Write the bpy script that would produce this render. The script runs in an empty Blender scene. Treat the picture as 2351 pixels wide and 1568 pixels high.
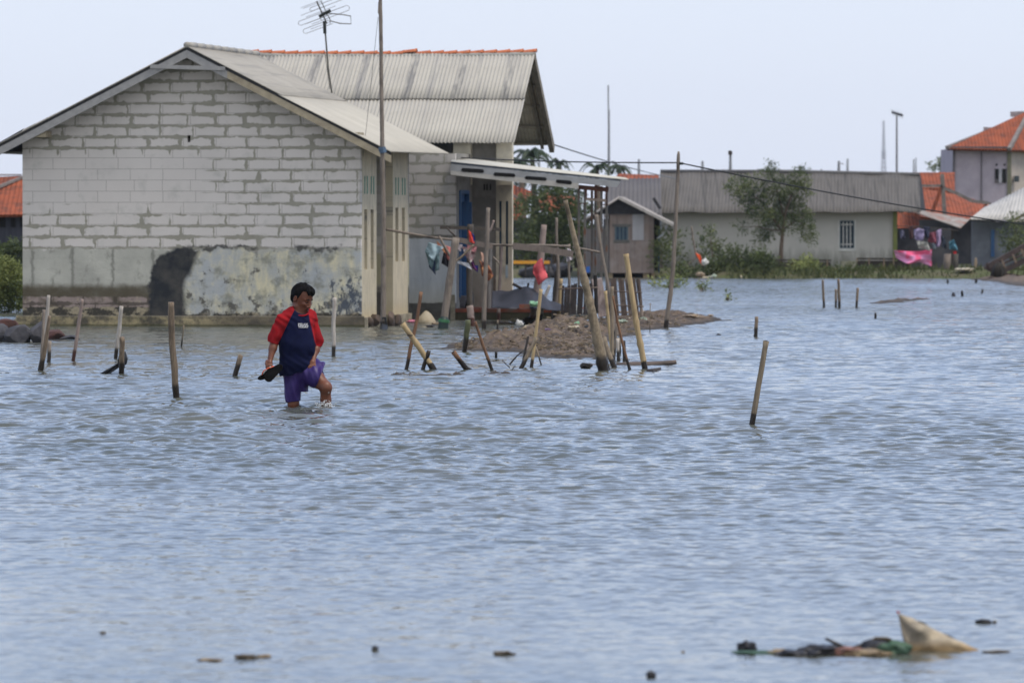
import bpy, bmesh, math, random
import numpy as np
from math import radians, sin, cos, pi
from mathutils import Vector, Matrix, noise as mnoise

S = bpy.context.scene
COL = S.collection
rnd = random.Random(7)

# ---------------------------------------------------------------- camera
F_PX, CX, CY, HY, CAMZ = 13061.0, 1175.5, 784.0, 513.0, 1.85
PITCH = math.atan((CY - HY) / F_PX)
cam_d = bpy.data.cameras.new('camera')
cam = bpy.data.objects.new('camera', cam_d)
COL.objects.link(cam)
cam.location = (0, 0, CAMZ)
cam.rotation_euler = (pi / 2 - PITCH, 0, 0)
cam_d.sensor_width = 36
cam_d.lens = F_PX / 2351 * 36
cam_d.clip_start = 0.5
cam_d.clip_end = 6000
cam_d.dof.use_dof = True
cam_d.dof.focus_distance = 57.6
cam_d.dof.aperture_fstop = 6.3
S.camera = cam

CAM = Vector((0, 0, CAMZ))
def ray(x, y):
    dx, dy = (x - CX) / F_PX, (CY - y) / F_PX
    return Vector((dx, cos(PITCH) + dy * sin(PITCH), -sin(PITCH) + dy * cos(PITCH)))
def P(x, y, Y):
    d = ray(x, y)
    return CAM + d * (Y / d.y)
def W(x, y, z=0.0):
    d = ray(x, y)
    return CAM + d * ((z - CAMZ) / d.z)
def WY(y):
    return W(CX, y).y

class Frame:
    def __init__(s, origin, ang):
        s.o = Vector(origin); s.a = ang
        s.ux = Vector((cos(ang), sin(ang), 0)); s.uy = Vector((-sin(ang), cos(ang), 0))
    def loc(s, p):
        d = p - s.o
        return Vector((d.dot(s.ux), d.dot(s.uy), d.z))
    def wld(s, p):
        return s.o + s.ux * p[0] + s.uy * p[1] + Vector((0, 0, p[2]))
    def PY(s, x, y, ly):          # pixel -> local point on the plane local y = ly
        d = ray(x, y); n = s.uy
        t = ((s.o + n * ly) - CAM).dot(n) / d.dot(n)
        return s.loc(CAM + d * t)
    def PXp(s, x, y, lx):
        d = ray(x, y); n = s.ux
        t = ((s.o + n * lx) - CAM).dot(n) / d.dot(n)
        return s.loc(CAM + d * t)

# ---------------------------------------------------------------- objects
def tag(o, label=None, cat=None, group=None, kind=None):
    if label: o['label'] = label
    if cat: o['category'] = cat
    if group: o['group'] = group
    if kind: o['kind'] = kind
    return o
def empty(name, loc, label=None, cat=None, group=None, ang=0.0):
    o = bpy.data.objects.new(name, None)
    o.location = loc; o.rotation_euler = (0, 0, ang)
    o.empty_display_size = 0.1
    COL.objects.link(o)
    return tag(o, label, cat, group)

class MB:
    """collects polygons; build() links them as one mesh object"""
    def __init__(s):
        s.v = []; s.f = []; s.m = []
    def add(s, vs, fs, mi=0):
        n = len(s.v)
        s.v.extend([tuple(p) for p in vs])
        for f in fs:
            s.f.append(tuple(i + n for i in f)); s.m.append(mi)
        return s
    def box(s, a, b, mi=0):
        x0, y0, z0 = [min(a[i], b[i]) for i in range(3)]
        x1, y1, z1 = [max(a[i], b[i]) for i in range(3)]
        return s.hexa([(x0,y0,z0),(x1,y0,z0),(x1,y1,z0),(x0,y1,z0)],
                      [(x0,y0,z1),(x1,y0,z1),(x1,y1,z1),(x0,y1,z1)], mi)
    def hexa(s, bot, top, mi=0):
        k = len(bot)
        fs = [tuple(range(k - 1, -1, -1)), tuple(range(k, 2 * k))]
        for i in range(k):
            j = (i + 1) % k
            fs.append((i, j, k + j, k + i))
        return s.add(list(bot) + list(top), fs, mi)
    def prism(s, poly, off, mi=0):
        off = Vector(off)
        return s.hexa([Vector(p) for p in poly], [Vector(p) + off for p in poly], mi)
    def beam(s, a, b, w, h, up=(0, 0, 1), mi=0):
        a, b = Vector(a), Vector(b); d = (b - a).normalized()
        u = Vector(up); sd = d.cross(u)
        if sd.length < 1e-4: u = Vector((0, 1, 0)); sd = d.cross(u)
        sd.normalize(); u = sd.cross(d).normalized()
        q = [sd * (-w/2) + u * (-h/2), sd * (w/2) + u * (-h/2), sd * (w/2) + u * (h/2), sd * (-w/2) + u * (h/2)]
        return s.hexa([a + k for k in q], [b + k for k in q], mi)
    def tube(s, pts, rad, n=8, mi=0, wob=0.0, seed=0, flat=1.0):
        pts = [Vector(p) for p in pts]
        if not hasattr(rad, '__len__'): rad = [rad] * len(pts)
        vs, fs = [], []
        r_ = random.Random(seed)
        prev = None
        for i, p in enumerate(pts):
            d = (pts[min(i + 1, len(pts) - 1)] - pts[max(i - 1, 0)])
            d = d.normalized() if d.length > 1e-9 else Vector((0, 0, 1))
            if prev is None:
                u = d.cross(Vector((0, 1, 0.03)))
                if u.length < 1e-3: u = d.cross(Vector((1, 0, 0)))
            else:
                u = prev - d * prev.dot(d)
            u.normalize(); prev = u
            w = d.cross(u)
            for k in range(n):
                a = 2 * pi * k / n
                r = rad[i] * (1 + wob * (r_.random() - .5) * 2)
                vs.append(p + u * cos(a) * r + w * sin(a) * r * flat)
        m = len(pts)
        for i in range(m - 1):
            for k in range(n):
                j = (k + 1) % n
                fs.append((i*n+k, i*n+j, (i+1)*n+j, (i+1)*n+k))
        fs.append(tuple(range(n - 1, -1, -1))); fs.append(tuple(range((m-1)*n, m*n)))
        return s.add(vs, fs, mi)
    def grid(s, fn, nu, nv, thick=None, mi=0):
        """surface fn(u,v)->Vector ; thick = Vector offset gives a closed shell"""
        vs = [Vector(fn(i / nu, j / nv)) for j in range(nv + 1) for i in range(nu + 1)]
        w = nu + 1
        fs = [(j*w+i, j*w+i+1, (j+1)*w+i+1, (j+1)*w+i) for j in range(nv) for i in range(nu)]
        if thick is not None:
            t = Vector(thick); n = len(vs)
            vs += [p + t for p in vs]
            fs += [tuple(n + k for k in reversed(f)) for f in fs[:]]
            for i in range(nu):
                fs.append((i+1, i, n+i, n+i+1)); a = nv*w
                fs.append((a+i, a+i+1, n+a+i+1, n+a+i))
            for j in range(nv):
                fs.append((j*w, (j+1)*w, n+(j+1)*w, n+j*w)); a = nu
                fs.append((a+(j+1)*w, a+j*w, n+a+j*w, n+a+(j+1)*w))
        return s.add(vs, fs, mi)
    def build(s, name, mat, parent=None, base=None, smooth=False, label=None, cat=None, group=None, kind=None):
        """vertices are world coordinates unless the parent chain is rotated (then local to the top empty)"""
        me = bpy.data.meshes.new(name)
        off = Vector((0, 0, 0))
        loc = Vector((0, 0, 0))
        if parent is not None:
            if not parent.get('_local', 0):
                off = Vector(parent.get('_wb', (0, 0, 0)))
            wb = off
        else:
            if base is None:
                xs = [p[0] for p in s.v]; ys = [p[1] for p in s.v]; zs = [p[2] for p in s.v]
                base = ((min(xs)+max(xs))/2, (min(ys)+max(ys))/2, min(zs))
            off = Vector(base); loc = off; wb = off
        arr = np.array(s.v, dtype=np.float64) - np.array(off)
        me.from_pydata([tuple(a) for a in arr], [], s.f)
        mats = mat if isinstance(mat, (list, tuple)) else [mat]
        for m in mats: me.materials.append(m)
        if len(mats) > 1: me.polygons.foreach_set('material_index', s.m)
        if smooth: me.polygons.foreach_set('use_smooth', [True] * len(me.polygons))
        me.update()
        o = bpy.data.objects.new(name, me)
        o.location = loc
        COL.objects.link(o)
        if parent is not None:
            o.parent = parent
            if parent.get('_local', 0): o['_local'] = 1
        o['_wb'] = tuple(wb)
        return tag(o, label, cat, group, kind)
def root(name, base, label, cat, group=None, frame=None):
    if frame is not None:
        o = empty(name, frame.o, label, cat, group, frame.a); o['_local'] = 1
    else:
        o = empty(name, base, label, cat, group)
    o['_wb'] = tuple(o.location)
    return o
def bake_done():
    for o in bpy.data.objects:
        if 'category' in o and 'kind' not in o: o['kind'] = 'thing'
        for k in ('_wb', '_local'):
            if k in o: del o[k]

# ---------------------------------------------------------------- node helpers
class NT:
    def __init__(s, name, spec=0.3):
        s.mat = bpy.data.materials.new(name); s.mat.use_nodes = True
        s.t = s.mat.node_tree; s.N = s.t.nodes; s.L = s.t.links
        s.bsdf = s.N['Principled BSDF']
        s.bsdf.inputs['Specular IOR Level'].default_value = spec
        s._obj = None
    def lk(s, val, sock):
        if isinstance(val, bpy.types.NodeSocket): s.L.new(val, sock)
        elif val is not None:
            if sock.type == 'RGBA' and not hasattr(val, '__len__'): val = (val, val, val, 1)
            elif sock.type == 'RGBA' and len(val) == 3: val = (*val, 1)
            sock.default_value = val
    def obj(s):
        if s._obj is None: s._obj = s.N.new('ShaderNodeTexCoord').outputs['Object']
        return s._obj
    def mapping(s, vec=None, scale=(1, 1, 1), loc=(0, 0, 0), rot=(0, 0, 0)):
        n = s.N.new('ShaderNodeMapping'); s.lk(vec or s.obj(), n.inputs[0])
        n.inputs['Scale'].default_value = scale; n.inputs['Location'].default_value = loc; n.inputs['Rotation'].default_value = rot
        return n.outputs[0]
    def noise(s, scale=5, detail=4, rough=.55, vec=None, dist=0, out='Fac'):
        n = s.N.new('ShaderNodeTexNoise'); s.lk(vec or s.obj(), n.inputs['Vector'])
        n.inputs['Scale'].default_value = scale; n.inputs['Detail'].default_value = detail
        n.inputs['Roughness'].default_value = rough; n.inputs['Distortion'].default_value = dist
        return n.outputs[out]
    def voro(s, scale=5, vec=None, feature='F1', out='Distance', rnd=1):
        n = s.N.new('ShaderNodeTexVoronoi'); n.feature = feature; s.lk(vec or s.obj(), n.inputs['Vector'])
        n.inputs['Scale'].default_value = scale; n.inputs['Randomness'].default_value = rnd
        return n.outputs[out]
    def math(s, op, a, b=None, c=None, clamp=False):
        n = s.N.new('ShaderNodeMath'); n.operation = op; n.use_clamp = clamp
        s.lk(a, n.inputs[0]); s.lk(b, n.inputs[1]); s.lk(c, n.inputs[2])
        return n.outputs[0]
    def mr(s, v, a, b, c=0, d=1, smooth=False):
        n = s.N.new('ShaderNodeMapRange'); n.interpolation_type = 'SMOOTHSTEP' if smooth else 'LINEAR'
        s.lk(v, n.inputs[0])
        for i, k in enumerate((a, b, c, d)): s.lk(k, n.inputs[i + 1])
        return n.outputs[0]
    def mix(s, f, a, b, mode='MIX'):
        n = s.N.new('ShaderNodeMix'); n.data_type = 'RGBA'; n.blend_type = mode
        s.lk(f, n.inputs[0]); s.lk(a, n.inputs[6]); s.lk(b, n.inputs[7])
        return n.outputs[2]
    def sep(s, v=None):
        n = s.N.new('ShaderNodeSeparateXYZ'); s.lk(v or s.obj(), n.inputs[0]); return n.outputs
    def comb(s, x, y, z):
        n = s.N.new('ShaderNodeCombineXYZ'); s.lk(x, n.inputs[0]); s.lk(y, n.inputs[1]); s.lk(z, n.inputs[2]); return n.outputs[0]
    def bump(s, h, strength=.3, dist=.01):
        n = s.N.new('ShaderNodeBump'); s.lk(h, n.inputs['Height'])
        n.inputs['Strength'].default_value = strength; n.inputs['Distance'].default_value = dist
        s.L.new(n.outputs[0], s.bsdf.inputs['Normal'])
    def base(s, c, rough=.8):
        s.lk(c, s.bsdf.inputs['Base Color']); s.lk(rough, s.bsdf.inputs['Roughness']); return s.mat

MATS = {}
def simple(name, c1, c2=None, scale=8, rough=.8, stretch=(1, 1, 1), bump=.25, bdist=.01, spec=.3, lo=.35, hi=.65, detail=5, c3=None, s3=1.5, l3=.5, h3=.7):
    if name in MATS: return MATS[name]
    n = NT(name, spec)
    c2 = c2 or tuple(k * .7 for k in c1)
    vec = n.mapping(scale=stretch)
    f = n.noise(scale, detail, .6, vec)
    col = n.mix(n.mr(f, lo, hi), c1, c2)
    if c3:
        col = n.mix(n.mr(n.noise(s3, 4, .6), l3, h3), col, c3)
    if bump: n.bump(f, bump, bdist)
    MATS[name] = n.base(col, rough)
    return MATS[name]
def wetwood(name, dry, dark, wetz=.16, wet=(.018, .014, .011), gscale=6, stretch=(8, 8, .6), rough=.75, nodes_=0):
    """stake material: weathered grain, dark soaked foot just above the water (world height)"""
    if name in MATS: return MATS[name]
    n = NT(name, .25)
    v = n.mapping(scale=stretch)
    g = n.noise(gscale, 5, .65, v)
    col = n.mix(n.mr(g, .35, .68), dry, dark)
    col = n.mix(n.mr(n.noise(3.1, 3), .52, .7), col, tuple(k * .6 for k in dark))
    geo = n.N.new('ShaderNodeNewGeometry')
    z = n.sep(geo.outputs['Position'])[2]
    zz = n.math('ADD', z, n.mr(n.noise(14, 3), 0, 1, -.05, .05))
    w = n.mr(zz, wetz * .72, wetz * 1.15, 1, 0, True)
    col = n.mix(w, col, wet)
    n.bump(g, .4, .006)
    MATS[name] = n.base(col, n.mr(w, 0, 1, rough, .35))
    return MATS[name]

# ---------------------------------------------------------------- world & light
SUN_EL, SUN_AZ = 64.0, 112.0       # azimuth from +Y (view direction) towards +X
def build_world():
    w = bpy.data.worlds.new('World'); S.world = w; w.use_nodes = True
    t = w.node_tree; N = t.nodes; L = t.links
    bg = N['Background']
    sky = N.new('ShaderNodeTexSky'); sky.sky_type = 'NISHITA'; sky.sun_disc = False
    sky.sun_elevation = radians(SUN_EL); sky.sun_rotation = radians(SUN_AZ)
    sky.air_density = 1.15; sky.dust_density = .8; sky.ozone_density = 2.0
    mx = N.new('ShaderNodeMix'); mx.data_type = 'RGBA'
    tc = N.new('ShaderNodeTexCoord'); sp = N.new('ShaderNodeSeparateXYZ'); L.new(tc.outputs['Generated'], sp.inputs[0])
    mr = N.new('ShaderNodeMapRange'); L.new(sp.outputs[2], mr.inputs[0])
    for i_, v_ in enumerate((0.03, 0.55, 0.66, 0.42)): mr.inputs[i_ + 1].default_value = v_
    L.new(mr.outputs[0], mx.inputs[0])
    L.new(sky.outputs[0], mx.inputs[6])
    mr2 = N.new('ShaderNodeMapRange'); L.new(sp.outputs[2], mr2.inputs[0])
    mr2.interpolation_type = 'SMOOTHSTEP'
    for i_, v_ in enumerate((0.035, 0.20, 0, 1)): mr2.inputs[i_ + 1].default_value = v_
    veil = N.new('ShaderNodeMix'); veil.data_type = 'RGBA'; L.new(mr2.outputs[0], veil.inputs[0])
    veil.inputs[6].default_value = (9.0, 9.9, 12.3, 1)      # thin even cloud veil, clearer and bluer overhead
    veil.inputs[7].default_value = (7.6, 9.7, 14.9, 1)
    # unseen veil behind the viewer, shaped brighter and more neutral to light the walls
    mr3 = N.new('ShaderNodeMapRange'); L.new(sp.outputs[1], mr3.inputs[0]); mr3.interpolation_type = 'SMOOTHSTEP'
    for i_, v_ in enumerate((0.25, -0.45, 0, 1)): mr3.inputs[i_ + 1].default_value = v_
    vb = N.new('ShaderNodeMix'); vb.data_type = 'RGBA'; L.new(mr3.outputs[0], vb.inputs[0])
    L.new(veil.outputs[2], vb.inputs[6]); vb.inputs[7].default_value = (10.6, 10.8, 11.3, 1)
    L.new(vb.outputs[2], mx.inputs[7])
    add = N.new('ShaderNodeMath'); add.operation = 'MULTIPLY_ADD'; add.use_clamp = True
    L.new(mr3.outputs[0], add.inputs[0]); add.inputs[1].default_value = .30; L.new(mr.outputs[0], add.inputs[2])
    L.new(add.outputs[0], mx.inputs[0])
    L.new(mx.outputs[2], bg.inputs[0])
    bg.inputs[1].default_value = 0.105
    sd = bpy.data.lights.new('sun', 'SUN'); so = bpy.data.objects.new('sun', sd); COL.objects.link(so)
    sd.energy = 3.0; sd.angle = radians(22); sd.color = (1, .91, .78)
    el, az = radians(SUN_EL), radians(SUN_AZ)
    d = Vector((sin(az) * cos(el), cos(az) * cos(el), sin(el)))
    so.rotation_euler = d.to_track_quat('Z', 'Y').to_euler()
build_world()
S.view_settings.view_transform = 'Standard'
S.view_settings.look = 'None'
S.view_settings.exposure = 0.0
S.view_settings.gamma = 1.0
S.cycles.max_bounces = 6
S.cycles.use_denoising = True
# ---------------------------------------------------------------- water
def water_height(X, Y, step):
    """sum of wind ripples, world metres; step = local grid spacing in Y (short waves fade when the mesh cannot hold them)"""
    r = np.random.RandomState(11)
    H = np.zeros_like(X)
    n = 84
    for i in range(n):
        lam = 0.055 * (0.95 / 0.055) ** ((i + r.rand()) / n)
        th = r.normal(0, 0.72) + 0.12          # travel direction about -Y
        k = 2 * pi / lam
        kx, ky = k * sin(th), k * cos(th)
        amp = 0.0062 * lam * min(1, (lam / .12)) ** .5 if lam < .34 else 0.0060 * .34 * (.34 / lam) ** .35
        ph = r.rand() * 2 * pi
        fade = np.clip((lam / np.maximum(step, 1e-6) - 2.0) / 2.5, 0, 1)
        wob = 0.9 * np.sin(X * .37 * (1 + .3 * sin(i)) + i) + 0.9 * np.sin(Y * .21 + 2.3 * i)
        a = kx * X + ky * Y + ph + wob
        if lam > .13: fade = fade * (.30 + .70 * np.clip((Y - 23) / 24, 0, 1))
        H += amp * fade * (np.sin(a) + 0.22 * np.sin(2 * a + .6))
    # calmer and rougher patches
    patch = 0.80 + 0.30 * np.sin(X * .31 + Y * .083 + 1) * np.sin(Y * .047 - X * .12 + 2) + .1 * np.sin(X * .9 + Y * .21)
    calm = .44 + .66 * np.clip((Y - 25) / 27, 0, 1)
    return H * patch * calm * 1.12
def build_water():
    n_rows, n_cols = 3900, 700
    inv = np.linspace(1 / 13.0, 1 / 212.0, n_rows)
    Yr = 1 / inv
    core = np.linspace(-.112, .112, n_cols - 60)
    side = np.linspace(.115, .55, 30)
    t = np.concatenate([-side[::-1], core, side])
    Y, T = np.meshgrid(Yr, t, indexing='ij')
    X = T * Y
    step = np.gradient(Yr)[:, None] * np.ones_like(X)
    Z = water_height(X, Y, step)
    lee = np.clip((Y - 62) / 40, 0, 1)
    Z *= 1 - .45 * lee * np.exp(-((X + 5) / 9) ** 2)      # sheltered water before the house
    Z += man_ripples(X, Y)
    nv = X.size
    co = np.stack([X, Y, Z], -1).astype(np.float32).reshape(-1)
    idx = np.arange(nv).reshape(X.shape)
    q = np.stack([idx[:-1, :-1], idx[:-1, 1:], idx[1:, 1:], idx[1:, :-1]], -1).reshape(-1)
    me = bpy.data.meshes.new('water')
    me.vertices.add(nv); me.vertices.foreach_set('co', co)
    nf = q.size // 4
    me.loops.add(nf * 4); me.loops.foreach_set('vertex_index', q.astype(np.int32))
    me.polygons.add(nf)
    me.polygons.foreach_set('loop_start', np.arange(0, nf * 4, 4, dtype=np.int32))
    me.polygons.foreach_set('use_smooth', np.ones(nf, dtype=bool))
    me.update(calc_edges=True)
    n = NT('flood_water', .5)
    geo = n.N.new('ShaderNodeNewGeometry').outputs['Position']
    cd = n.N.new('ShaderNodeVectorMath'); cd.operation = 'LENGTH'
    n.L.new(geo, cd.inputs[0])
    v = n.mapping(geo, scale=(1, .8, 0))
    far = n.mr(n.sep(geo)[1], 38, 125)
    wind = n.mr(n.noise(.085, 4, .62, n.mapping(geo, scale=(1.6, .42, 0))), .36, .62, .5, 1.2)
    def slopes(scale, vec):
        c = n.N.new('ShaderNodeVectorMath'); c.operation = 'SUBTRACT'
        n.lk(n.noise(scale, 3, .6, vec, out='Color'), c.inputs[0]); c.inputs[1].default_value = (.5, .5, .5)
        return c.outputs[0]
    def vm(op, a, b):
        k = n.N.new('ShaderNodeVectorMath'); k.operation = op; n.lk(a, k.inputs[0])
        n.lk(b, k.inputs[3] if op == 'SCALE' else k.inputs[1]); return k.outputs[0]
    sl = vm('ADD', slopes(7.0, n.mapping(geo, scale=(.8, 1, 0))), vm('SCALE', slopes(1.9, n.mapping(geo, scale=(.75, 1, 0), loc=(5, 3, 0))), .9))
    sl = vm('MULTIPLY', sl, (1, 1, 0))
    amt = n.math('MULTIPLY', wind, n.math('MULTIPLY', n.mr(far, 0, 1, .30, 1.0), n.mr(n.sep(geo)[1], 22, 45, .45, 1)))
    sl = vm('SCALE', sl, amt)
    bias = n.comb(0, n.mr(far, 0, 1, -.012, -.105), 0)
    gn = n.N.new('ShaderNodeNewGeometry').outputs['Normal']
    nn = vm('ADD', vm('ADD', gn, sl), bias)
    nz = n.N.new('ShaderNodeVectorMath'); nz.operation = 'NORMALIZE'; n.lk(nn, nz.inputs[0])
    n.L.new(nz.outputs[0], n.bsdf.inputs['Normal'])
    mud = n.mix(n.mr(n.noise(.25, 3, .5, geo), .35, .65), (.068, .078, .07), (.095, .098, .08))
    n.bsdf.inputs['IOR'].default_value = 1.333
    me.materials.append(n.base(mud, .045))
    o = bpy.data.objects.new('water', me); COL.objects.link(o)
    tag(o, kind='structure')
    return o
MAN_FEET = None
def man_ripples(X, Y):
    Z = np.zeros_like(X)
    for (px, py, a) in ((672, 934, .019), (750, 932, .024)):
        c = W(px, py)
        d = np.sqrt((X - c.x) ** 2 + (Y - c.y) ** 2)
        Z += a * np.cos(2 * pi * (d - .08) / .30) * np.exp(-d / .55) * (d < 3)
    return Z
water = build_water()
# lake bed / land sheet to the horizon
def terrain():
    ys = [-40, 10, 60, 110, 150, 180, 186, 189.5, 192, 195, 200, 210, 240, 300, 450, 700, 1200, 1900]
    mb = MB()
    def hz(x, y):
        if y < 180: z = -.7
        else:
            sh = 190.3 + .9 * math.sin(x * .23) + .5 * math.sin(x * .71 + 1)
            sh += 4.2 * min(1, max(0, (x + .4) / 1.0)) * min(1, max(0, (6.6 - x) / .9))
            if x < -9: sh -= (-9 - x) * .5
            z = -.7 + .95 * min(1, max(0, (y - sh + 4) / 6.0)) ** 1.2
            z += .06 * mnoise.noise(Vector((x * .5, y * .5, 0))) if y > 189 else 0
        return z
    nx = 150
    def fn(u, v):
        k = v * (len(ys) - 1); i = min(int(k), len(ys) - 2)
        y = ys[i] + (ys[i + 1] - ys[i]) * (k - i)
        wdt = max(40, y * .4)
        x = (u - .5) * 2 * wdt
        return Vector((x, y, hz(x, y)))
    mb.grid(fn, nx, (len(ys) - 1) * 3)
    n = NT('bank_ground', .2)
    f = n.noise(1.3, 6, .65)
    col = n.mix(n.mr(f, .4, .6), (.07, .085, .028), (.10, .085, .055))
    col = n.mix(n.mr(n.noise(9, 4, .6), .5, .75), col, (.045, .06, .02))
    n.bump(f, .8, .1)
    mb.build('ground', n.base(col, .95), base=(0, 0, 0), smooth=True, kind='structure')
terrain()
# ---------------------------------------------------------------- concrete block house (front)
A82 = -radians(8.2)
H1 = Frame(W(828, 750), A82)

def block_wall_color(n, vec, bw=.60, bh=.20, messy=None, c=(.63, .60, .575), seed=0.0, joint=(.30, .29, .245)):
    """aerated concrete blocks with smeared mortar. vec: x along wall, y up. returns colour, mortar mask"""
    wob = n.noise(7, 5, .65, vec, out='Color')
    sw = n.N.new('ShaderNodeVectorMath'); sw.operation = 'MULTIPLY_ADD'
    n.lk(wob, sw.inputs[0]); sw.inputs[1].default_value = (.10, .055, 0)
    off = n.N.new('ShaderNodeVectorMath'); off.operation = 'ADD'
    n.lk(vec, off.inputs[0]); off.inputs[1].default_value = (-.05 + seed, -.027, 0)
    n.lk(off.outputs[0], sw.inputs[2])
    def brick(v, mort, smooth):
        b = n.N.new('ShaderNodeTexBrick'); n.lk(v, b.inputs['Vector'])
        b.inputs['Scale'].default_value = 1
        b.inputs['Brick Width'].default_value = bw; b.inputs['Row Height'].default_value = bh
        n.lk(mort, b.inputs['Mortar Size']); b.inputs['Mortar Smooth'].default_value = smooth
        b.offset = .37; b.offset_frequency = 2; b.squash = .86; b.squash_frequency = 3
        b.inputs['Color1'].default_value = (0, 0, 0, 1); b.inputs['Color2'].default_value = (1, 1, 1, 1)
        b.inputs['Mortar'].default_value = (.5, .5, .5, 1)
        return b
    local = n.mr(n.noise(1.7, 3, .6, vec), .42, .60)
    m_amt = n.math('MULTIPLY', messy, n.mr(local, 0, 1, .35, 1.0)) if messy is not None else local
    thick = n.mr(n.math('MULTIPLY', m_amt, n.mr(n.noise(3.6, 4, .65, vec), .3, .7, .25, 1.6)), 0, 1, .0001, .085)
    b1 = brick(sw.outputs[0], thick, .85)
    thin = brick(off.outputs[0], .0042, .3)
    rag = n.math('ADD', b1.outputs['Fac'], n.math('ADD', n.mr(n.noise(13, 5, .7, vec), 0, 1, -.6, .6), n.mr(n.noise(4.3, 4, .65, vec), 0, 1, -.95, .95)))
    fm = n.math('MULTIPLY', n.mr(rag, .54, .64), n.mr(m_amt, .12, .3))
    thinf = n.math('MULTIPLY', thin.outputs['Fac'], .75)
    per = thin.outputs['Color']
    var = n.mix(n.mr(n.noise(1.1, 4, .6, vec), .35, .65), c, tuple(k * .93 for k in c))
    var = n.mix(n.math('MULTIPLY', per, .22), var, (.64, .595, .57))
    var = n.mix(n.mr(n.noise(2.7, 4, .6, vec), .56, .76, 0, .5), var, (.36, .37, .34))
    var = n.mix(n.mr(n.noise(42, 3, .7, vec), .55, .8, 0, .12), var, (.3, .3, .3))
    col = n.mix(thinf, var, (.17, .16, .15))
    mc = n.mix(n.noise(6, 4, .6, vec), tuple(k * .8 for k in joint), tuple(k * 1.25 for k in joint))
    col = n.mix(fm, col, mc)
    return col, n.math('MAXIMUM', fm, thinf)

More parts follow.
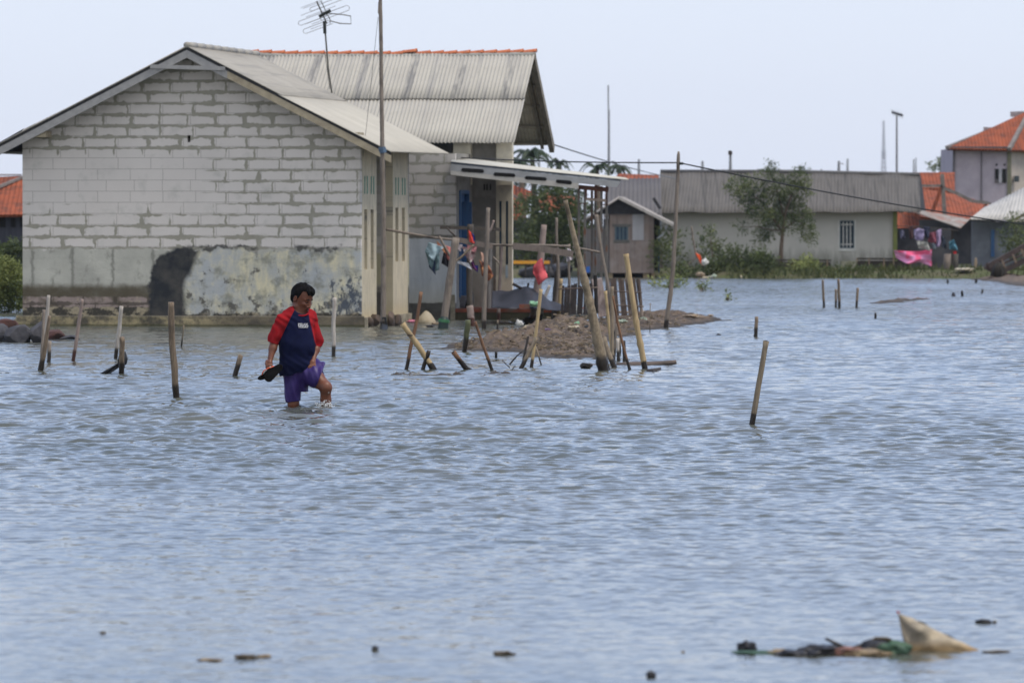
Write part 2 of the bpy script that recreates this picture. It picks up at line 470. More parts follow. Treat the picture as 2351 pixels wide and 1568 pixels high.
def gable_material(width):
    n = NT('gable_wall_blocks', .15)
    o = n.sep()
    vec = n.comb(o[0], o[2], 0)
    u, z = o[0], o[2]
    nz = n.noise(2.2, 5, .6, vec); nf = n.noise(7.5, 5, .7, vec)
    jag = n.math('ADD', n.mr(nz, 0, 1, -.16, .16), n.mr(nf, 0, 1, -.07, .07))
    messy = n.math('MAXIMUM', n.mr(z, 3.02, 3.22), n.mr(n.math('ADD', z, n.mr(nz, 0, 1, .5, -.5)), 2.3, 1.7, 0, 1))
    messy = n.math('MAXIMUM', messy, n.mr(n.math('ADD', u, n.mr(z, 1.4, 3.0, 0, -.6)), -3.6, -2.6, 0, .8))
    messy = n.math('MINIMUM', messy, 1)
    col, mort = block_wall_color(n, n.mapping(vec, loc=(6.06, 0.0, 0)), messy=messy)
    # grime running below the roof
    # --- lower render, left: grey cement skim
    zj = n.math('ADD', z, jag)
    render = n.mr(zj, 1.40, 1.37)
    sk = n.mix(n.mr(n.noise(1.8, 5, .6, vec), .35, .65), (.37, .37, .335), (.49, .49, .44))
    patches = n.mr(n.noise(4.5, 5, .65, n.mapping(vec, scale=(1, .6, 1))), .56, .70, 0, .75)
    sk = n.mix(patches, sk, (.20, .20, .175))
    smr = n.mr(n.math('ABSOLUTE', n.math('SUBTRACT', n.math('FRACT', n.math('ADD', n.math('MULTIPLY', n.math('ADD', u, n.mr(nf, 0, 1, -.08, .08)), 1.35), .12)), .5)), .44, .49, 0, .7)
    sk = n.mix(smr, sk, (.17, .17, .15))
    col = n.mix(render, col, sk)
    # damp brown band
    zb = n.math('ADD', z, n.mr(nf, 0, 1, -.06, .06))
    damp = n.math('MULTIPLY', n.mr(zb, .80, .66, 0, 1, True), n.mr(n.noise(2, 4, .6, vec), .2, .5, .75, 1))
    dc = n.mix(n.noise(5, 4, .6, vec), (.075, .065, .045), (.13, .115, .085))
    col = n.mix(damp, col, dc)
    # exposed block course
    e1 = n.math('MULTIPLY', n.mr(zb, .535, .515), n.mr(zb, .325, .34))
    pk = n.mix(n.mr(n.noise(3.3, 5, .7, vec), .45, .62), (.30, .245, .23), (.13, .11, .085))
    pk = n.mix(n.mr(n.noise(8, 5, .7, vec), .55, .68), pk, (.36, .31, .24))
    pk = n.mix(n.math('MULTIPLY', mort, .8), pk, (.07, .06, .05))
    col = n.mix(n.math('MULTIPLY', e1, n.mr(u, -2.9, -3.6, .85, 1)), col, pk)
    # base course: black with plaster remains
    e2 = n.mr(zb, .345, .33)
    bk = n.mix(n.mr(n.noise(3.1, 5, .65, n.mapping(vec, scale=(1, 1.6, 1), loc=(3, 0, 0))), .50, .56), (.055, .052, .045), (.33, .29, .21))
    bk = n.mix(n.mr(n.noise(13, 4, .6, vec), .55, .7, 0, .6), bk, (.16, .14, .10))
    col = n.mix(e2, col, bk)
    # --- right: peeling cream / blue-grey limewash with a dark curved edge
    edge = n.math('SUBTRACT', u, n.mr(z, .75, 1.35, -3.27, -3.0))          # >0 inside cream
    edge = n.math('ADD', edge, n.math('ADD', n.mr(nz, 0, 1, -.10, .10), n.mr(nf, 0, 1, -.05, .05)))
    z2 = n.math('ADD', z, n.mr(n.noise(2.4, 6, .7, vec), 0, 1, -.26, .26))
    arc = edge
    cream_m = n.math('MULTIPLY', n.mr(arc, 0, .10), n.mr(z2, 1.38, 1.33))
    cream_m = n.math('MULTIPLY', cream_m, n.mr(n.math('ADD', z, n.mr(n.noise(3.4, 5, .7, vec), 0, 1, -.22, .22)), .21, .25))
    bnd = n.math('SUBTRACT', n.math('ADD', u, n.mr(nz, 0, 1, -.16, .16)), n.mr(z, .92, 1.38, -3.92, -3.42))
    bnd = n.math('ADD', bnd, n.mr(nf, 0, 1, -.12, .12))
    du = n.math('DIVIDE', n.math('ADD', u, 3.22), .68); dz_ = n.math('DIVIDE', n.math('MAXIMUM', n.math('SUBTRACT', z, .76), 0), .66)
    dd = n.math('SQRT', n.math('ADD', n.math('MULTIPLY', du, du), n.math('MULTIPLY', dz_, dz_)))
    rnd_ = n.math('SUBTRACT', 1.0, n.math('ADD', dd, n.math('ADD', n.mr(nz, 0, 1, -.24, .24), n.mr(nf, 0, 1, -.14, .14))))
    tp = n.math('MULTIPLY', n.mr(n.math('ABSOLUTE', n.math('SUBTRACT', z2, 1.40)), .06, .03), n.mr(n.noise(1.9, 4, .6, n.mapping(vec, loc=(2, 5, 0))), .48, .56, 0, .9))
    tp = n.math('MULTIPLY', tp, n.mr(u, -3.4, -3.1))
    dark_m = n.math('MULTIPLY', n.mr(rnd_, -.03, .06), 1.0)
    dkc = n.mix(n.mr(n.noise(2.5, 5, .6, vec), .4, .65), (.028, .032, .038), (.075, .072, .068))
    col = n.mix(n.math('MULTIPLY', dark_m, n.mr(arc, .35, .05, .5, 1)), col, dkc)
    col = n.mix(tp, col, (.07, .07, .068))
    streak = n.noise(3.2, 6, .65, n.mapping(vec, scale=(2.2, .7, 1), rot=(0, 0, .25)))
    cr = n.mix(n.mr(streak, .36, .6), (.66, .61, .43), (.42, .43, .40))
    cr = n.mix(n.mr(n.noise(1.15, 5, .65, n.mapping(vec, loc=(4, 2, 0))), .46, .58, 0, .85), cr, (.40, .43, .46))
    cr = n.mix(n.mr(n.noise(2.6, 6, .7, n.mapping(vec, loc=(1, 7, 0))), .50, .62, 0, .8), cr, (.23, .235, .20))
    rightdirt = n.math('MULTIPLY', n.mr(u, -1.25, -.25), n.mr(z2, 1.3, .5))
    spl = n.math('ADD', n.noise(5.5, 6, .72, n.mapping(vec, scale=(1.5, .8, 1))), n.math('MULTIPLY', rightdirt, .20))
    cr = n.mix(n.mr(spl, .64, .70, 0, .9), cr, (.055, .07, .10))
    lowd = n.math('ADD', n.noise(4.4, 6, .7, vec), n.mr(z2, .2, .75, .11, 0))
    cr = n.mix(n.mr(lowd, .60, .66, 0, .9), cr, (.10, .095, .085))
    cr = n.mix(n.mr(n.noise(3, 5, .7, n.mapping(vec, loc=(9, 9, 0))), .58, .7, 0, .7), cr, (.62, .57, .41))
    col = n.mix(cream_m, col, cr)
    n.bump(n.math('ADD', n.math('MULTIPLY', mort, -.4), n.noise(30, 4, .7, vec)), .35, .012)
    return n.base(col, .92)

def asbestos(name, c=(.44, .43, .40), stains=True, seed=0, streak=.6, dark=(.17, .17, .17), pitch=None):
    n = NT(name, .15)
    o = n.mapping(loc=(seed, 0, 0))
    st = n.noise(1.0, 5, .6, n.mapping(o, scale=(9, .35, .35)))
    col = n.mix(n.mr(n.noise(1.3, 4, .6, o), .3, .7), c, tuple(k * .86 for k in c))
    if stains:
        col = n.mix(n.mr(st, .50, .68, 0, streak), col, dark)
        col = n.mix(n.mr(n.noise(16, 4, .7, o), .62, .78, 0, .45), col, tuple(k * .7 for k in dark))
    n.bump(n.noise(40, 3, .6, o), .2, .004)
    return n.base(col, .85)

def corrugated(mb, c00, c10, c11, c01, pitch=.076, amp=.012, thick=.008, per=6, nv=3, sag=0.0, flip=1, jitter=0.0):
    """c00-c10 upper edge (corrugations spaced along it), c01-c11 lower edge"""
    c00, c10, c11, c01 = map(Vector, (c00, c10, c11, c01))
    L = ((c10 - c00).length + (c11 - c01).length) / 2
    nc = max(2, round(L / pitch)); nu = nc * per
    nrm = (c10 - c00).cross(c01 - c00).normalized() * flip
    def fn(u, v):
        p = (c00 * (1 - u) + c10 * u) * (1 - v) + (c01 * (1 - u) + c11 * u) * v
        h = amp * sin(2 * pi * nc * u) - sag * sin(pi * v) * (1 if sag else 0)
        if jitter: h += jitter * mnoise.noise(Vector((u * L * 1.2, v * 2, 3)))
        return p + nrm * h
    mb.grid(fn, nu, nv, nrm * -thick)
    return mb

def house_front():
    h = root('block_house', None, 'unplastered concrete block house with grey corrugated roof and stained lower wall, standing in the floodwater', 'house', frame=H1)
    py = lambda x, y, ly=0.0: H1.PY(x, y, ly)
    xl = py(52, 600).x
    # gable wall : pentagon following the roof
    apex = py(428, 112)
    def roofz(x):          # underside line on the wall plane
        l0, r0 = py(20, 314), py(862, 338)
        if x < apex.x: return apex.z + (l0.z - apex.z) * (x - apex.x) / (l0.x - apex.x)
        return apex.z + (r0.z - apex.z) * (x - apex.x) / (r0.x - apex.x)
    mb = MB()
    # left verge of wall is cut by roof; small hole left open by building the wall in strips round it
    hx0, hx1, hz0, hz1 = py(430, 327).x, py(437, 327).x, py(433, 327).z, py(433, 311).z
    T = .14
    def strip(x0, x1, z0a, z1a, z0b, z1b):
        mb.hexa([(x0, 0, z0a), (x1, 0, z0b), (x1, T, z0b), (x0, T, z0a)], [(x0, 0, z1a), (x1, 0, z1b), (x1, T, z1b), (x0, T, z1a)])
    xs = [xl, apex.x - .001, hx0, hx1, 0.0]
    xs = sorted([xl, apex.x, hx0, hx1, 0.0])
    zb = -.5
    for a, b in zip(xs[:-1], xs[1:]):
        ta, tb = roofz(a), roofz(b)
        if abs(a - hx0) < 1e-6 and abs(b - hx1) < 1e-6:
            strip(a, b, zb, hz0, zb, hz0); strip(a, b, hz1, ta, hz1, tb)
        else: strip(a, b, zb, ta, zb, tb)
    o = mb.build('gable_wall', gable_material(-xl), h)
    # backing inside the small hole and the rest of the body
    D = 5.27
    cream = NT('side_wall_paint', .15)
    so = cream.sep(); v = cream.comb(so[1], so[2], 0)
    c1 = cream.mix(cream.mr(cream.noise(2.3, 5, .6, cream.mapping(v, scale=(3, .5, 1))), .35, .65), (.56, .50, .37), (.42, .375, .29))
    c1 = cream.mix(cream.mr(cream.noise(5, 6, .7, cream.mapping(v, scale=(5, .8, 1))), .56, .64, 0, .7), c1, (.13, .14, .15))
    c1 = cream.mix(cream.mr(so[2], .45, .12, 0, .55), c1, (.42, .33, .18))
    cream.bump(cream.noise(20, 4, .6), .3, .01)
    m_cream = cream.base(c1, .9)
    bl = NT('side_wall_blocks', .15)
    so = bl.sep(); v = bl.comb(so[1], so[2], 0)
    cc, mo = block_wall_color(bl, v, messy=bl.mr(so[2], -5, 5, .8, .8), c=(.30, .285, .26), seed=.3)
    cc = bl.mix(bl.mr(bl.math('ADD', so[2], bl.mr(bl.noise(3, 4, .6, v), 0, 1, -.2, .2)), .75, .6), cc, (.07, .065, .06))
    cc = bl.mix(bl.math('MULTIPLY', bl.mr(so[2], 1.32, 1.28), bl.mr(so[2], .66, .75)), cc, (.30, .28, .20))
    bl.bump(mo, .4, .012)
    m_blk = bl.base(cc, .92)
    top = lambda y: H1.PXp(828, 336, 0).z
    zt = top(0)
    ys = [0.14, 1.72, 3.55, D]
    dark = simple('dark_opening', (.012, .012, .012), rough=.9, bump=0)
    # pilaster wall panels with two slits each
    for k, (y0, y1) in enumerate(((0.141, 1.72), (3.55, D))):
        pw = MB()
        slits = []
        wdt = y1 - y0
        for a, b in ((.16, .36), (.60, .80)): slits.append((y0 + a * wdt, y0 + b * wdt))
        zs0, zs1 = (1.02, 2.10) if k == 0 else (1.14, 2.14)
        yy = y0
        for a, b in slits:
            pw.box((-.14, yy, -.5), (0, a, zt)); pw.box((-.14, a, -.5), (0, b, zs0)); pw.box((-.14, a, zs1), (0, b, zt)); yy = b
        pw.box((-.14, yy, -.5), (0, y1, zt))
        w = pw.build('side_wall', m_cream, h)
        for a, b in slits:
            MB().box((-.12, a - .02, zs0 - .02), (-.09, b + .02, zs1 + .02)).build('window', dark, h)
            for q in (a, b - .05):
                MB().box((.002, q, 2.38), (.012, q + .05, 2.70)).build('vent_slit', simple('green_trim', (.10, .28, .22), rough=.6, bump=0), h)
        # footing block
        MB().box((-.16, y0 - .06, -.5), (.07, y1 + .05, .16)).build('footing', simple('footing', (.36, .33, .25), (.16, .14, .10), 5, .95, bump=.5, bdist=.02), h)
    # recessed bay
    rb = MB(); rb.box((-.52, 1.72, -.5), (-.40, 3.55, zt)); rb.box((-.40, 3.54, -.5), (-.14, 3.66, zt)); rb.box((-.40, 1.60, -.5), (-.14, 1.73, zt))
    rb.build('recess_wall', m_blk, h)
    # rear and left walls so the house is closed
    rw = MB(); rw.hexa([(xl, D, -.5), (0, D, -.5), (0, D, zt), (apex.x, D, apex.z), (xl, D, zt)], [(xl, D+.14, -.5), (0, D+.14, -.5), (0, D+.14, zt), (apex.x, D+.14, apex.z), (xl, D+.14, zt)]); rw.box((xl, .14, -.5), (xl + .14, D, zt))
    rw.build('rear_wall', m_blk, h)
    # plinth
    pn = NT('plinth_stone', .2)
    v = pn.obj()
    c = pn.mix(pn.mr(pn.noise(4.2, 6, .7, pn.mapping(scale=(1, 1, 1.3))), .42, .58), (.09, .082, .065), (.34, .29, .175))
    c = pn.mix(pn.mr(pn.noise(11, 5, .7), .55, .7, 0, .8), c, (.17, .17, .11))
    pz = pn.sep()
    c = pn.mix(pn.mr(pz[0], -3.2, -2.2, 0, .75), c, (.105, .092, .075))
    c = pn.mix(pn.mr(pz[2], .045, .02, 0, .7), c, (.05, .055, .025))
    c = pn.mix(pn.mr(pz[2], .165, .185, 0, .6), c, (.30, .27, .22))
    pn.bump(pn.noise(9, 6, .7), .8, .03)
    pm = MB()
    def pf(u, v):
        x = xl - .10 + (0.08 - xl + .10) * u
        return Vector((x, -.09 + .035 * mnoise.noise(Vector((x * 2.2, v * 2, 0))) - .03 * (1 - v), -.5 + .69 * v))
    pm.grid(pf, 130, 8)
    pm.box((xl - .10, -.085, -.5), (.05, -.002, .187))
    pm.build('plinth', pn.base(c, .9), h)
    # ---------------- roof
    m_new = asbestos('roof_sheet_new', (.45, .43, .38), True, 0, .12, (.3, .3, .28))
    m_old = asbestos('roof_sheet_old', (.345, .33, .30), True, 3, .5)
    yf, yb = -.55, 6.5
    R0, R1 = py(428, 106, yf), py(590, 127, yb)
    E0, E1 = py(897, 348, yf), py(1031, 353, yb)
    # split line between old upper sheets and new lower ones
    t = .452
    M0, M1 = R0.lerp(E0, t), R1.lerp(E1, t)
    up = Vector((0, 0, .012))
    corrugated(MB(), R0, R1, M1.lerp(E1, .03), M0.lerp(E0, .03), flip=-1).build('upper_roof', m_old, h, smooth=True, label='older darker corrugated sheets by the ridge')
    # ends placed so the corrugations run ridge to eave
    corrugated(MB(), M0 - up * 1.5, M1 - up * 1.5, E1, E0, flip=-1).build('lower_roof', m_new, h, smooth=True, label='newer pale corrugated sheets')
    L0, L1 = py(-42, 350, yf), Vector((py(-42, 350, yf).x, yb, py(-42, 350, yf).z + .02))
    corrugated(MB(), R1, R0, L0, L1, flip=-1).build('left_roof', m_old, h, smooth=True)
    # ridge cap
    rc = MB()
    n_ = 9
    for i in range(n_):
        a, b = R0.lerp(R1, i / n_) + Vector((0, 0, .015)), R0.lerp(R1, (i + 1) / n_) + Vector((0, .03, .022))
        rc.tube([a, b], [.055, .062], 12)
    rc.build('ridge_cap', m_old, h, smooth=True)
    # barge boards
    lg = simple('grey_board', (.31, .31, .31), (.25, .25, .255), 10, .7, (1, 1, 1), .1)
    tan = simple('tan_board', (.38, .33, .24), (.27, .23, .165), 9, .75, (1, 1, 1), .2, c3=(.42, .36, .25), s3=2)
    edge = simple('black_edge', (.03, .03, .032), rough=.7, bump=0)
    def board(a, b, drop, hgt, mat, name='barge_board', th=.025, dy=-.0):
        a, b = Vector(a), Vector(b)
        m = MB()
        q = [a + Vector((0, dy, -drop - hgt)), b + Vector((0, dy, -drop - hgt)), b + Vector((0, dy, -drop)), a + Vector((0, dy, -drop))]
        m.prism(q, (0, th, 0))
        m.build(name, mat, h)
    y0 = yf + .02
    Rb = Vector((R0.x, y0, R0.z)); Lb = Vector((L0.x, y0, L0.z)); Eb = Vector((E0.x, y0, E0.z))
    board(Lb, Rb, .015, .055, edge, 'roof_edge', .02); board(Rb, Eb, .015, .055, edge, 'roof_edge', .02)
    board(Lb, Rb, .072, .14, lg, th=.03); 
    mid = Rb.lerp(Eb, .20)
    board(Rb, mid, .072, .14, lg, th=.03); board(mid, Eb, .072, .13, tan, th=.03)
    a, b = py(345, 153, y0 - .01), py(517, 158, y0 - .01)
    MB().beam(a, b, .04, .07).build('tie_board', lg, h)
    for (x0, x1, y) in ((55, 106, 309), (788, 826, 312)):
        a, b = py(x0, y, y0 + .06), py(x1, y, y0 + .06)
        m = MB(); m.box((a.x, y0 + .05, a.z - .05), (b.x, -.02, a.z + .06))
        m.build('rafter_end', tan, h, label='bare tan timber end under the eave')
    # purlins under the overhang and dark fill painting the shade under the left eave
    for tt in (.12, .32, .52, .72, .9):
        for A_, B_ in ((R0, E0), (R0, L0)):
            p = A_.lerp(B_, tt) + Vector((0, 0, -.07))
            MB().box((p.x - .03, yf + .06, p.z - .05), (p.x + .03, 0.0, p.z + .02)).build('purlin', tan, h)
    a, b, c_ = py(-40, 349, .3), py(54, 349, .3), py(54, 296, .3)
    MB().prism([a, b, c_], (0, .12, 0)).build('eave_shade_fill', simple('eave_shade_tone', (.02, .022, .025), rough=.9, bump=0), h)  # near-black panel stands in for the shaded roof underside
    MB().box((hx0 - .1, .2, hz0 - .1), (hx1 + .1, .24, hz1 + .1)).build('hole_dark_backing', dark, h)  # dark plate added so the hole reads as unlit interior
    return h
house_front()
# ---------------------------------------------------------------- second house (behind), with orange ridge tiles and porch
H2 = Frame(W(1045, 734), A82)
ORANGE = simple('orange_tile', (.50, .16, .07), (.36, .10, .045), 14, .8, bump=.3, c3=(.25, .10, .06), s3=4, l3=.55, h3=.75)
def house_rear():
    h = root('ridge_tiled_house', None, 'house with orange ridge tiles on a streaked grey roof, blue door and porch', 'house', frame=H2)
    py = H2.PY
    n = NT('rear_front_wall', .15)
    so = n.sep(); v = n.comb(so[0], so[2], 0)
    col, mo = block_wall_color(n, v, messy=n.mr(so[2], -5, 5, 1, 1), c=(.50, .47, .44), seed=.21)
    zj = n.math('ADD', so[2], n.mr(n.noise(4, 5, .7, v), 0, 1, -.06, .06))
    ww = n.mix(n.mr(n.noise(2.2, 5, .6, n.mapping(v, scale=(3, .5, 1))), .35, .65), (.56, .59, .62), (.42, .45, .48))
    ww = n.mix(n.mr(n.noise(7, 5, .65, n.mapping(v, scale=(2.5, .8, 1))), .6, .72, 0, .6), ww, (.28, .33, .38))
    ww = n.mix(n.mr(so[2], .75, .3, 0, .5), ww, (.52, .48, .36))
    col = n.mix(n.mr(zj, 1.64, 1.61), col, (.16, .15, .13))
    col = n.mix(n.mr(zj, 1.58, 1.55), col, ww)
    col = n.mix(n.mr(zj, .33, .31), col, n.mix(n.noise(8, 5, .7, v), (.05, .05, .045), (.17, .16, .14)))
    n.bump(mo, .3, .012)
    m_front = n.base(col, .9)
    zt = py(1041, 352, 0).z
    xl = py(905, 600, 0).x
    MB().box((xl, 0, -.5), (0, .14, zt)).build('front_wall', m_front, h)
    MB().box((-.09, -.02, -.5), (.0, -.001, .48)).build('wall_corner', simple('footing', (.36, .33, .25)), h)
    # porch side wall (x = 0 plane) with door
    DP = 2.2
    cr = simple('porch_cream', (.60, .56, .45), (.50, .46, .37), 4, .85, (1, 1, 1), .2, c3=(.32, .31, .27), s3=2.2)
    gr = simple('porch_grey', (.26, .25, .23), (.19, .185, .17), 3, .9, (1, 1, 1), .3, c3=(.34, .33, .30), s3=1.4)
    blue = simple('blue_paint', (.018, .10, .26), (.02, .075, .19), 6, .5, (3, 3, .5), .1, spec=.4)
    pale = simple('pale_blue_paint', (.38, .48, .56), rough=.6, bump=0)
    dzt, dzb = 2.42, .42
    yd0, yd1 = .55, 1.60
    sw = MB()
    sw.box((-.14, .141, -.5), (0, yd0, zt)); sw.box((-.14, yd1, -.5), (0, DP, zt)); sw.box((-.14, yd0, dzt), (0, yd1, zt)); sw.box((-.14, yd0, -.5), (0, yd1, dzb))
    sw.build('porch_side_wall', gr, h)
    d = MB().box((-.10, yd0, dzb), (-.06, yd1, dzt)).build('door', blue, h)
    MB().box((-.058, yd0 + .80, 1.3), (-.03, yd0 + .84, 1.45)).build('handle', simple('dull_metal', (.3, .3, .3), rough=.4, bump=0), d)
    for (a, b) in ((yd0 - .05, yd0 + .03), (yd1 - .03, yd1 + .05)):
        MB().box((-.055, a, dzb), (.03, b, dzt + .06)).build('door_frame', blue, h)
    MB().box((-.055, yd0 + .031, dzt), (.03, yd1 - .031, dzt + .07)).build('door_lintel', blue, h)
    # door leaf opened outward : bright blue strip facing us
    a, b = py(1057, 690, .9), py(1083, 690, .9)
    leaf = MB().box((a.x, .90, a.z), (b.x, .94, py(1060, 464, .9).z)).build('door_leaf', blue, h, label='open blue door leaf')
    fr = MB().box((py(1048, 690, .84).x, .84, py(1048, 655, .84).z), (py(1055, 690, .84).x, .88, py(1048, 480, .84).z)).build('window', pale, h, label='narrow blue and white window beside the door')
    MB().box((py(1049.6, 690, .835).x, .830, py(1048, 650, .84).z), (py(1053.2, 690, .835).x, .838, py(1048, 490, .84).z)).build('pane', simple('blue_glass', (.03, .07, .12), rough=.2, bump=0), fr)
    # back wall of porch
    p0, p1, p2 = py(1078, 600, DP), py(1139, 600, DP), py(1176, 600, DP)
    zr = py(1176, 318, DP).z
    MB().box((p0.x - .6, DP, -.5), (p1.x, DP + .14, zr)).build('porch_back_wall', gr, h)
    # cream window wall with tall blue slits
    xs = [(py(1146, 500, DP).x, py(1152, 500, DP).x), (py(1161, 500, DP).x, py(1167, 500, DP).x)]
    zz0, zz1 = py(1150, 608, DP).z, py(1150, 462, DP).z
    cw = MB(); x = p1.x
    for a, b in xs:
        cw.box((x, DP - .02, -.5), (a, DP + .14, zr)); cw.box((a, DP - .02, -.5), (b, DP + .14, zz0)); cw.box((a, DP - .02, zz1), (b, DP + .14, zr)); x = b
    cw.box((x, DP - .02, -.5), (p2.x, DP + .14, zr))
    cw.build('window_wall', cr, h)
    for a, b in xs:
        f = MB().box((a - .002, DP + .02, zz0 - .01), (b + .002, DP + .05, zz1 + .01)).build('window', simple('blue_slit', (.02, .07, .12), rough=.35, bump=0), h)
        MB().box((a + .002, DP - .018, zz0 - .26), (b - .002, DP - .024, zz0 - .01)).build('window_sill', pale, f)
    # upper cream columns above the porch roof
    for a, b in ((1041, 1081), (1140, 1176)):
        q0, q1 = py(a, 360, 1.98), py(b, 360, 1.98)
        MB().box((q0.x, 1.96, 2.6), (q1.x, DP - .021, zr)).build('column', cr, h)
    MB().box((py(930, 360, 2.1).x, 2.08, 2.2), (py(1041, 360, 2.1).x, DP - .03, zr - .02)).build('shadow_wall', simple('shadow_gap_tone', (.08, .08, .075)), h)  # dark tone paints the shadow gap under the eave
    for x in (1052, 1058, 1066, 1112, 1118, 1126):
        q = py(x, 430, DP - .03)
        MB().box((q.x - .012, DP - .028, q.z - .06), (q.x + .012, DP - .0215, q.z + .06)).build('vent_slit', simple('dark_opening', (.012, .012, .012)), h)
    # main walls running back (edge-on from the flood)
    back = MB(); wr = H2.wld((p2.x, DP + .14, 0)); 
    c0 = Vector((p2.x, DP + .14, 0)); c1 = H2.loc(Vector((H2.wld(c0).x - .0, H2.wld(c0).y + 4.6, 0)))
    back.prism([(c0.x, c0.y, -.5), (c1.x, c1.y, -.5), (c1.x, c1.y, zr), (c1.x*.5 + c0.x*.5, c1.y*.5 + c0.y*.5 , zr + 1.45), (c0.x, c0.y, zr)], (-.14, 0, 0))
    back.build('gable_end', gr, h)
    MB().box((xl - 2.2, c1.y, -.5), (c1.x - .14, c1.y + .14, zr)).build('rear_wall', gr, h)
    # porch floor: brick edged slab
    fx0, fx1 = .0, py(1330, 735, .0).x
    zf, zfb = py(1100, 709, 0).z, py(1100, 717, 0).z
    MB().box((.002, .02, zfb), (fx1, DP - .022, zf)).build('porch_floor', simple('red_brick_edge', (.26, .075, .04), (.17, .055, .035), 7, .85, (1, 1, 1), .4, c3=(.12, .08, .06), s3=3), h, label='worn red brick edge of the porch floor')
    MB().box((.004, .04, -.5), (fx1 - .02, DP - .024, zfb - .002)).build('footing', simple('mossy_footing', (.085, .075, .045), (.05, .05, .03), 6, .95, bump=.5, bdist=.02), h)
    # ---------------- roof
    ye, yr, yb = 1.72, 4.72, 7.75
    A, B, C = py(1181, 328, ye), py(1229, 121, yr), py(1273, 332, yb)
    Lx = py(560, 124, yr).x
    Bl = Vector((Lx, yr, B.z + .01)); Al = Vector((Lx, ye, A.z)); Cl = Vector((Lx, yb, C.z))
    m_r = NT('streaked_roof', .15)
    o = m_r.obj(); so = m_r.sep()
    st = m_r.noise(1.0, 5, .6, m_r.mapping(o, scale=(9, .4, .4)))
    c = m_r.mix(m_r.mr(m_r.noise(1.2, 4, .6), .3, .7), (.41, .395, .355), (.36, .345, .315))
    upper = m_r.mr(so[2], 4.25, 4.33)
    # dark bands every sheet lap, only on the upper course
    lap = m_r.math('ABSOLUTE', m_r.math('SUBTRACT', m_r.math('FRACT', m_r.math('ADD', m_r.math('MULTIPLY', so[0], 1 / .99), m_r.mr(m_r.noise(9, 4, .6, m_r.mapping(o, scale=(1, .4, .4))), 0, 1, -.06, .06))), .5))
    lapm = m_r.math('MULTIPLY', m_r.mr(lap, .085, .055), m_r.mr(m_r.noise(2.5, 4, .7, m_r.mapping(o, scale=(3, .6, .6))), .36, .58, .05, .75))
    c = m_r.mix(m_r.math('MULTIPLY', upper, lapm), c, (.16, .16, .165))
    amt = m_r.mr(upper, 0, 1, .25, .65)
    c = m_r.mix(m_r.math('MULTIPLY', m_r.mr(st, .5, .7), amt), c, (.20, .20, .21))
    sp = m_r.voro(5.5, m_r.mapping(o, scale=(1, 1.3, 1.3)))
    c = m_r.mix(m_r.mr(sp, .10, .06, 0, .6), c, (.12, .12, .12))
    m_r.bump(m_r.noise(40, 3), .2, .004)
    mr_ = m_r.base(c, .85)
    # two courses, each its own corrugated sheet row, lapped
    t = .50
    Mr, Ml = B.lerp(A, t), Bl.lerp(Al, t)
    corrugated(MB(), Bl, B, Mr + (A - B) * .02, Ml + (A - B) * .02, flip=1, sag=.0, jitter=.02, amp=.014).build('upper_roof', mr_, h, smooth=True, label='upper course of corrugated sheets with dark streaks')
    dn = Vector((0, 0, -.03))
    corrugated(MB(), Ml + dn, Mr + dn, A, Al, flip=1, jitter=.02, amp=.014).build('lower_roof', mr_, h, smooth=True)
    m_under = simple('roof_underside', (.60, .54, .44), (.45, .41, .34), 5, .9, (1, 1, 1), .2)
    corrugated(MB(), B, Bl, Cl, C, flip=1, amp=.014).build('far_roof', m_under, h, smooth=True)
    for tt in (.10, .33, .55, .78, .97):
        a = B.lerp(C, tt) + Vector((-.02, 0, -.05)); b = Bl.lerp(Cl, tt) + Vector((3, 0, -.05))
        MB().beam(a, b, .05, .05).build('purlin', simple('old_purlin', (.36, .32, .25), (.25, .22, .17)), h)
    bb = simple('weathered_dark_board', (.22, .195, .16), (.14, .125, .10), 6, .85)
    off = Vector((-.05, 0, -.08))
    MB().beam(B + off, C + off + Vector((0, 0, -.02)), .10, .16).build('barge_board', bb, h)
    MB().beam(B + Vector((-.20, 0, -.06)), C + Vector((-.25, 0, -.07)), .06, .07).build('rafter', bb, h)
    # ridge: grey mortar bed and overlapping orange tiles
    mb = MB()
    L = (B - Bl).length; nt_ = 22
    rz = lambda u: .03 * sin(u * pi * 1.0) * -1.0 + .012 * mnoise.noise(Vector((u * 9, 0, 0)))
    def bed(u, v):
        a = pi * (v * 1.3 - .15)
        p = Bl.lerp(B, u)
        return Vector((p.x, p.y - cos(a) * .12, p.z - .055 + .075 * sin(a) + rz(u) + .010 * mnoise.noise(Vector((u * 60, v * 4, 1)))))
    mb.grid(bed, 160, 6, (0, 0, -.02))
    mb.build('ridge_mortar', simple('ridge_mortar', (.30, .30, .285), (.20, .20, .19), 9, .95), h, smooth=True)
    for i in range(nt_):
        u0, u1 = i / nt_, (i + 1) / nt_
        if abs(i - 12) < .5: up_ = .035
        else: up_ = .0
        p, q = Bl.lerp(B, u0), Bl.lerp(B, u1)
        p = Vector((p.x, p.y, p.z + rz(u0) - .006 + up_)); q = Vector((q.x + .03, q.y, q.z + rz(u1) + .012 + up_))
        def tile(u, v, p=p, q=q):
            a = pi * (.08 + .84 * v); r = .062 + .012 * u + (.006 if u > .9 else 0)
            c_ = p.lerp(q, u)
            return Vector((c_.x, c_.y - cos(a) * r * 1.1, c_.z + sin(a) * r - .012))
        MB().grid(tile, 5, 8, (0, 0, -.012)).build('ridge_tile', ORANGE, h, smooth=True)
    # left hip end of the ridge with a paler end piece
    # ---------------- porch roof (lean-to)
    yf = -.80
    FL, FR = py(1035, 371, yf), py(1443, 412.5, yf)
    BL, BR = py(1046, 361, 1.93), py(1436, 409, 1.3)
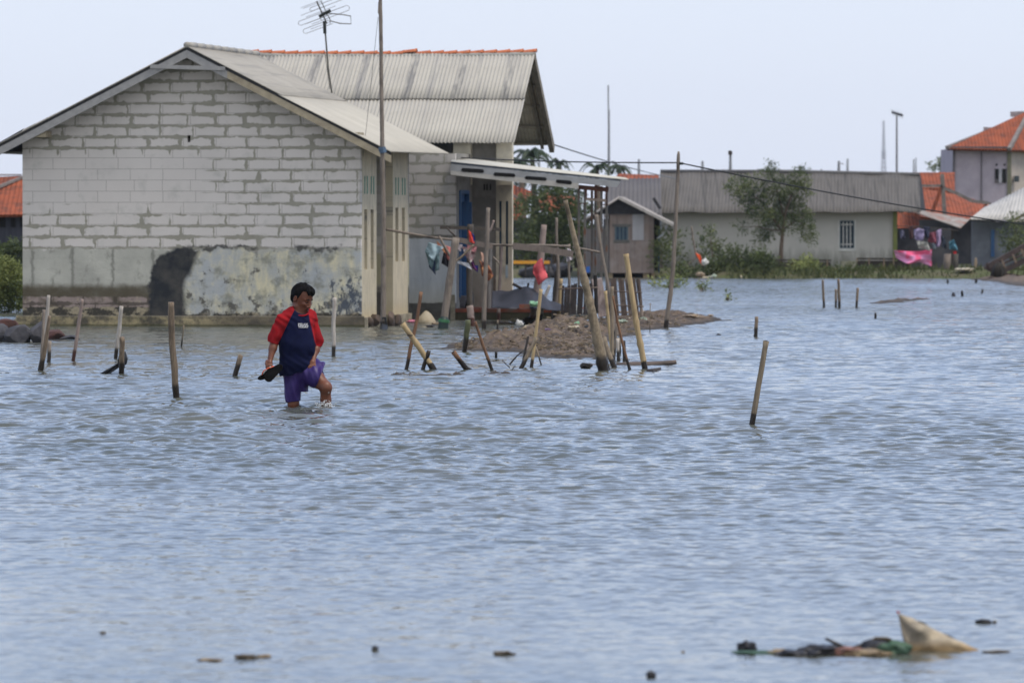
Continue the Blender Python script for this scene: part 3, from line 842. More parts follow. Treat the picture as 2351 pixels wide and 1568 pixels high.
    sheet = asbestos('porch_sheet', (.50, .49, .44), True, 5, .15)
    pr = MB()
    corrugated(pr, BL, FL, FR, BR, pitch=.076, amp=.009, flip=1, nv=3)
    pr.build('porch_roof', sheet, h, smooth=True)
    fb = simple('fascia_grey', (.36, .37, .39), (.28, .29, .30), 7, .7, (.6, 1, 1), .1)
    fdk = simple('fascia_blue', (.045, .06, .085), rough=.6, bump=0)
    wht = simple('fascia_light', (.50, .49, .46), (.42, .40, .37), 7, .7)
    def strip(a0, a1, b0, b1, y, th, mat, name, **k):
        m = MB(); m.prism([py(a0[0], a0[1], y), py(a1[0], a1[1], y), py(b1[0], b1[1], y), py(b0[0], b0[1], y)], (0, th, 0))
        return m.build(name, mat, h, **k)
    strip((1035, 376), (1425, 416), (1035, 372), (1425, 413), yf - .002, .03, fdk, 'fascia_trim')
    strip((1034, 392), (1416, 430), (1036, 376.5), (1425, 416.5), yf, .03, fb, 'fascia_board')
    strip((1035, 402), (1328, 434), (1034, 392.5), (1328, 421), yf - .004, .03, wht, 'lower_fascia')
    for (x0, x1, y0, y1) in ((1062, 1108, 386, 396), (1136, 1180, 396, 406), (1208, 1252, 404.5, 414), (1279, 1310, 412.5, 422.5)):
        m = MB(); s_ = (y1 - y0)
        pts = [(x0 - 4, y0 + 5), (x0, y0), (x1, y0 + 3.8 - 1), (x1 + 4, y0 + 8), (x1, y1 + 1.5), (x0, y1 - 1.5)]
        m.prism([py(a, b, yf - .012) for a, b in pts[::-1]], (0, .006, 0))
        m.build('fascia_slot', simple('dark_opening', (.012, .012, .012)), h)
    # steel porch columns, in pairs, with a rusty truss across the top
    steel = simple('old_steel', (.16, .155, .145), (.09, .085, .08), 12, .7, (1, 1, .5), .2, c3=(.15, .07, .04), s3=5)
    rust = simple('rusty_steel', (.11, .05, .035), (.06, .03, .025), 12, .85)
    for k, x in enumerate((1331, 1345, 1361, 1369, 1383, 1395)):
        yy = yf + .15 + (.5 if k in (2, 3) else 0)
        t_, b_ = py(x - 2, 428, yy), py(x, 722, yy)
        MB().box((t_.x - .021, yy - .021, b_.z - .25), (t_.x + .021, yy + .021, t_.z)).build('porch_post', steel, h)
    for (x0, y0, x1, y1, w) in ((1328, 430, 1397, 436, .085), (1345, 457, 1392, 461, .05), (1330, 468, 1346, 468, .02), (1383, 470, 1396, 470, .02)):
        MB().beam(py(x0, y0, yf + .1), py(x1, y1, yf + .1), .03, w).build('truss_bar', rust if w != .05 else simple('rusty_light', (.30, .24, .2)), h)
    for x in (1346, 1369, 1392):
        MB().beam(py(x, 430, yf + .1), py(x, 460, yf + .1), .025, .025).build('truss_bar', rust, h)
    MB().beam(py(1369, 414, yf + .05), py(1368, 430, yf + .05), .03, .05).build('truss_bar', rust, h)
    return h
house_rear()

# ---------------------------------------------------------------- roof antennas
def antenna(name, base, top, label, size=.45, detail=True, group=None, tilt=.35):
    base, top = Vector(base), Vector(top)
    h = root(name, base, label, 'antenna', group)
    dk = simple('antenna_mast', (.05, .055, .05), (.10, .09, .07), 20, .6)
    al = simple('antenna_rod', (.36, .36, .38), rough=.35, bump=0, spec=.6)
    m1 = base.lerp(top, .35) + Vector((-.02, 0, 0))
    MB().tube([base, m1, top], .016 if detail else .02, 8).build('mast', dk, h)
    if detail:
        MB().beam(top + Vector((0, 0, -.10)), top + Vector((-.01, 0, .14)), .06, .06).build('mast_clamp', simple('black_plastic', (.015, .02, .018), rough=.5), h)
    c = top + Vector((-.05, 0, .28 * size / .45))
    R = Matrix.Rotation(radians(0), 3, 'Z')
    rod = Vector((cos(tilt), -.25, sin(tilt))).normalized()   # element direction (leans up to the right)
    boom = Vector((.28, .35, -.62)).normalized()             # boom direction
    MB().tube([c - boom * size * .62, c + boom * size * .50], .013, 8).build('boom', dk, h)
    MB().tube([c - boom * size * .55 + rod * .08, c + boom * size * .45 + rod * .09], .008, 6).build('boom', dk, h)
    if detail:
        # folded dipole loops and rods
        def loop(off, l0, l1, gap, name_='loop'):
            p = c + boom * off
            a, b = p - rod * l0, p + rod * l1
            g = boom * gap
            pts = [p + rod * .0, b, b + rod * .03 + g * .3, b + rod * .03 + g * .7, b + g, p + g, a + g, a - rod * .03 + g * .7, a - rod * .03 + g * .3, a, p]
            MB().tube(pts, .0065, 6).build(name_, al, h)
        loop(-.20, .16, .52, .075); loop(-.02, .48, .05, .095); loop(.17, .46, .04, .10)
        loop(.02, .05, .50, .11); 
        for off, l0, l1 in ((-.27, .34, .18), (-.24, .30, .10), (-.12, .40, .12), (-.05, .32, .3), (.08, .40, .18), (.13, .28, .32), (.22, .34, .1), (.27, .3, .12)):
            p = c + boom * off
            MB().tube([p - rod * l0, p + rod * l1], .005, 6).build('element', al, h)
        q = c + Vector((.12, -.1, .0))
        MB().beam(c + Vector((-.06, -.02, -.06)), c + Vector((.16, -.02, .06)), .05, .06).build('balun_box', simple('black_plastic', (.015, .02, .018)), h)
        MB().tube([q, q + Vector((.25, 0, -.02)), q + Vector((.42, 0, -.05)), q + Vector((.43, 0, -.20)), q + Vector((.22, 0, -.19)), q + Vector((.03, 0, -.14))], .010, 6).build('reflector_loop', dk, h)
    else:
        for k in range(7):
            p = c + boom * (k - 3) * size * .16
            MB().tube([p - rod * size * .5, p + rod * size * .5], .006, 5).build('element', al, h)
    return h
a1 = P(762, 214, 108.0); a2 = P(746, 66, 108.0)
antenna('tv_antenna', a1, a2, 'large multi-loop television antenna on a bent dark mast rising from the block house roof')
# ---------------------------------------------------------------- vegetation helpers
def leaf_mat(name, a, b, c=None, tr=.25):
    if name in MATS: return MATS[name]
    n = NT(name, .25)
    g = n.N.new('ShaderNodeNewGeometry')
    col = n.mix(g.outputs['Random Per Island'], a, b)
    col = n.mix(n.mr(n.noise(1.6, 3, .6), .42, .62), col, c or tuple(k * .6 for k in a))
    tb = n.N.new('ShaderNodeBsdfTranslucent'); n.lk(col, tb.inputs[0])
    ms = n.N.new('ShaderNodeMixShader'); ms.inputs[0].default_value = tr
    n.base(col, .6)
    n.L.new(n.bsdf.outputs[0], ms.inputs[1]); n.L.new(tb.outputs[0], ms.inputs[2])
    n.L.new(ms.outputs[0], n.N['Material Output'].inputs[0])
    MATS[name] = n.mat
    return n.mat
def leaves(mb, clumps, n, size, seed=1, droop=.2, asp=.5):
    """clumps: (centre, (rx,ry,rz)); leaf-sized rhombs gathered on twiglets inside each clump"""
    r = random.Random(seed)
    tot = sum(c[1][0] * c[1][2] for c in clumps)
    for c, rad in clumps:
        k = int(n * rad[0] * rad[2] / tot / 6)
        for _ in range(k):
            while True:
                p = Vector((r.uniform(-1, 1), r.uniform(-1, 1), r.uniform(-1, 1)))
                if .25 < p.length < 1: break
            tw = Vector(c) + Vector((p.x * rad[0], p.y * rad[1], p.z * rad[2]))
            d0 = (p + Vector((r.uniform(-.5, .5), r.uniform(-.5, .5), r.uniform(-.2, .6)))).normalized()
            for q in range(6):
                b = tw + d0 * size * .5 * q + Vector((r.gauss(0, 1), r.gauss(0, 1), r.gauss(0, 1))) * size * .25
                d = (d0 + Vector((r.gauss(0, .8), r.gauss(0, .8), r.gauss(0, .6) - droop))).normalized()
                w = d.cross(Vector((r.gauss(0, 1), r.gauss(0, 1), r.gauss(0, 1)))).normalized()
                L = size * r.uniform(.7, 1.3)
                u = d.cross(w) * L * .08
                mb.add([b, b + d * L * .5 + w * L * asp * .5 + u, b + d * L, b + d * L * .5 - w * L * asp * .5 + u], [(0, 1, 2, 3)])
    return mb
G_MANG = leaf_mat('mangrove_leaf', (.10, .135, .055), (.18, .20, .075), (.06, .085, .042))
G_BRIGHT = leaf_mat('bright_leaf', (.19, .23, .07), (.30, .32, .11), (.08, .11, .04))
G_SHRUB = leaf_mat('shrub_leaf', (.06, .085, .03), (.12, .15, .05), (.035, .05, .022))
G_PALM = leaf_mat('palm_leaf', (.035, .06, .035), (.07, .095, .05), (.03, .05, .035))
BARK = simple('bark', (.16, .12, .09), (.09, .07, .055), 12, .9, (1, 1, .3), .5)
def P3(x, y, Y): return P(x, y, Y)
def plant(name, base_px, Y, clumps_px, n, size, label, cat, leaf=G_SHRUB, trunk=None, group=None, seed=1, zb=None, depth=.8, asp=.5):
    """clumps_px: (x, y, rx, ry) in picture units at distance Y"""
    s = F_PX / Y
    b = P(base_px[0], base_px[1], Y)
    if zb is not None: b.z = zb
    h = root(name, b, label, cat, group)
    cl = []
    r = random.Random(seed)
    for (x, y, rx, ry) in clumps_px:
        c = P(x, y, Y); c.y += r.uniform(-.5, .5) * depth
        cl.append((c, (rx / s, max(rx, ry) / s * depth, ry / s)))
    leaves(MB(), cl, n, size, seed, asp=asp).build('crown' if trunk else 'foliage', leaf, h)
    tm = MB()
    if trunk:
        for pts, r0, r1 in trunk:
            q = [P(x, y, Y) for x, y in pts]
            k = len(q)
            tm.tube(q, [r0 + (r1 - r0) * i / (k - 1) for i in range(k)], 7, wob=.12, seed=seed)
        tm.build('trunk', BARK, h, smooth=True)
    else:
        for c, rd in cl[:8]:
            tm.tube([b + Vector((r.uniform(-.05, .05), 0, -.05)), b.lerp(c, .5) + Vector((0, 0, .05)), c], [.02, .014, .006], 5)
        tm.build('stem', BARK, h, smooth=True)
    return h

# ---------------------------------------------------------------- far bank : long house
s200 = F_PX / 200.0
grey_roof = asbestos('far_grey_roof', (.125, .118, .112), True, 0, .7, (.05, .05, .05))
grey_roof2 = asbestos('far_grey_roof_dark', (.125, .12, .125), True, 7, .4, (.12, .12, .13))
OR2 = NT('far_orange_tiles', .15)
_o = OR2.mapping(scale=(1, 1, 1))
_c = OR2.mix(OR2.mr(OR2.noise(1.1, 6, .7, _o), .36, .62), (.30, .085, .042), (.20, .06, .034))
_c = OR2.mix(OR2.mr(OR2.noise(2.2, 6, .75, _o), .50, .66, 0, .8), _c, (.10, .05, .04))
_w = OR2.N.new('ShaderNodeTexWave'); _w.inputs['Scale'].default_value = 2.2; _w.bands_direction = 'X'; OR2.lk(OR2.obj(), _w.inputs[0])
OR2.bump(_w.outputs['Fac'], .7, .04)
OR2 = OR2.base(_c, .85)

def long_house():
    Yw = 203.0
    h = root('long_house', P(1780, 618, Yw), 'long low cream house with grey corrugated roof and a barred window, on the far bank', 'house')
    n = NT('long_house_wall', .15)
    geo = n.N.new('ShaderNodeNewGeometry').outputs['Position']
    so = n.sep(geo); v = n.comb(so[0], so[2], 0)
    c = n.mix(n.mr(n.noise(.8, 4, .6, v), .35, .65), (.48, .47, .45), (.42, .415, .40))
    mold = n.math('ADD', n.mr(so[2], .28, 1.25, .42, 0), n.math('MULTIPLY', n.noise(2.0, 6, .7, n.mapping(v, scale=(3.2, .5, 1))), .6))
    c = n.mix(n.mr(mold, .42, .68, 0, .85), c, (.14, .145, .12))
    wall = n.base(c, .9)
    def q(x, y, Y=Yw): return P(x, y, Y)
    # wall with window opening
    x0, x1 = q(1519, 500).x, q(2050, 500).x
    wx0, wx1 = q(1928, 540).x, q(1961, 540).x
    zb, zt = -.4, q(1700, 478).z
    wz0, wz1 = q(1940, 570).z, q(1940, 507).z
    m = MB()
    m.box((x0, Yw, zb), (wx0, Yw + .15, zt)); m.box((wx1, Yw, zb), (x1, Yw + .15, zt))
    m.box((wx0, Yw, zb), (wx1, Yw + .15, wz0)); m.box((wx0, Yw, wz1), (wx1, Yw + .15, zt))
    m.build('wall', wall, h)
    w = MB().box((wx0, Yw + .10, wz0), (wx1, Yw + .13, wz1)).build('window', simple('window_teal', (.008, .03, .055), rough=.25, bump=0), h)
    wf = simple('white_frame', (.62, .63, .62), rough=.6, bump=0)
    fm = MB(); a = .05
    fm.box((wx0 - a, Yw - .03, wz0 - .10), (wx1 + a, Yw + .02, wz0 - .001)).build('sill', wf, w)
    for (a0, b0, a1, b1) in ((wx0, wz0, wx0 + .035, wz1), (wx1 - .035, wz0, wx1, wz1), (wx0 + .036, wz1 - .04, wx1 - .036, wz1), (wx0 + .036, wz0, wx1 - .036, wz0 + .03)):
        MB().box((a0, Yw - .02, b0), (a1, Yw + .03, b1)).build('frame', simple('teal_frame', (.01, .05, .085), rough=.5, bump=0), w)
    for k in range(1, 4):
        x = wx0 + (wx1 - wx0) * k / 4
        MB().box((x - .017, Yw + .04, wz0 + .031), (x + .017, Yw + .06, wz1 - .041)).build('bar', wf, w)
    for zz in (.14, .86):
        z = wz0 + (wz1 - wz0) * zz
        MB().box((wx0 + .037, Yw + .061, z - .02), (wx1 - .037, Yw + .075, z + .02)).build('bar', wf, w)
    for a_, b_ in (((wx0 - .06, wz0 - .099), (wx0 - .002, wz1 + .02)), ((wx1 + .002, wz0 - .099), (wx1 + .06, wz1 + .02))):
        MB().box((a_[0], Yw - .028, a_[1] + .1), (b_[0], Yw - .002, b_[1])).build('trim', wf, w)
    # side/back walls
    MB().box((x0, Yw + .151, zb), (x0 + .15, Yw + 6, zt)).build('side_wall', wall, h)
    MB().box((x1 - .15, Yw + .151, zb), (x1, Yw + 6, zt)).build('side_wall', wall, h)
    # roof: front and back slopes
    e0, e1 = P(1503, 489, Yw - .6), P(2113, 487, Yw - .6)
    r0, r1 = P(1516, 396, Yw + 2.7), P(2112, 403, Yw + 2.7)
    rm = r0.lerp(r1, .5) + Vector((0, 0, .05))
    for a, b, c_, d in ((r0, rm, e0.lerp(e1, .5) - Vector((0, 0, .03)), e0), (rm, r1, e1, e0.lerp(e1, .5) - Vector((0, 0, .03)))):
        corrugated(MB(), a, b, c_, d, pitch=.12, amp=.010, per=5, thick=.02, nv=6, jitter=.07, flip=1).build('roof', grey_roof, h, smooth=True)
    b0, b1 = P(1519, 489, Yw + 6.5), P(2112, 480, Yw + 6.5)
    b0.z = e0.z; b1.z = e1.z
    corrugated(MB(), r1, r0, b0, b1, pitch=.3, amp=.02, per=5, thick=.02, flip=1).build('rear_roof', grey_roof, h, smooth=True)
    rc = MB(); rc.tube([r0 + Vector((0, 0, .03)), rm + Vector((0, 0, .03)), r1 + Vector((0, 0, .03))], .07, 8)
    rc.build('ridge_cap', simple('dark_ridge', (.12, .12, .125), rough=.9), h, smooth=True)
    # green corner post and black gable side
    MB().box((x1 + .002, Yw - .12, zb), (x1 + .15, Yw + .05, zt)).build('corner_post', simple('green_post', (.20, .22, .07), (.13, .15, .05), 4), h)
    g = [P(2112, 403, Yw + 2.65), P(2110, 486, Yw - .5), P(2124, 488, Yw + 2.65)]
    MB().prism(g, (.03, 0, 0)).build('gable_end', simple('dark_gable', (.045, .045, .05), rough=.9), h)
    # little awning at the right end
    A = [P(2098, 486, Yw - .6), P(2120, 484, Yw + .4), P(2226, 503, Yw + .4), P(2205, 523, Yw - 1.2), P(2130, 497, Yw - 1.0)]
    MB().prism(A, (0, 0, -.03)).build('awning', simple('awning_sheet', (.30, .28, .26), (.2, .17, .15), 3, c3=(.25, .12, .09), s3=2), h)
    MB().beam(P(2186, 512, Yw), P(2186, 630, Yw), .08, .08).build('awning_post', simple('dark_wood', (.06, .05, .045)), h)
    # dark porch recess behind the awning
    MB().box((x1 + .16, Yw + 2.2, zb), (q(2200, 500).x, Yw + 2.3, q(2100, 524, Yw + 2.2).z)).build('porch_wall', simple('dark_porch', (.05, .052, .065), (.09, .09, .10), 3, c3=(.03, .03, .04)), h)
long_house()
def left_extension():
    Yw = 201.0
    h = root('grey_extension', P(1450, 618, Yw), 'low grey-roofed building with an orange tiled ridge, behind the wooden stilt hut', 'house')
    e0, e1 = P(1385, 500, Yw), P(1520, 505, Yw)
    r0, r1 = P(1392, 412, Yw + 3), P(1517, 410, Yw + 3)
    corrugated(MB(), r0, r1, e1, e0, pitch=.15, amp=.02, per=5, thick=.02).build('roof', grey_roof2, h, smooth=True)
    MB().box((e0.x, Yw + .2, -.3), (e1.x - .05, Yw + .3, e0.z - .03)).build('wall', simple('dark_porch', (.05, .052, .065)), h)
    o0, o1 = P(1405, 413, Yw + 3.2), P(1513, 413, Yw + 3.2)
    o2, o3 = P(1513, 402, Yw + 4), P(1422, 399, Yw + 4)
    MB().prism([o0, o1, o2, o3], (0, .1, 0)).build('tile_ridge', OR2, h)
    MB().beam(P(1500, 455, Yw - .3), P(1516, 480, Yw - .3), .25, .10).build('gable_board', simple('dark_gable', (.045, .045, .05)), h)
left_extension()

def stilt_hut():
    Yw = 193.5
    h = root('wooden_hut', P(1435, 630, Yw), 'small weathered plank hut on short stilts with a blue window and gabled roof', 'hut')
    n = NT('hut_planks', .15)
    so = n.sep(); 
    st = n.noise(1.4, 6, .6, n.mapping(scale=(7, 1, .35)))
    c = n.mix(n.mr(st, .35, .65), (.27, .215, .19), (.18, .145, .13))
    c = n.mix(n.mr(n.noise(1.3, 4, .6, n.mapping(loc=(3, 0, 1))), .5, .68, 0, .6), c, (.33, .30, .285))
    w = n.N.new('ShaderNodeTexWave'); w.inputs['Scale'].default_value = 2.1; w.bands_direction = 'X'; w.wave_profile = 'SAW'; n.lk(n.obj(), w.inputs[0])
    n.bump(w.outputs['Fac'], .5, .03)
    pl = n.base(c, .9)
    q = lambda x, y, Y=Yw: P(x, y, Y)
    x0, x1 = q(1400, 560).x, q(1501, 560).x
    zb = q(1450, 627).z; ze = q(1500, 492).z
    wx0, wx1, wz0, wz1 = q(1413.5, 540).x, q(1440, 540).x, q(1420, 551).z, q(1420, 521).z
    m = MB(); zt = ze + .02
    m.box((x0, Yw, zb), (wx0, Yw + .08, zt)); m.box((wx1, Yw, zb), (x1, Yw + .08, zt)); m.box((wx0, Yw, zb), (wx1, Yw + .08, wz0)); m.box((wx0, Yw, wz1), (wx1, Yw + .08, zt))
    m.build('wall', pl, h)
    MB().box((q(1452, 500).x, Yw - .02, q(1452, 552).z), (q(1478, 500).x, Yw - .002, zt - .02)).build('patch_panel', simple('pale_panel', (.40, .40, .42), (.33, .33, .35), 3), h)
    wn = MB().box((wx0, Yw + .05, wz0), (wx1, Yw + .07, wz1)).build('window', simple('blue_glass', (.03, .07, .12)), h)
    bf = simple('faded_blue_frame', (.09, .15, .19), rough=.7, bump=0)
    for k in (0, .36, .66, 1):
        x = wx0 + (wx1 - wx0) * k
        MB().box((x - .025, Yw - .02, wz0), (x + .025, Yw + .04, wz1)).build('frame', bf, wn)
    MB().box((wx0 - .12, Yw - .03, wz1 + .001), (wx1 + .12, Yw - .003, wz1 + .09)).build('frame', simple('hut_trim', (.14, .14, .13)), wn)
    MB().box((wx0 - .08, Yw - .03, wz0 - .09), (wx1 + .08, Yw - .003, wz0 - .001)).build('sill', simple('hut_trim', (.14, .14, .13)), wn)
    MB().box((q(1340, 560).x, Yw + .4, zb), (x0 - .002, Yw + .5, q(1400, 525).z)).build('annex_wall', simple('annex_grey', (.21, .19, .18), (.13, .12, .12), 3, stretch=(4, 1, .4)), h)
    MB().box((x1 - .1, Yw + .081, zb), (x1, Yw + 3, zt)).build('side_wall', pl, h)
    MB().box((x0, Yw + .081, zb), (x0 + .1, Yw + 3, zt)).build('side_wall', pl, h)
    MB().prism([(x0 + .101, Yw + 3.0, zb), (x1 - .101, Yw + 3.0, zb), (x1 - .101, Yw + 3.0, zt), (x0 + .101, Yw + 3.0, zt)], (0, .1, 0)).build('rear_wall', pl, h)
    ap, el, er = q(1421, 452, Yw - .5), q(1335, 508, Yw - .5), q(1545, 516, Yw - .5)
    MB().prism([q(1419, 458, Yw - .1), q(1370, 492, Yw - .1), q(1497, 492, Yw - .1)], (0, .05, 0)).build('gable_end', simple('dark_gable', (.02, .025, .045)), h)
    back = Vector((.25, 4.0, 0))
    rs = asbestos('hut_roof', (.33, .31, .30), True, 2, .3)
    corrugated(MB(), ap, ap + back, er + back, er, pitch=.15, amp=.02, thick=.05, per=5, flip=-1).build('roof', rs, h, smooth=True)
    corrugated(MB(), ap + back, ap, el, el + back, pitch=.15, amp=.02, thick=.04, per=5, flip=-1).build('roof', rs, h, smooth=True)
    MB().beam(ap + Vector((0, -.03, -.04)), er + Vector((0, -.03, -.02)), .03, .09).build('barge_board', simple('pale_barge', (.38, .36, .34)), h)
    MB().tube([q(1530, 518, Yw - .3), q(1527, 535, Yw - .3), q(1514, 545, Yw - .3), q(1509, 548, Yw - .3)], .03, 6).build('gutter_pipe', simple('pvc_pipe', (.45, .47, .52)), h, smooth=True)
    for x, w_ in ((1484, 14), (1499, 8), (1402, 10), (1440, 8)):
        MB().box((q(x - w_ / 2, 600).x, Yw + .1, -.3), (q(x + w_ / 2, 600).x, Yw + .3, zb - .002)).build('stilt', simple('tan_stilt', (.36, .27, .15), (.24, .2, .14), 4), h)
    MB().box((x0, Yw + .8, -.3), (x1, Yw + 1.0, zb - .003)).build('underfloor_shade', simple('dark_opening', (.012, .012, .012)), h)  # black box painting the shade beneath the hut floor
    # dark doorway side with blue jamb to the right
    MB().box((q(1502, 560).x, Yw + 3.2, zb - .1), (q(1519, 560).x, Yw + 3.3, q(1510, 490).z)).build('passage', simple('dark_opening', (.012, .012, .012)), h)
    MB().box((q(1515, 560).x, Yw + 2.0, zb), (q(1518, 560).x, Yw + 2.1, q(1510, 520).z)).build('blue_jamb', simple('blue_paint', (.018, .10, .26)), h)
stilt_hut()

def hip_roof(h, pts, mat, name='roof', th=(0, 0, -.1)):
    return MB().prism(pts, th).build(name, mat, h)
def right_houses():
    # orange hip-roofed house behind the long house
    Y = 222.0
    h = root('orange_roof_house', P(2200, 560, Y), 'house with sagging orange tiled roof between the long cream and tall lilac houses', 'house')
    q = lambda x, y, d=0: P(x, y, Y + d)
    gm = simple('tile_mortar', (.22, .20, .19), (.14, .12, .11), 5)
    hip_roof(h, [q(2100, 396, 5), q(2192, 396, 5), q(2192, 470, 1), q(2100, 480, 1)], OR2, 'rear_roof', (0, .15, -.05))
    main = [q(2113, 432, 2), q(2163, 432, 2), q(2196, 446, 2), q(2232, 460, 1.8), q(2264, 466, 1.5), q(2300, 477, 1), q(2290, 492, -1), q(2225, 503, -2), q(2150, 503, -2), q(2112, 497, -2)]
    hip_roof(h, main, OR2, 'front_roof', (0, .15, -.05))
    hip_roof(h, [q(2055, 480, 3), q(2165, 488, 3), q(2165, 535, 1.5), q(2055, 535, 1.5)], OR2, 'lower_roof', (0, .15, -.05))
    for a, b, w in (((2163, 428), (2136, 498), .14), ((2163, 400), (2169, 500), .15), ((2113, 427), (2163, 427), .10), ((2163, 430), (2196, 444), .11), ((2196, 444), (2232, 462), .12), ((2232, 462), (2268, 466), .12), ((2268, 466), (2302, 478), .09), ((2266, 464), (2252, 496), .1)):
        MB().beam(q(*a, -2.3), q(*b, -2.3), .12, w).build('ridge_tile', OR2 if a == (2163, 428) or a[0] > 2265 and b[1] > 480 else gm, h)
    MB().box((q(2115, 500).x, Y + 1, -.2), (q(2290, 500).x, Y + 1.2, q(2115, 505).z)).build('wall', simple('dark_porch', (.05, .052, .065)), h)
    # tall lilac house
    Y = 236.0
    h = root('tall_lilac_house', P(2260, 560, Y), 'tall pale lilac house with an orange hipped roof, rising at the right edge', 'house')
    q2 = lambda x, y, d=0: P(x, y, Y + d)
    ll = simple('lilac_block', (.40, .36, .42), (.35, .315, .375), 3, .9, c3=(.30, .27, .32), s3=1)
    be = simple('beige_render', (.42, .375, .33), (.35, .31, .28), 3, .9)
    xl, xm, xr = q2(2189, 400).x, q2(2315, 400).x, q2(2420, 400).x
    zt = q2(2200, 340).z
    MB().box((xl, Y, 0), (xm, Y + .3, zt)).build('wall', ll, h)
    MB().prism([(xm, Y, 0), (xr, Y + 3.5, 0), (xr, Y + 3.5, zt), (xm, Y, zt)], (0, .3, 0)).build('side_wall', be, h, label='beige side wall')
    MB().box((xl, Y + .301, 0), (xl + .3, Y + 7, zt)).build('side_wall', ll, h)
    dkp = simple('drain_pipe', (.12, .11, .12)); grn = simple('mould_corner', (.17, .17, .12))
    MB().box((q2(2252, 400).x, Y - .06, 0), (q2(2254, 400).x, Y - .002, zt)).build('drain_pipe', dkp, h)
    MB().box((xl - .03, Y - .08, 0), (xl + .05, Y - .003, zt)).build('corner_trim', dkp, h)
    MB().box((xm - .05, Y - .06, 0), (xm + .12, Y - .004, zt)).build('corner_trim', grn, h)
    wx = (2285, 2309); f = MB().box((q2(2284, 400).x, Y - .04, q2(0, 420).z), (q2(2310, 400).x, Y - .01, q2(0, 388).z)).build('window', simple('dark_opening', (.012, .012, .012)), h)
    MB().box((q2(2293, 400).x, Y - .07, q2(0, 420).z), (q2(2300, 400).x, Y - .041, q2(0, 388).z)).build('curtain', simple('curtain', (.4, .4, .45)), f)
    MB().box((q2(2284, 400).x, Y - .06, q2(0, 420).z), (q2(2293, 400).x, Y - .041, q2(0, 420).z + .15)).build('sill', dkp, f)
    for x in (2288, 2306):
        MB().box((q2(x - 2, 400).x, Y - .03, q2(0, 381).z), (q2(x + 2, 400).x, Y - .008, q2(0, 376).z)).build('vent', simple('dark_opening', (.012, .012, .012)), h)
    wy = Y + 1.0
    MB().box((q2(2330, 400).x, Y + .2, q2(0, 418).z), (q2(2341, 400).x, Y + .45, q2(0, 404).z)).build('window', simple('dark_window', (.04, .055, .06), rough=.3), h)
    pk, lk = (2361, 258), (2318, 299)
    roofA = [q2(2174, 341, -.6), q2(2317, 344, -.6), q2(2352, 262, 2.5), q2(2332, 282, 2.5), q2(2305, 304, 2.8), q2(2278, 308, 2.8), q2(2255, 311, 2.5)]
    roofA = [q2(2174, 341, -.6), q2(2317, 344, -.6), q2(2366, 252, 3.0), q2(2332, 266, 3.0), q2(2316, 290, 3.0), q2(2290, 305, 3.0), q2(2262, 307, 3.0), q2(2224, 321, 1.5)]
    hip_roof(h, roofA, OR2, 'front_roof', (0, .12, -.08))
    hip_roof(h, [q2(2317, 344, -.6), q2(2430, 348, 3), q2(2420, 262, 6), q2(2366, 252, 3)], OR2, 'side_roof', (0, .12, -.08))
    MB().beam(q2(2317, 343, -.75), q2(2366, 252, 2.9), .15, .14).build('hip_tile', gm, h)
    MB().beam(q2(2174, 339, -.65), q2(2262, 304, 2.9), .15, .12).build('hip_tile', gm, h)
    MB().beam(q2(2258, 301, 2.9), q2(2283, 302, 2.9), .2, .32).build('ridge_tile', simple('pale_ridge', (.34, .31, .33)), h)
    MB().beam(q2(2320, 263, 2.9), q2(2352, 262, 2.9), .2, .22).build('ridge_tile', simple('pale_ridge', (.34, .31, .33)), h)
    MB().box((q2(2176, 341, -.6).x, Y - .55, zt - .02), (xm, Y - .01, zt + .05)).build('eave_board', dkp, h)
    # pale low roof at far right
    Y = 214.0
    h = root('pale_roof_house', P(2300, 600, Y), 'low house with a pale grey corrugated roof at the right edge, bluish walls in shade', 'house')
    q3 = lambda x, y, d=0: P(x, y, Y + d)
    rs = asbestos('pale_far_roof', (.46, .45, .43), True, 4, .3)
    corrugated(MB(), q3(2400, 408, 3.5), q3(2262, 478, 3.5), q3(2226, 505, 0), q3(2400, 507, 0), pitch=.15, amp=.02, per=5, thick=.04, flip=-1).build('roof', rs, h, smooth=True)
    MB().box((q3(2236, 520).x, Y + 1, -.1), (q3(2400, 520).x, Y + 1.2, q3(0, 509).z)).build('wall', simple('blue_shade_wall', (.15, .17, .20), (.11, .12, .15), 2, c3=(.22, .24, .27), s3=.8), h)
    MB().box((q3(2280, 520).x, Y + .9, q3(0, 590).z), (q3(2288, 520).x, Y + .99, q3(0, 528).z)).build('door', simple('blue_paint', (.018, .10, .26)), h)
    MB().beam(q3(2330, 505, -.3), q3(2352, 492, -.3), .1, .1).build('branch', BARK, h)
right_houses()

def left_house():
    Y = 176.0
    h = root('orange_roof_shed', P(20, 600, Y), 'dark plank shed with a plain orange tiled roof at the left edge', 'shed')
    q = lambda x, y, d=0: P(x, y, Y + d)
    hip_roof(h, [q(-120, 495), q(75, 492), q(95, 404, 3), q(52, 404, 3), (q(-120, 412, 3))], OR2, 'roof', (0, .1, -.08))
    MB().beam(q(-60, 452, 1), q(60, 404, 2.9), .1, .08).build('hip_tile', simple('tile_mortar', (.22, .20, .19)), h)
    MB().beam(q(-120, 402, 3), q(50, 402, 3), .1, .05).build('ridge_cap', simple('pale_ridge', (.34, .31, .33)), h)
    dw = simple('dark_planks', (.055, .058, .075), (.035, .037, .05), 3, .9, (6, 1, .4), .3)
    MB().box((q(-120, 500).x, Y + .5, -.1), (q(75, 500).x, Y + .6, q(0, 492).z)).build('wall', dw, h)
    for a, b in ((22, 32), (43, 62), (-6, 10)):
        MB().box((q(a, 500).x, Y + .44, q(0, 522).z), (q(b, 500).x, Y + .49, q(0, 500).z)).build('window', simple('dark_opening', (.012, .012, .012)), h)
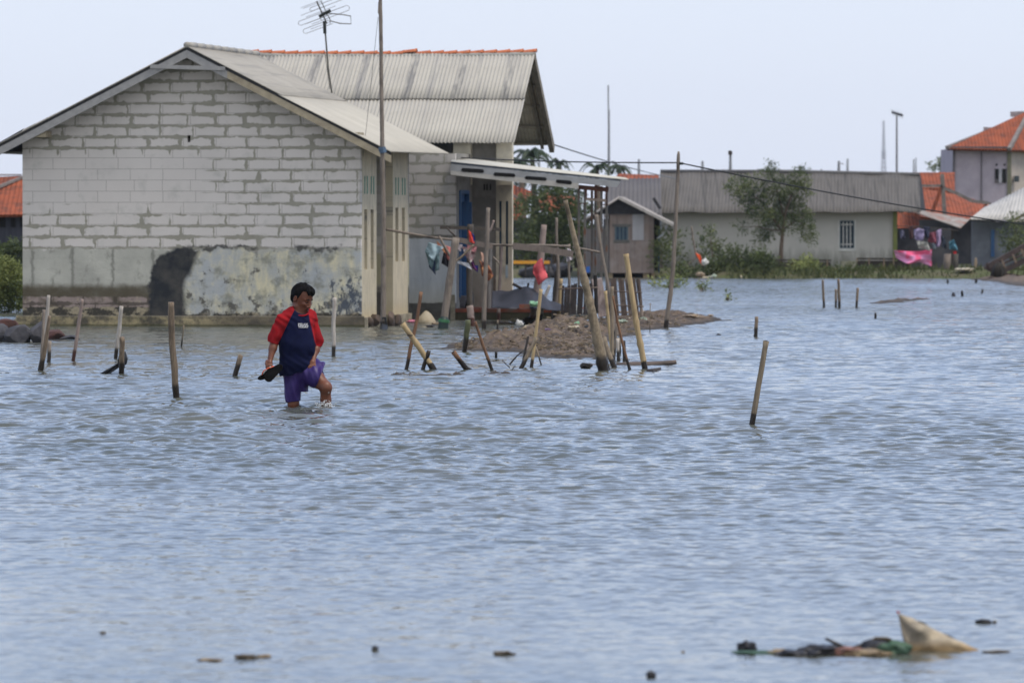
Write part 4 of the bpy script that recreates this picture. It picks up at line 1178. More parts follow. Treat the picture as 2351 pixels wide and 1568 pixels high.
left_house()

# ---------------------------------------------------------------- vegetation
T = 197.0
plant('mangrove_tree', (1793, 612), T, [(1692, 425, 26, 13), (1706, 447, 20, 14), (1722, 470, 22, 13), (1745, 440, 18, 12), (1748, 488, 28, 14), (1772, 455, 24, 16), (1790, 492, 26, 16), (1806, 462, 22, 18), (1826, 480, 20, 16), (1838, 408, 16, 20), (1843, 440, 16, 15), (1768, 412, 15, 20), (1765, 388, 8, 13), (1800, 425, 20, 14), (1820, 432, 14, 11), (1768, 528, 24, 15), (1746, 548, 17, 11), (1852, 526, 13, 20), (1862, 548, 8, 13), (1700, 521, 9, 8), (1812, 515, 18, 13), (1730, 412, 12, 9), (1848, 500, 12, 13)],
      11500, .085, 'leafy mangrove tree with a bare slender trunk, standing before the long cream house', 'tree', G_MANG,
      [([(1792, 625), (1794, 570), (1797, 530), (1803, 490), (1820, 440)], .085, .03), ([(1797, 535), (1775, 500), (1745, 460), (1700, 430)], .05, .015), ([(1797, 530), (1770, 528), (1735, 520), (1700, 522)], .03, .008), ([(1798, 528), (1830, 505), (1850, 525)], .035, .01), ([(1800, 500), (1785, 440), (1768, 395)], .035, .01)], seed=4, asp=.45)
plant('mangrove_sapling', (1636, 618), T - 1, [(1630, 545, 14, 20), (1620, 560, 12, 14), (1648, 570, 10, 16), (1636, 585, 16, 16), (1634, 600, 12, 14)], 700, .11, 'slim young mangrove sapling by the leaning orange flag', 'sapling', G_MANG, [([(1637, 622), (1636, 590), (1630, 535)], .03, .01)], seed=5)
plant('mangrove_sapling', (1548, 618), T - 2, [(1552, 545, 12, 16), (1545, 570, 12, 18), (1556, 590, 12, 12)], 450, .11, 'thin leafy sapling right behind the crooked utility pole', 'sapling', G_MANG, [([(1549, 622), (1549, 580), (1552, 535)], .025, .01)], seed=6)
for i, (cl, nn, lab, gm) in enumerate((
    ([(1690, 600, 30, 24), (1715, 615, 30, 18), (1670, 620, 24, 14), (1650, 615, 20, 14)], 2200, 'wide olive shrub left of the tree trunk, below the cream wall', G_SHRUB),
    ([(1745, 605, 26, 24), (1760, 620, 26, 14), (1730, 618, 20, 18)], 1700, 'dense rounded shrub just left of the mangrove tree trunk', G_SHRUB),
    ([(1848, 622, 26, 16), (1860, 612, 16, 12)], 1100, 'low yellow-green shrub right of the mangrove tree trunk', G_BRIGHT),
    ([(1520, 560, 10, 30), (1516, 590, 12, 24)], 700, 'dark bush squeezed between the hut and the cream house', G_MANG),
    ([(1590, 628, 40, 9), (1625, 630, 26, 8)], 900, 'low ragged bush at the water edge beside the hut', G_SHRUB),
    ([(1935, 632, 50, 8), (1985, 630, 40, 7)], 1100, 'long low fringe of weeds under the barred window', G_SHRUB),
    ([(2325, 545, 22, 34), (2345, 570, 20, 34), (2330, 505, 8, 14)], 1500, 'grey-green tree before the pale-roofed house at the right edge', G_MANG))):
    x = sum(c[0] for c in cl) / len(cl); y = max(c[1] + c[3] for c in cl)
    plant('shrub', (x, y), 193.0 + (i == 6) * 14, cl, nn, .11, lab, 'shrub', gm, seed=20 + i)
# green thicket between the porch and the hut
for i, (cl, nn, lab, gm, Y) in enumerate((
    ([(1215, 500, 30, 40), (1230, 555, 40, 45), (1200, 580, 26, 34)], 2600, 'dark green bushy tree just right of the porch wall', G_MANG, 205),
    ([(1270, 470, 40, 34), (1290, 515, 40, 40), (1262, 540, 34, 30)], 2800, 'olive tree with yellowish tips under the porch roof', G_SHRUB, 203),
    ([(1325, 500, 26, 36), (1340, 545, 20, 34), (1310, 570, 30, 24)], 1800, 'dull green tree behind the steel porch posts', G_MANG, 206),
    ([(1230, 432, 60, 22), (1290, 440, 40, 20)], 1600, 'distant dark trees rising above the porch roof edge', G_PALM, 232),
    ([(2155, 386, 16, 5), (2172, 384, 10, 6)], 400, 'small distant treetop behind the orange roof ridge', G_MANG, 260))):
    x = sum(c[0] for c in cl) / len(cl); y = max(c[1] + c[3] for c in cl)
    plant('tree', (x, 600), Y, cl, nn, .15, lab, 'tree', gm, [([(x, 625), (x, y - 40)], .1, .05)], seed=40 + i)
def palm(cx, cy, Y, r, label, seed, base_y=560):
    rr = random.Random(seed)
    c = P(cx, cy, Y); s = F_PX / Y
    h = root('coconut_palm', Vector((c.x, Y, 0)), label, 'palm tree', 'coconut palms behind the houses')
    MB().tube([Vector((c.x, Y, 0)), Vector((c.x + .1, Y, c.z * .5)), c], [.16, .13, .10], 8).build('trunk', BARK, h, smooth=True)
    m = MB(); R = r / s
    for k in range(13):
        a = 2 * pi * k / 13 + rr.uniform(-.2, .2); up = rr.uniform(.3, 1.7)
        L = R * rr.uniform(.8, 1.15)
        pts = []
        for t in range(9):
            u = t / 8
            pts.append(c + Vector((cos(a) * L * u, sin(a) * L * u, L * (up * u - (up * .6 + .75) * u * u))))
        m.tube(pts, [.03 * (1 - .8 * t / 8) for t in range(9)], 4)
        for t in range(1, 9):
            for q in range(3):
                p = pts[t - 1].lerp(pts[t], q / 3); d = (pts[t] - pts[t - 1]).normalized()
                sd = d.cross(Vector((0, 0, 1))).normalized()
                for sg in (-1, 1):
                    ll = L * .22 * (1.1 - .7 * abs(t / 8 - .4))
                    e = p + (sd * sg * .8 + d * .5 + Vector((0, 0, -.55))).normalized() * ll
                    m.add([p, p + d * .10, e], [(0, 1, 2)])
    m.build('crown', G_PALM, h)
palm(1222, 362, 238, 62, 'coconut palm with upright fronds just right of the big house eave', 3)
palm(1196, 378, 230, 50, 'shaggy low coconut palm partly hidden behind the house corner', 8)
palm(1284, 378, 246, 32, 'thin sparse coconut palm above the porch roof', 12)
palm(1370, 390, 240, 40, 'coconut palm with arching fronds over the tip of the porch roof', 5)
palm(1422, 384, 236, 34, 'small coconut palm beside the tall thin mast', 9)
# mangrove at the left edge
plant('mangrove_bush', (15, 722), 118.0, [(0, 640, 44, 40), (30, 660, 24, 44), (-30, 660, 40, 50), (10, 690, 40, 24), (44, 690, 10, 26), (20, 615, 18, 14)], 7000, .075, 'bright green mangrove bush beside the left corner of the block house', 'bush', G_BRIGHT, [([(10, 735), (20, 715), (30, 690)], .03, .015), ([(-8, 742), (8, 724), (20, 712)], .02, .015)], seed=31)
plant('mangrove_bush', (20, 610), 165.0, [(5, 595, 30, 16), (40, 590, 14, 26), (30, 580, 12, 12)], 1800, .11, 'duller bush behind the bright mangrove, below the dark shed', 'bush', G_SHRUB, seed=32)
# seedlings standing in the water
for i, (x, y, w, hh, lab) in enumerate(((1535, 661, 50, 12, 'scattered mangrove seedlings in the water left of the crooked pole'), (1555, 658, 14, 22, 'taller mangrove seedling right against the crooked pole'), (1612, 669, 16, 20, 'clump of mangrove seedlings standing alone in the open water'), (1671, 690, 6, 8, 'single faint seedling poking from the water'))):
    b = W(x, y)
    plant('mangrove_seedling', (x, y), b.y, [(x - w * .5, y - hh * .35, w * .3, hh * .35), (x, y - hh * .5, w * .35, hh * .5), (x + w * .45, y - hh * .3, w * .25, hh * .3)], 60 + int(w * 5), .09, lab, 'seedling', G_BRIGHT, seed=50 + i, zb=0, depth=.6)

# ---------------------------------------------------------------- grass fringe of the far bank (uncountable)
def grass():
    r = random.Random(5); m = MB()
    for _ in range(9000):
        x = r.uniform(-30, 36); y = r.uniform(190.2, 194.5)
        if .3 < x < 6.3: continue
        z = -.7 + .95 * min(1, max(0, (y - 190.3 + 4) / 6.0)) ** 1.2
        if -.6 < x < 7.2: continue
        hgt = r.uniform(.10, .34) * (1 if mnoise.noise(Vector((x * .4, y, 0))) > -.1 else .6)
        d = Vector((r.gauss(0, .3), r.gauss(0, .2), 1)).normalized() * hgt
        w = Vector((r.uniform(.02, .05), r.uniform(-.01, .01), 0))
        p = Vector((x, y, z - .02))
        m.add([p - w, p + w, p + d], [(0, 1, 2)])
    m.build('grass', leaf_mat('bank_grass', (.075, .09, .03), (.12, .125, .05), (.045, .06, .02)), base=(0, 190, 0), kind='stuff')
grass()
# ---------------------------------------------------------------- stakes standing in the flood
W_GREY = wetwood('grey_weathered_wood', (.235, .20, .17), (.13, .11, .095))
W_BROWN = wetwood('brown_wood', (.235, .18, .13), (.09, .07, .052))
W_PALE = wetwood('whitewashed_wood', (.46, .43, .40), (.29, .26, .235))
W_MAUVE = wetwood('faded_mauve_wood', (.31, .245, .22), (.21, .165, .15), wet=(.06, .025, .018))
W_RUST = wetwood('reddish_bamboo', (.22, .125, .075), (.10, .055, .035))
W_BAMB = wetwood('yellow_bamboo', (.43, .33, .185), (.28, .21, .125), wetz=.10, stretch=(5, 5, .5))
W_OLDB = wetwood('greyed_bamboo', (.25, .205, .15), (.13, .105, .08), wetz=.12)
W_GREEN = wetwood('mossy_wood', (.12, .13, .07), (.06, .07, .04), wetz=.22)
W_DARK = wetwood('black_wood', (.035, .028, .025), (.018, .015, .014), wetz=.3)
W_BIG = wetwood('spotted_bamboo', (.27, .22, .155), (.13, .105, .075), wetz=.20, gscale=9, stretch=(4, 4, 2))
NAIL = simple('wire_tie', (.05, .04, .035), rough=.7, bump=0)
def stake(name, pts, w0, w1, mat, label, cat='stake', Y=None, bamboo=False, group=None, split=False, flat=1.0, deep=.35, dy=None, seed=None, ties=()):
    """pts: picture points top -> foot; w0/w1 widths (px) at top/foot"""
    seed = seed if seed is not None else int(pts[0][0] * 7 + pts[0][1])
    r = random.Random(seed)
    foot = W(*pts[-1]) if Y is None else P(pts[-1][0], pts[-1][1], Y)
    Yf = foot.y; s = F_PX / Yf
    lean = r.uniform(-.12, .12) if dy is None else dy
    n = len(pts)
    q = []
    for i, (x, y) in enumerate(pts):
        t = 1 - i / (n - 1)
        q.append(P(x, y, Yf + lean * t))
    d = (q[-1] - q[-2]).normalized()
    q.append(q[-1] + d * deep)
    # resample for irregularity
    path, rad = [], []
    tot = sum((q[i + 1] - q[i]).length for i in range(len(q) - 1))
    acc = 0
    for i in range(len(q) - 1):
        L = (q[i + 1] - q[i]).length
        m = max(2, int(L / .05))
        for k in range(m):
            t = k / m
            u = (acc + L * t) / tot
            p = q[i].lerp(q[i + 1], t)
            j = .10 if not bamboo else .03
            wr = (w0 + (w1 - w0) * min(1, u * 1.1)) / 2 / s
            path.append(p + Vector((mnoise.noise(Vector((seed, u * 5, 0))), mnoise.noise(Vector((seed, 9, u * 5))), 0)) * wr * j * 3)
            rr = wr * (1 + j * mnoise.noise(Vector((seed, u * 17, 3))) * 1.4)
            if bamboo:
                nd = (u * tot / (.26 + .03 * (seed % 3))) % 1
                if nd < .06 or nd > .97: rr *= 1.2
            rad.append(rr)
        acc += L
    path.append(q[-1]); rad.append(w1 / 2 / s * .8)
    if split: rad[0] *= .55; rad[1] *= .9
    h = MB(); h.tube(path, rad, 10, wob=.05 if not bamboo else .015, seed=seed, flat=flat)
    base = Vector((foot.x, foot.y, min(0, foot.z)))
    o = h.build(name, mat, base=base, smooth=True, label=label, cat=cat, group=group)
    for (x, y, k) in ties:
        c = P(x, y, Yf + lean * .5)
        w = w0 / 2 / s
        MB().tube([c + Vector((0, 0, -k / s / 2)), c + Vector((0, 0, k / s / 2))], w * 1.22, 10).build('binding', NAIL, o)
    if bamboo and not split:
        c = path[0]; dd = (path[0] - path[1]).normalized()
        MB().tube([c + dd * .0005, c + dd * .004], rad[0] * .62, 10).build('hollow_end', simple('bamboo_hollow', (.05, .035, .025), bump=0), o)
    return o
ST = [
 # left cluster
 ('stake', [(112, 678), (107, 740), (100, 800), (97, 838)], 8, 8, W_PALE, 'tall whitewashed stake, the highest of the cluster at the left edge'),
 ('stake', [(101, 711), (98, 780), (95, 846)], 7, 8, W_GREY, 'thin grey stake leaning against the whitewashed one at the left edge'),
 ('stake', [(114, 725), (108, 765), (104, 795), (98, 825), (92, 853)], 7, 16, W_BROWN, 'brown split stake with a thick black foot, nearest of the left cluster'),
 ('stake', [(114, 783), (112, 832)], 9, 9, W_GREY, 'short stubby stake at the right side of the left cluster'),
 ('stake', [(189, 687), (180, 750), (168, 829)], 8, 9, W_MAUVE, 'slanted mauve-grey stake between the left cluster and the netted pair'),
 ('stake', [(279, 703), (273, 760), (265, 824)], 9, 9, W_PALE, 'pale slanted stake with black knots beside the tied black cloth'),
 ('stake', [(280, 774), (280, 815), (279, 860)], 12, 13, W_BROWN, 'short split brown stake with a black cloth tied round it'),
 ('stake', [(393, 694), (394, 770), (399, 840), (405, 915)], 14, 16, W_BROWN, 'thick bent wooden post with a black foot, between the netted stake and the man'),
 ('stake', [(422, 747), (419, 775), (416, 797)], 3, 5, W_OLDB, 'tiny thin stick just right of the thick bent post'),
 ('stake', [(553, 815), (546, 840), (539, 864)], 12, 13, W_BROWN, 'short leaning stub left of the man'),
 ('stake', [(768, 683), (766, 750), (766, 818)], 9, 9, W_PALE, 'single straight grey-white stake right behind the man'),
 # middle
 ('stake', [(967, 670), (958, 730), (945, 790), (932, 849)], 8, 9, W_RUST, 'long dark reddish stake crossed by a fat bamboo pole'),
 ('stake', [(985, 805), (970, 850)], 9, 10, W_DARK, 'short black stake crossing the foot of the fat bamboo pole'),
 ('stake', [(1091, 738), (1108, 790), (1130, 851)], 6, 9, W_RUST, 'reddish stake leaning right, in front of the mud mound tip'),
 ('stake', [(1074, 735), (1071, 770), (1066, 808)], 13, 11, W_GREEN, 'thick short mossy green stake at the left tip of the mud mound'),
 ('stake', [(1139, 809), (1139, 822)], 6, 6, W_DARK, 'tiny black stub poking from the water in front of the mound'),
 ('stake', [(1213, 772), (1207, 800), (1200, 834)], 5, 7, W_DARK, 'thin dark stick behind the leaning bamboo by the mound'),
 ('stick', [(1202, 804), (1186, 818), (1170, 837)], 3, 5, W_DARK, 'thin black curved stick sloping down to the left by the mound'),
 ('stick', [(1230, 796), (1237, 818), (1243, 839)], 3, 4, W_OLDB, 'thin twig leaning right at the foot of the yellow bamboo'),
 ('stick', [(1153, 827), (1170, 844)], 2, 3, W_OLDB, 'fine twig floating at a slant in front of the mound'),
 ('stick', [(1183, 839), (1174, 851)], 2, 3, W_DARK, 'short black twig next to the fine slanted one'),
 ('stake', [(1424, 775), (1424, 813)], 4, 4, W_OLDB, 'thin upright stick between the crowded bamboo poles'),
 ('stake', [(1432, 782), (1434, 830)], 8, 10, W_DARK, 'short black stake right of the crowded bamboo poles'),
 ('stick', [(1493, 696), (1492, 763)], 2, 2, W_OLDB, 'very thin upright stick between the tall yellow bamboo and the crooked pole'),
 # right water
 ('stake', [(1737, 727), (1736, 750), (1735, 773)], 8, 9, W_BROWN, 'short lone stub in open water right of the crooked pole'),
 ('stake', [(1889, 643), (1890, 675), (1892, 706)], 5, 6, W_BROWN, 'leftmost thin stake of the four standing far out on the right'),
 ('stake', [(1919, 664), (1919, 706)], 5, 6, W_BROWN, 'shorter stake of the close pair far out on the right'),
 ('stake', [(1925, 641), (1926, 675), (1927, 707)], 6, 7, W_BROWN, 'taller stake of the close pair far out on the right'),
 ('stake', [(1969, 661), (1968, 683), (1966, 706)], 6, 6, W_BROWN, 'rightmost of the four thin stakes far out on the right'),
 ('stake', [(2010, 719), (2010, 731)], 5, 6, W_OLDB, 'tiny pale stub far out in the water below the long mud bar'),
 ('stake', [(2189, 675), (2189, 681)], 9, 10, W_DARK, 'round black stub, leftmost of three far right in the water'),
 ('stake', [(2209, 669), (2209, 680)], 6, 6, W_DARK, 'upright black stub, middle of three far right in the water'),
 ('stake', [(2256, 664), (2254, 674)], 4, 8, W_DARK, 'crooked black stub, rightmost of three far right in the water'),
 ('stake', [(2176, 643), (2176, 650)], 5, 5, W_DARK, 'small dark stub close to the far grassy bank'),
 ('stake', [(2241, 640), (2241, 650)], 6, 6, W_DARK, 'small dark stub under the fallen timbers at the right edge'),
]
for nm, pts, w0, w1, m, lab in ST:
    stake(nm, pts, w0, w1, m, lab, 'stick' if nm == 'stick' else 'stake', group='stakes standing in the floodwater' if nm == 'stake' else 'loose sticks in the floodwater')
BB = [
 ([(924, 743), (962, 797), (997, 850)], 12, 14, W_BAMB, 'fat yellow-grey bamboo pole lying at a steep slant across a dark stake'),
 ([(1041, 808), (1056, 828), (1074, 851)], 10, 15, W_RUST, 'short broken brown bamboo leaning left, with a black splinter'),
 ([(1242, 664), (1234, 735), (1226, 800), (1220, 843)], 8, 8, W_BAMB, 'slender yellow bamboo upright in front of the mound'),
 ([(1233, 775), (1215, 808), (1196, 846)], 8, 12, W_OLDB, 'pale bamboo leaning right against the slender yellow one'),
 ([(1298, 460), (1312, 520), (1329, 588), (1345, 655), (1365, 745), (1386, 852)], 9, 27, W_BIG, 'huge spotted bamboo pole leaning left, tallest of the bamboos'),
 ([(1345, 660), (1365, 720), (1380, 780), (1396, 850)], 5, 12, W_BIG, 'split half of bamboo fixed along the right side of the huge leaning pole'),
 ([(1369, 493), (1378, 560), (1393, 640), (1408, 720), (1411, 780)], 8, 7, W_GREY, 'long grey pole curving up beside the steel porch posts'),
 ([(1390, 668), (1396, 725), (1402, 784), (1408, 830)], 7, 8, W_BAMB, 'yellow bamboo just right of the huge leaning pole'),
 ([(1405, 658), (1405, 735), (1406, 811), (1409, 836)], 8, 9, W_OLDB, 'pale upright bamboo in the crowded group'),
 ([(1386, 775), (1396, 808), (1411, 844)], 11, 14, W_OLDB, 'short thick bamboo stub leaning left at the foot of the group'),
 ([(1416, 743), (1413, 785), (1410, 826)], 5, 6, W_GREY, 'thin dark bamboo in the crowded group, leaning right'),
 ([(1418, 777), (1419, 800), (1420, 830)], 7, 8, W_PALE, 'short whitish stick in the crowded bamboo group'),
 ([(1407, 680), (1418, 740), (1432, 800), (1446, 849)], 5, 7, W_RUST, 'thin brown bamboo slanting down right from the crowded group'),
 ([(1437, 583), (1447, 650), (1459, 730), (1470, 790), (1481, 848)], 12, 14, W_BAMB, 'tall bright yellow bamboo pole leaning left, right of the crowded group'),
 ([(1759, 783), (1750, 838), (1738, 905), (1726, 978)], 12, 14, W_OLDB, 'thick dark bamboo stake standing alone in the open water on the right'),
]
for pts, w0, w1, m, lab in BB:
    stake('bamboo_pole', pts, w0, w1, m, lab, 'bamboo pole', bamboo=True, group='bamboo poles in the flood', ties=((1338, 800, 3),) if 'huge' in lab else (((942, 770, 3),) if 'fat' in lab else ()))
# splinter beside the broken bamboo
stake('wood_splinter', [(1056, 833), (1070, 842), (1086, 851)], 4, 9, W_DARK, 'black wood splinter at the foot of the short broken bamboo', 'splinter')
# little dark knots on pale stakes
# black cloth on the split stake
def cloth(name, top, bot, Y, mat, label=None, cat='cloth', group=None, amp=.03, nu=14, nv=12, seed=1, th=.006, parent=None, fold=9, base=None, dy=0.0):
    top = [P(x, y, Y) for x, y in top]; bot = [P(x, y, Y) for x, y in bot]
    def along(pts, u):
        k = u * (len(pts) - 1); i = min(int(k), len(pts) - 2); return pts[i].lerp(pts[i + 1], k - i)
    def fn(u, v):
        p = along(top, u).lerp(along(bot, u), v)
        a = amp * (.35 + .65 * v)
        dyy = a * sin(u * fold + seed + 1.3 * sin(v * 4 + seed)) + a * .6 * mnoise.noise(Vector((u * 4 + seed, v * 4, seed)))
        return p + Vector((.25 * a * mnoise.noise(Vector((u * 3, v * 5, seed + 4))), dyy + dy * v, 0))
    return MB().grid(fn, nu, nv, (0, th, 0)).build(name, mat, parent, smooth=True, label=label, cat=cat, group=group, base=base)
BLK = simple('black_cloth', (.012, .013, .016), (.025, .027, .032), 14, .8)
Yk = WY(858)
bc = root('black_cloth', W(262, 857), 'black cloth tied to the short split stake and trailing into the water', 'cloth')
MB().tube([P(284, 808, Yk), P(281, 822, Yk - .03), P(279, 833, Yk - .02), P(277, 838, Yk)], [.03, .055, .06, .03], 10, wob=.25, seed=3).build('knot', BLK, bc, smooth=True)
cloth('trailing_end', [(273, 832), (279, 840)], [(229, 858), (252, 858)], Yk, BLK, cat=None, amp=.02, parent=bc, fold=14, th=.01)
MB().tube([P(286, 820, Yk), P(290, 828, Yk), P(284, 834, Yk), P(286, 845, Yk)], .008, 6).build('loose_strip', BLK, bc)
for (x, y, Y_) in ((114, 683, WY(838)), (104, 755, WY(838)), (93, 806, WY(846)), (262, 787, WY(824)), (262, 806, WY(824))):
    pass

# ---------------------------------------------------------------- tall poles and cables
def pole(name, pts, w0, w1, mat, label, cat='pole', **k):
    return stake(name, pts, w0, w1, mat, label, cat, **k)
tp = pole('utility_pole', [(873, -30), (875, 120), (876, 240), (878, 340), (880, 450), (881, 560), (880, 660), (880, 755)], 8, 12, W_GREY, 'tall grey timber pole before the block house eave, running out of the frame', dy=0.0)
Yt = WY(755)
MB().tube([P(877, 338, Yt - .06), P(878, 346, Yt - .06), P(879, 352, Yt - .06)], [.055, .062, .055], 10, wob=.25, seed=5).build('binding', simple('blue_rope', (.10, .16, .24), (.06, .09, .14), 20), tp)
MB().tube([P(881, 728, Yt), P(881, 752, Yt), W(881, 757) + Vector((0, 0, -.1))], [.05, .075, .075], 10, wob=.15, seed=8).build('foot_sleeve', simple('dark_sleeve', (.015, .018, .022), rough=.6), tp)
MB().tube([P(870, 5, Yt), P(869, 30, Yt - .02), P(871, 34, Yt)], .012, 6).build('loose_strip', W_GREY, tp)
mp = pole('utility_pole', [(1558, 348), (1556, 400), (1553, 470), (1550, 540), (1547, 600), (1541, 655), (1535, 705), (1529, 753)], 8, 11, W_GREY, 'crooked thin wooden utility pole with a pointed top, carrying a black cable', dy=0.0, split=True)
Ym = WY(753)
MB().box(tuple(P(1559, 379, Ym - .03)), tuple(P(1568, 373, Ym + .03))).build('insulator', simple('black_plastic', (.015, .02, .018)), mp)
def cable(p0, p1, sag, r, label, mat=None, n=24):
    pts = []
    for i in range(n + 1):
        t = i / n; q = Vector(p0).lerp(Vector(p1), t); q.z -= sag * 4 * t * (1 - t); pts.append(q)
    return MB().tube(pts, r, 6).build('cable', mat or simple('black_cable', (.012, .012, .013), rough=.6, bump=0), label=label, cat='cable')
cA = P(1042, 362, 110.5); cB = P(1557, 374, Ym)
cable(cA, cB, .03, .012, 'black cable from the ridge-tiled house to the crooked utility pole')
cable(P(1568, 376, Ym), P(2600, 548, 112), .10, .012, 'black cable running down right from the crooked utility pole out of the frame')
cable(P(1273, 333, 117), P(1560, 412, 196), .06, .015, 'thin grey wire sloping from the big roof corner to the far grey roof', simple('grey_wire', (.16, .17, .18), rough=.6, bump=0))
cable(P(868, 40, Yt), P(770, 560 - 0, Yt + 1.5) if False else P(1262 * .6525 + 0, 455, 103), .02, .004, 'hair-thin wire hanging from the tall pole to the pale roof sheets', simple('grey_wire', (.16, .17, .18)))
cable(P(745, 120, 107.9), P(757, 205, 107.6), -.03, .005, 'thin coax wire dangling beside the television antenna mast')
# rooftop masts in the distance
MAST = simple('mast_grey', (.26, .27, .30), (.20, .205, .23), 3, .6)
def mast(x, y0, y1, Y, r, label, head=None):
    b, t = P(x, y1, Y), P(x, y0, Y)
    h = root('antenna_mast', Vector((b.x, Y, b.z)), label, 'mast')
    MB().tube([b, t], [r, r * .7], 7).build('pole', MAST, h)
    if head: head(h, t, F_PX / Y)
    return h
def h_box(h, t, s): MB().box((t.x - 5/s, t.y - .1, t.z - 10/s), (t.x + 4/s, t.y + .1, t.z - 1/s)).build('lamp_head', simple('dark_wood', (.06, .05, .045)), h)
def h_yagi(h, t, s):
    al = simple('far_antenna', (.05, .055, .07), rough=.5, bump=0)
    MB().beam(t + Vector((-12/s, 0, 4/s)), t + Vector((14/s, 0, -4/s)), 3/s, 5/s).build('boom', al, h)
    for k in range(6):
        c = t + Vector(((-10 + k * 4.4)/s, 0, (3 - k * 1.3)/s))
        MB().beam(c + Vector((-3/s, -.2, 7/s)), c + Vector((3/s, .2, -7/s)), .7/s, .7/s).build('element', al, h)
def h_arm(h, t, s): MB().beam(t + Vector((0, 0, -5/s)), t + Vector((11/s, 0, -7/s)), 2/s, 2/s).build('arm', MAST, h)
m1 = mast(1398, 252, 408, 240, .06, 'tall two-part radio mast above the tip of the porch roof', None)
MB().tube([P(1397, 285, 239.8), P(1396.5, 196, 239.8)], .03, 6).build('upper_pole', MAST, m1)
mast(1677, 346, 398, 230, .07, 'short dark mast with a small head on the ridge of the long grey roof', h_box)
mast(2059, 262, 402, 225, .05, 'thin mast topped by a small dark antenna, above the long grey roof', h_yagi)
mast(1926, 370, 402, 228, .07, 'stubby antenna pole with a side arm, right part of the long grey roof', h_arm)
mast(1467, 366, 402, 300, .08, 'faint short mast between the porch roof tip and the crooked pole', None)
mast(1238, 345, 400, 300, .06, 'faint thin mast among the palms right of the big roof', None)
mast(1613, 370, 398, 420, .12, 'faint bluish pole behind the left end of the long roof', None)
mast(1886, 388, 400, 300, .04, 'very short faint rod on the long grey roof', None)
mast(2098, 366, 400, 300, .05, 'thin faint rod near the orange roofs', None)
mast(2103, 362, 400, 310, .04, 'thinner faint rod right beside another near the orange roofs', None)
mast(1946, 365, 402, 700, .16, 'hazy pole just right of the stubby antenna pole', None)
# lattice tower in the haze
def tower():
    Y = 1500.0; s = F_PX / Y
    b = P(2029, 440, Y); t = P(2029, 278, Y)
    h = root('lattice_tower', Vector((b.x, Y, b.z)), 'distant hazy lattice communication tower above the long grey roof', 'tower')
    m = simple('hazed_steel', (.55, .57, .66), rough=.7, bump=0)  # steel paled, part of the haze is put into its colour
    def wd(u): return (1.6 + 10 * (1 - u) ** 1.5) / 2 / s * 1.2
    N = 16
    for sx in (-1, 1):
        for sy in (-1, 1):
            MB().tube([b.lerp(t, k / N) + Vector((sx * wd(k / N), sy * wd(k / N), 0)) for k in range(N + 1)], .16, 5).build('leg', m, h)
    for k in range(N):
        z0, z1 = b.lerp(t, k / N), b.lerp(t, (k + 1) / N)
        q = MB()
        for (ax, ay, bx, by) in ((-1, -1, 1, -1), (1, -1, 1, 1), (1, 1, -1, 1), (-1, 1, -1, -1)):
            q.tube([z0 + Vector((ax * wd(k/N), ay * wd(k/N), 0)), z1 + Vector((bx * wd((k+1)/N), by * wd((k+1)/N), 0))], .10, 4)
            q.tube([z0 + Vector((bx * wd(k/N), by * wd(k/N), 0)), z1 + Vector((ax * wd((k+1)/N), ay * wd((k+1)/N), 0))], .10, 4)
        q.build('bracing', m, h)
    for y in (352, 360):
        c = P(2029, y, Y); MB().tube([c, c + Vector((0, 0, .5))], 5.5 / s, 8).build('platform', m, h)
tower()
# ---------------------------------------------------------------- mud mounds
def inpoly(x, y, poly):
    c = False; n = len(poly); j = n - 1
    for i in range(n):
        xi, yi = poly[i]; xj, yj = poly[j]
        if (yi > y) != (yj > y) and x < (xj - xi) * (y - yi) / (yj - yi) + xi: c = not c
        j = i
    return c
def seg_d(px, py, a, b):
    ax, ay = a; bx, by = b
    dx, dy = bx - ax, by - ay
    t = max(0, min(1, ((px - ax) * dx + (py - ay) * dy) / (dx * dx + dy * dy + 1e-12)))
    return math.hypot(px - ax - t * dx, py - ay - t * dy)
MUD = NT('wet_mud', .35)
_g = MUD.N.new('ShaderNodeNewGeometry').outputs['Position']
_c = MUD.mix(MUD.mr(MUD.noise(2.6, 7, .75, MUD.mapping(_g, scale=(1, .5, 2.5))), .40, .60), (.175, .125, .085), (.055, .041, .03))
_c = MUD.mix(MUD.mr(MUD.noise(9, 6, .75, MUD.mapping(_g, scale=(1, .5, 2.5))), .56, .68, 0, .8), _c, (.26, .20, .145))
_z = MUD.math('ADD', MUD.sep(_g)[2], MUD.mr(MUD.noise(6, 3, .6, _g), 0, 1, -.02, .02))
_c = MUD.mix(MUD.mr(_z, .05, .015), _c, (.05, .04, .03))
MUD.bump(MUD.noise(18, 6, .75, _g), .9, .05)
MUD = MUD.base(_c, .75)
MOUNDS = []
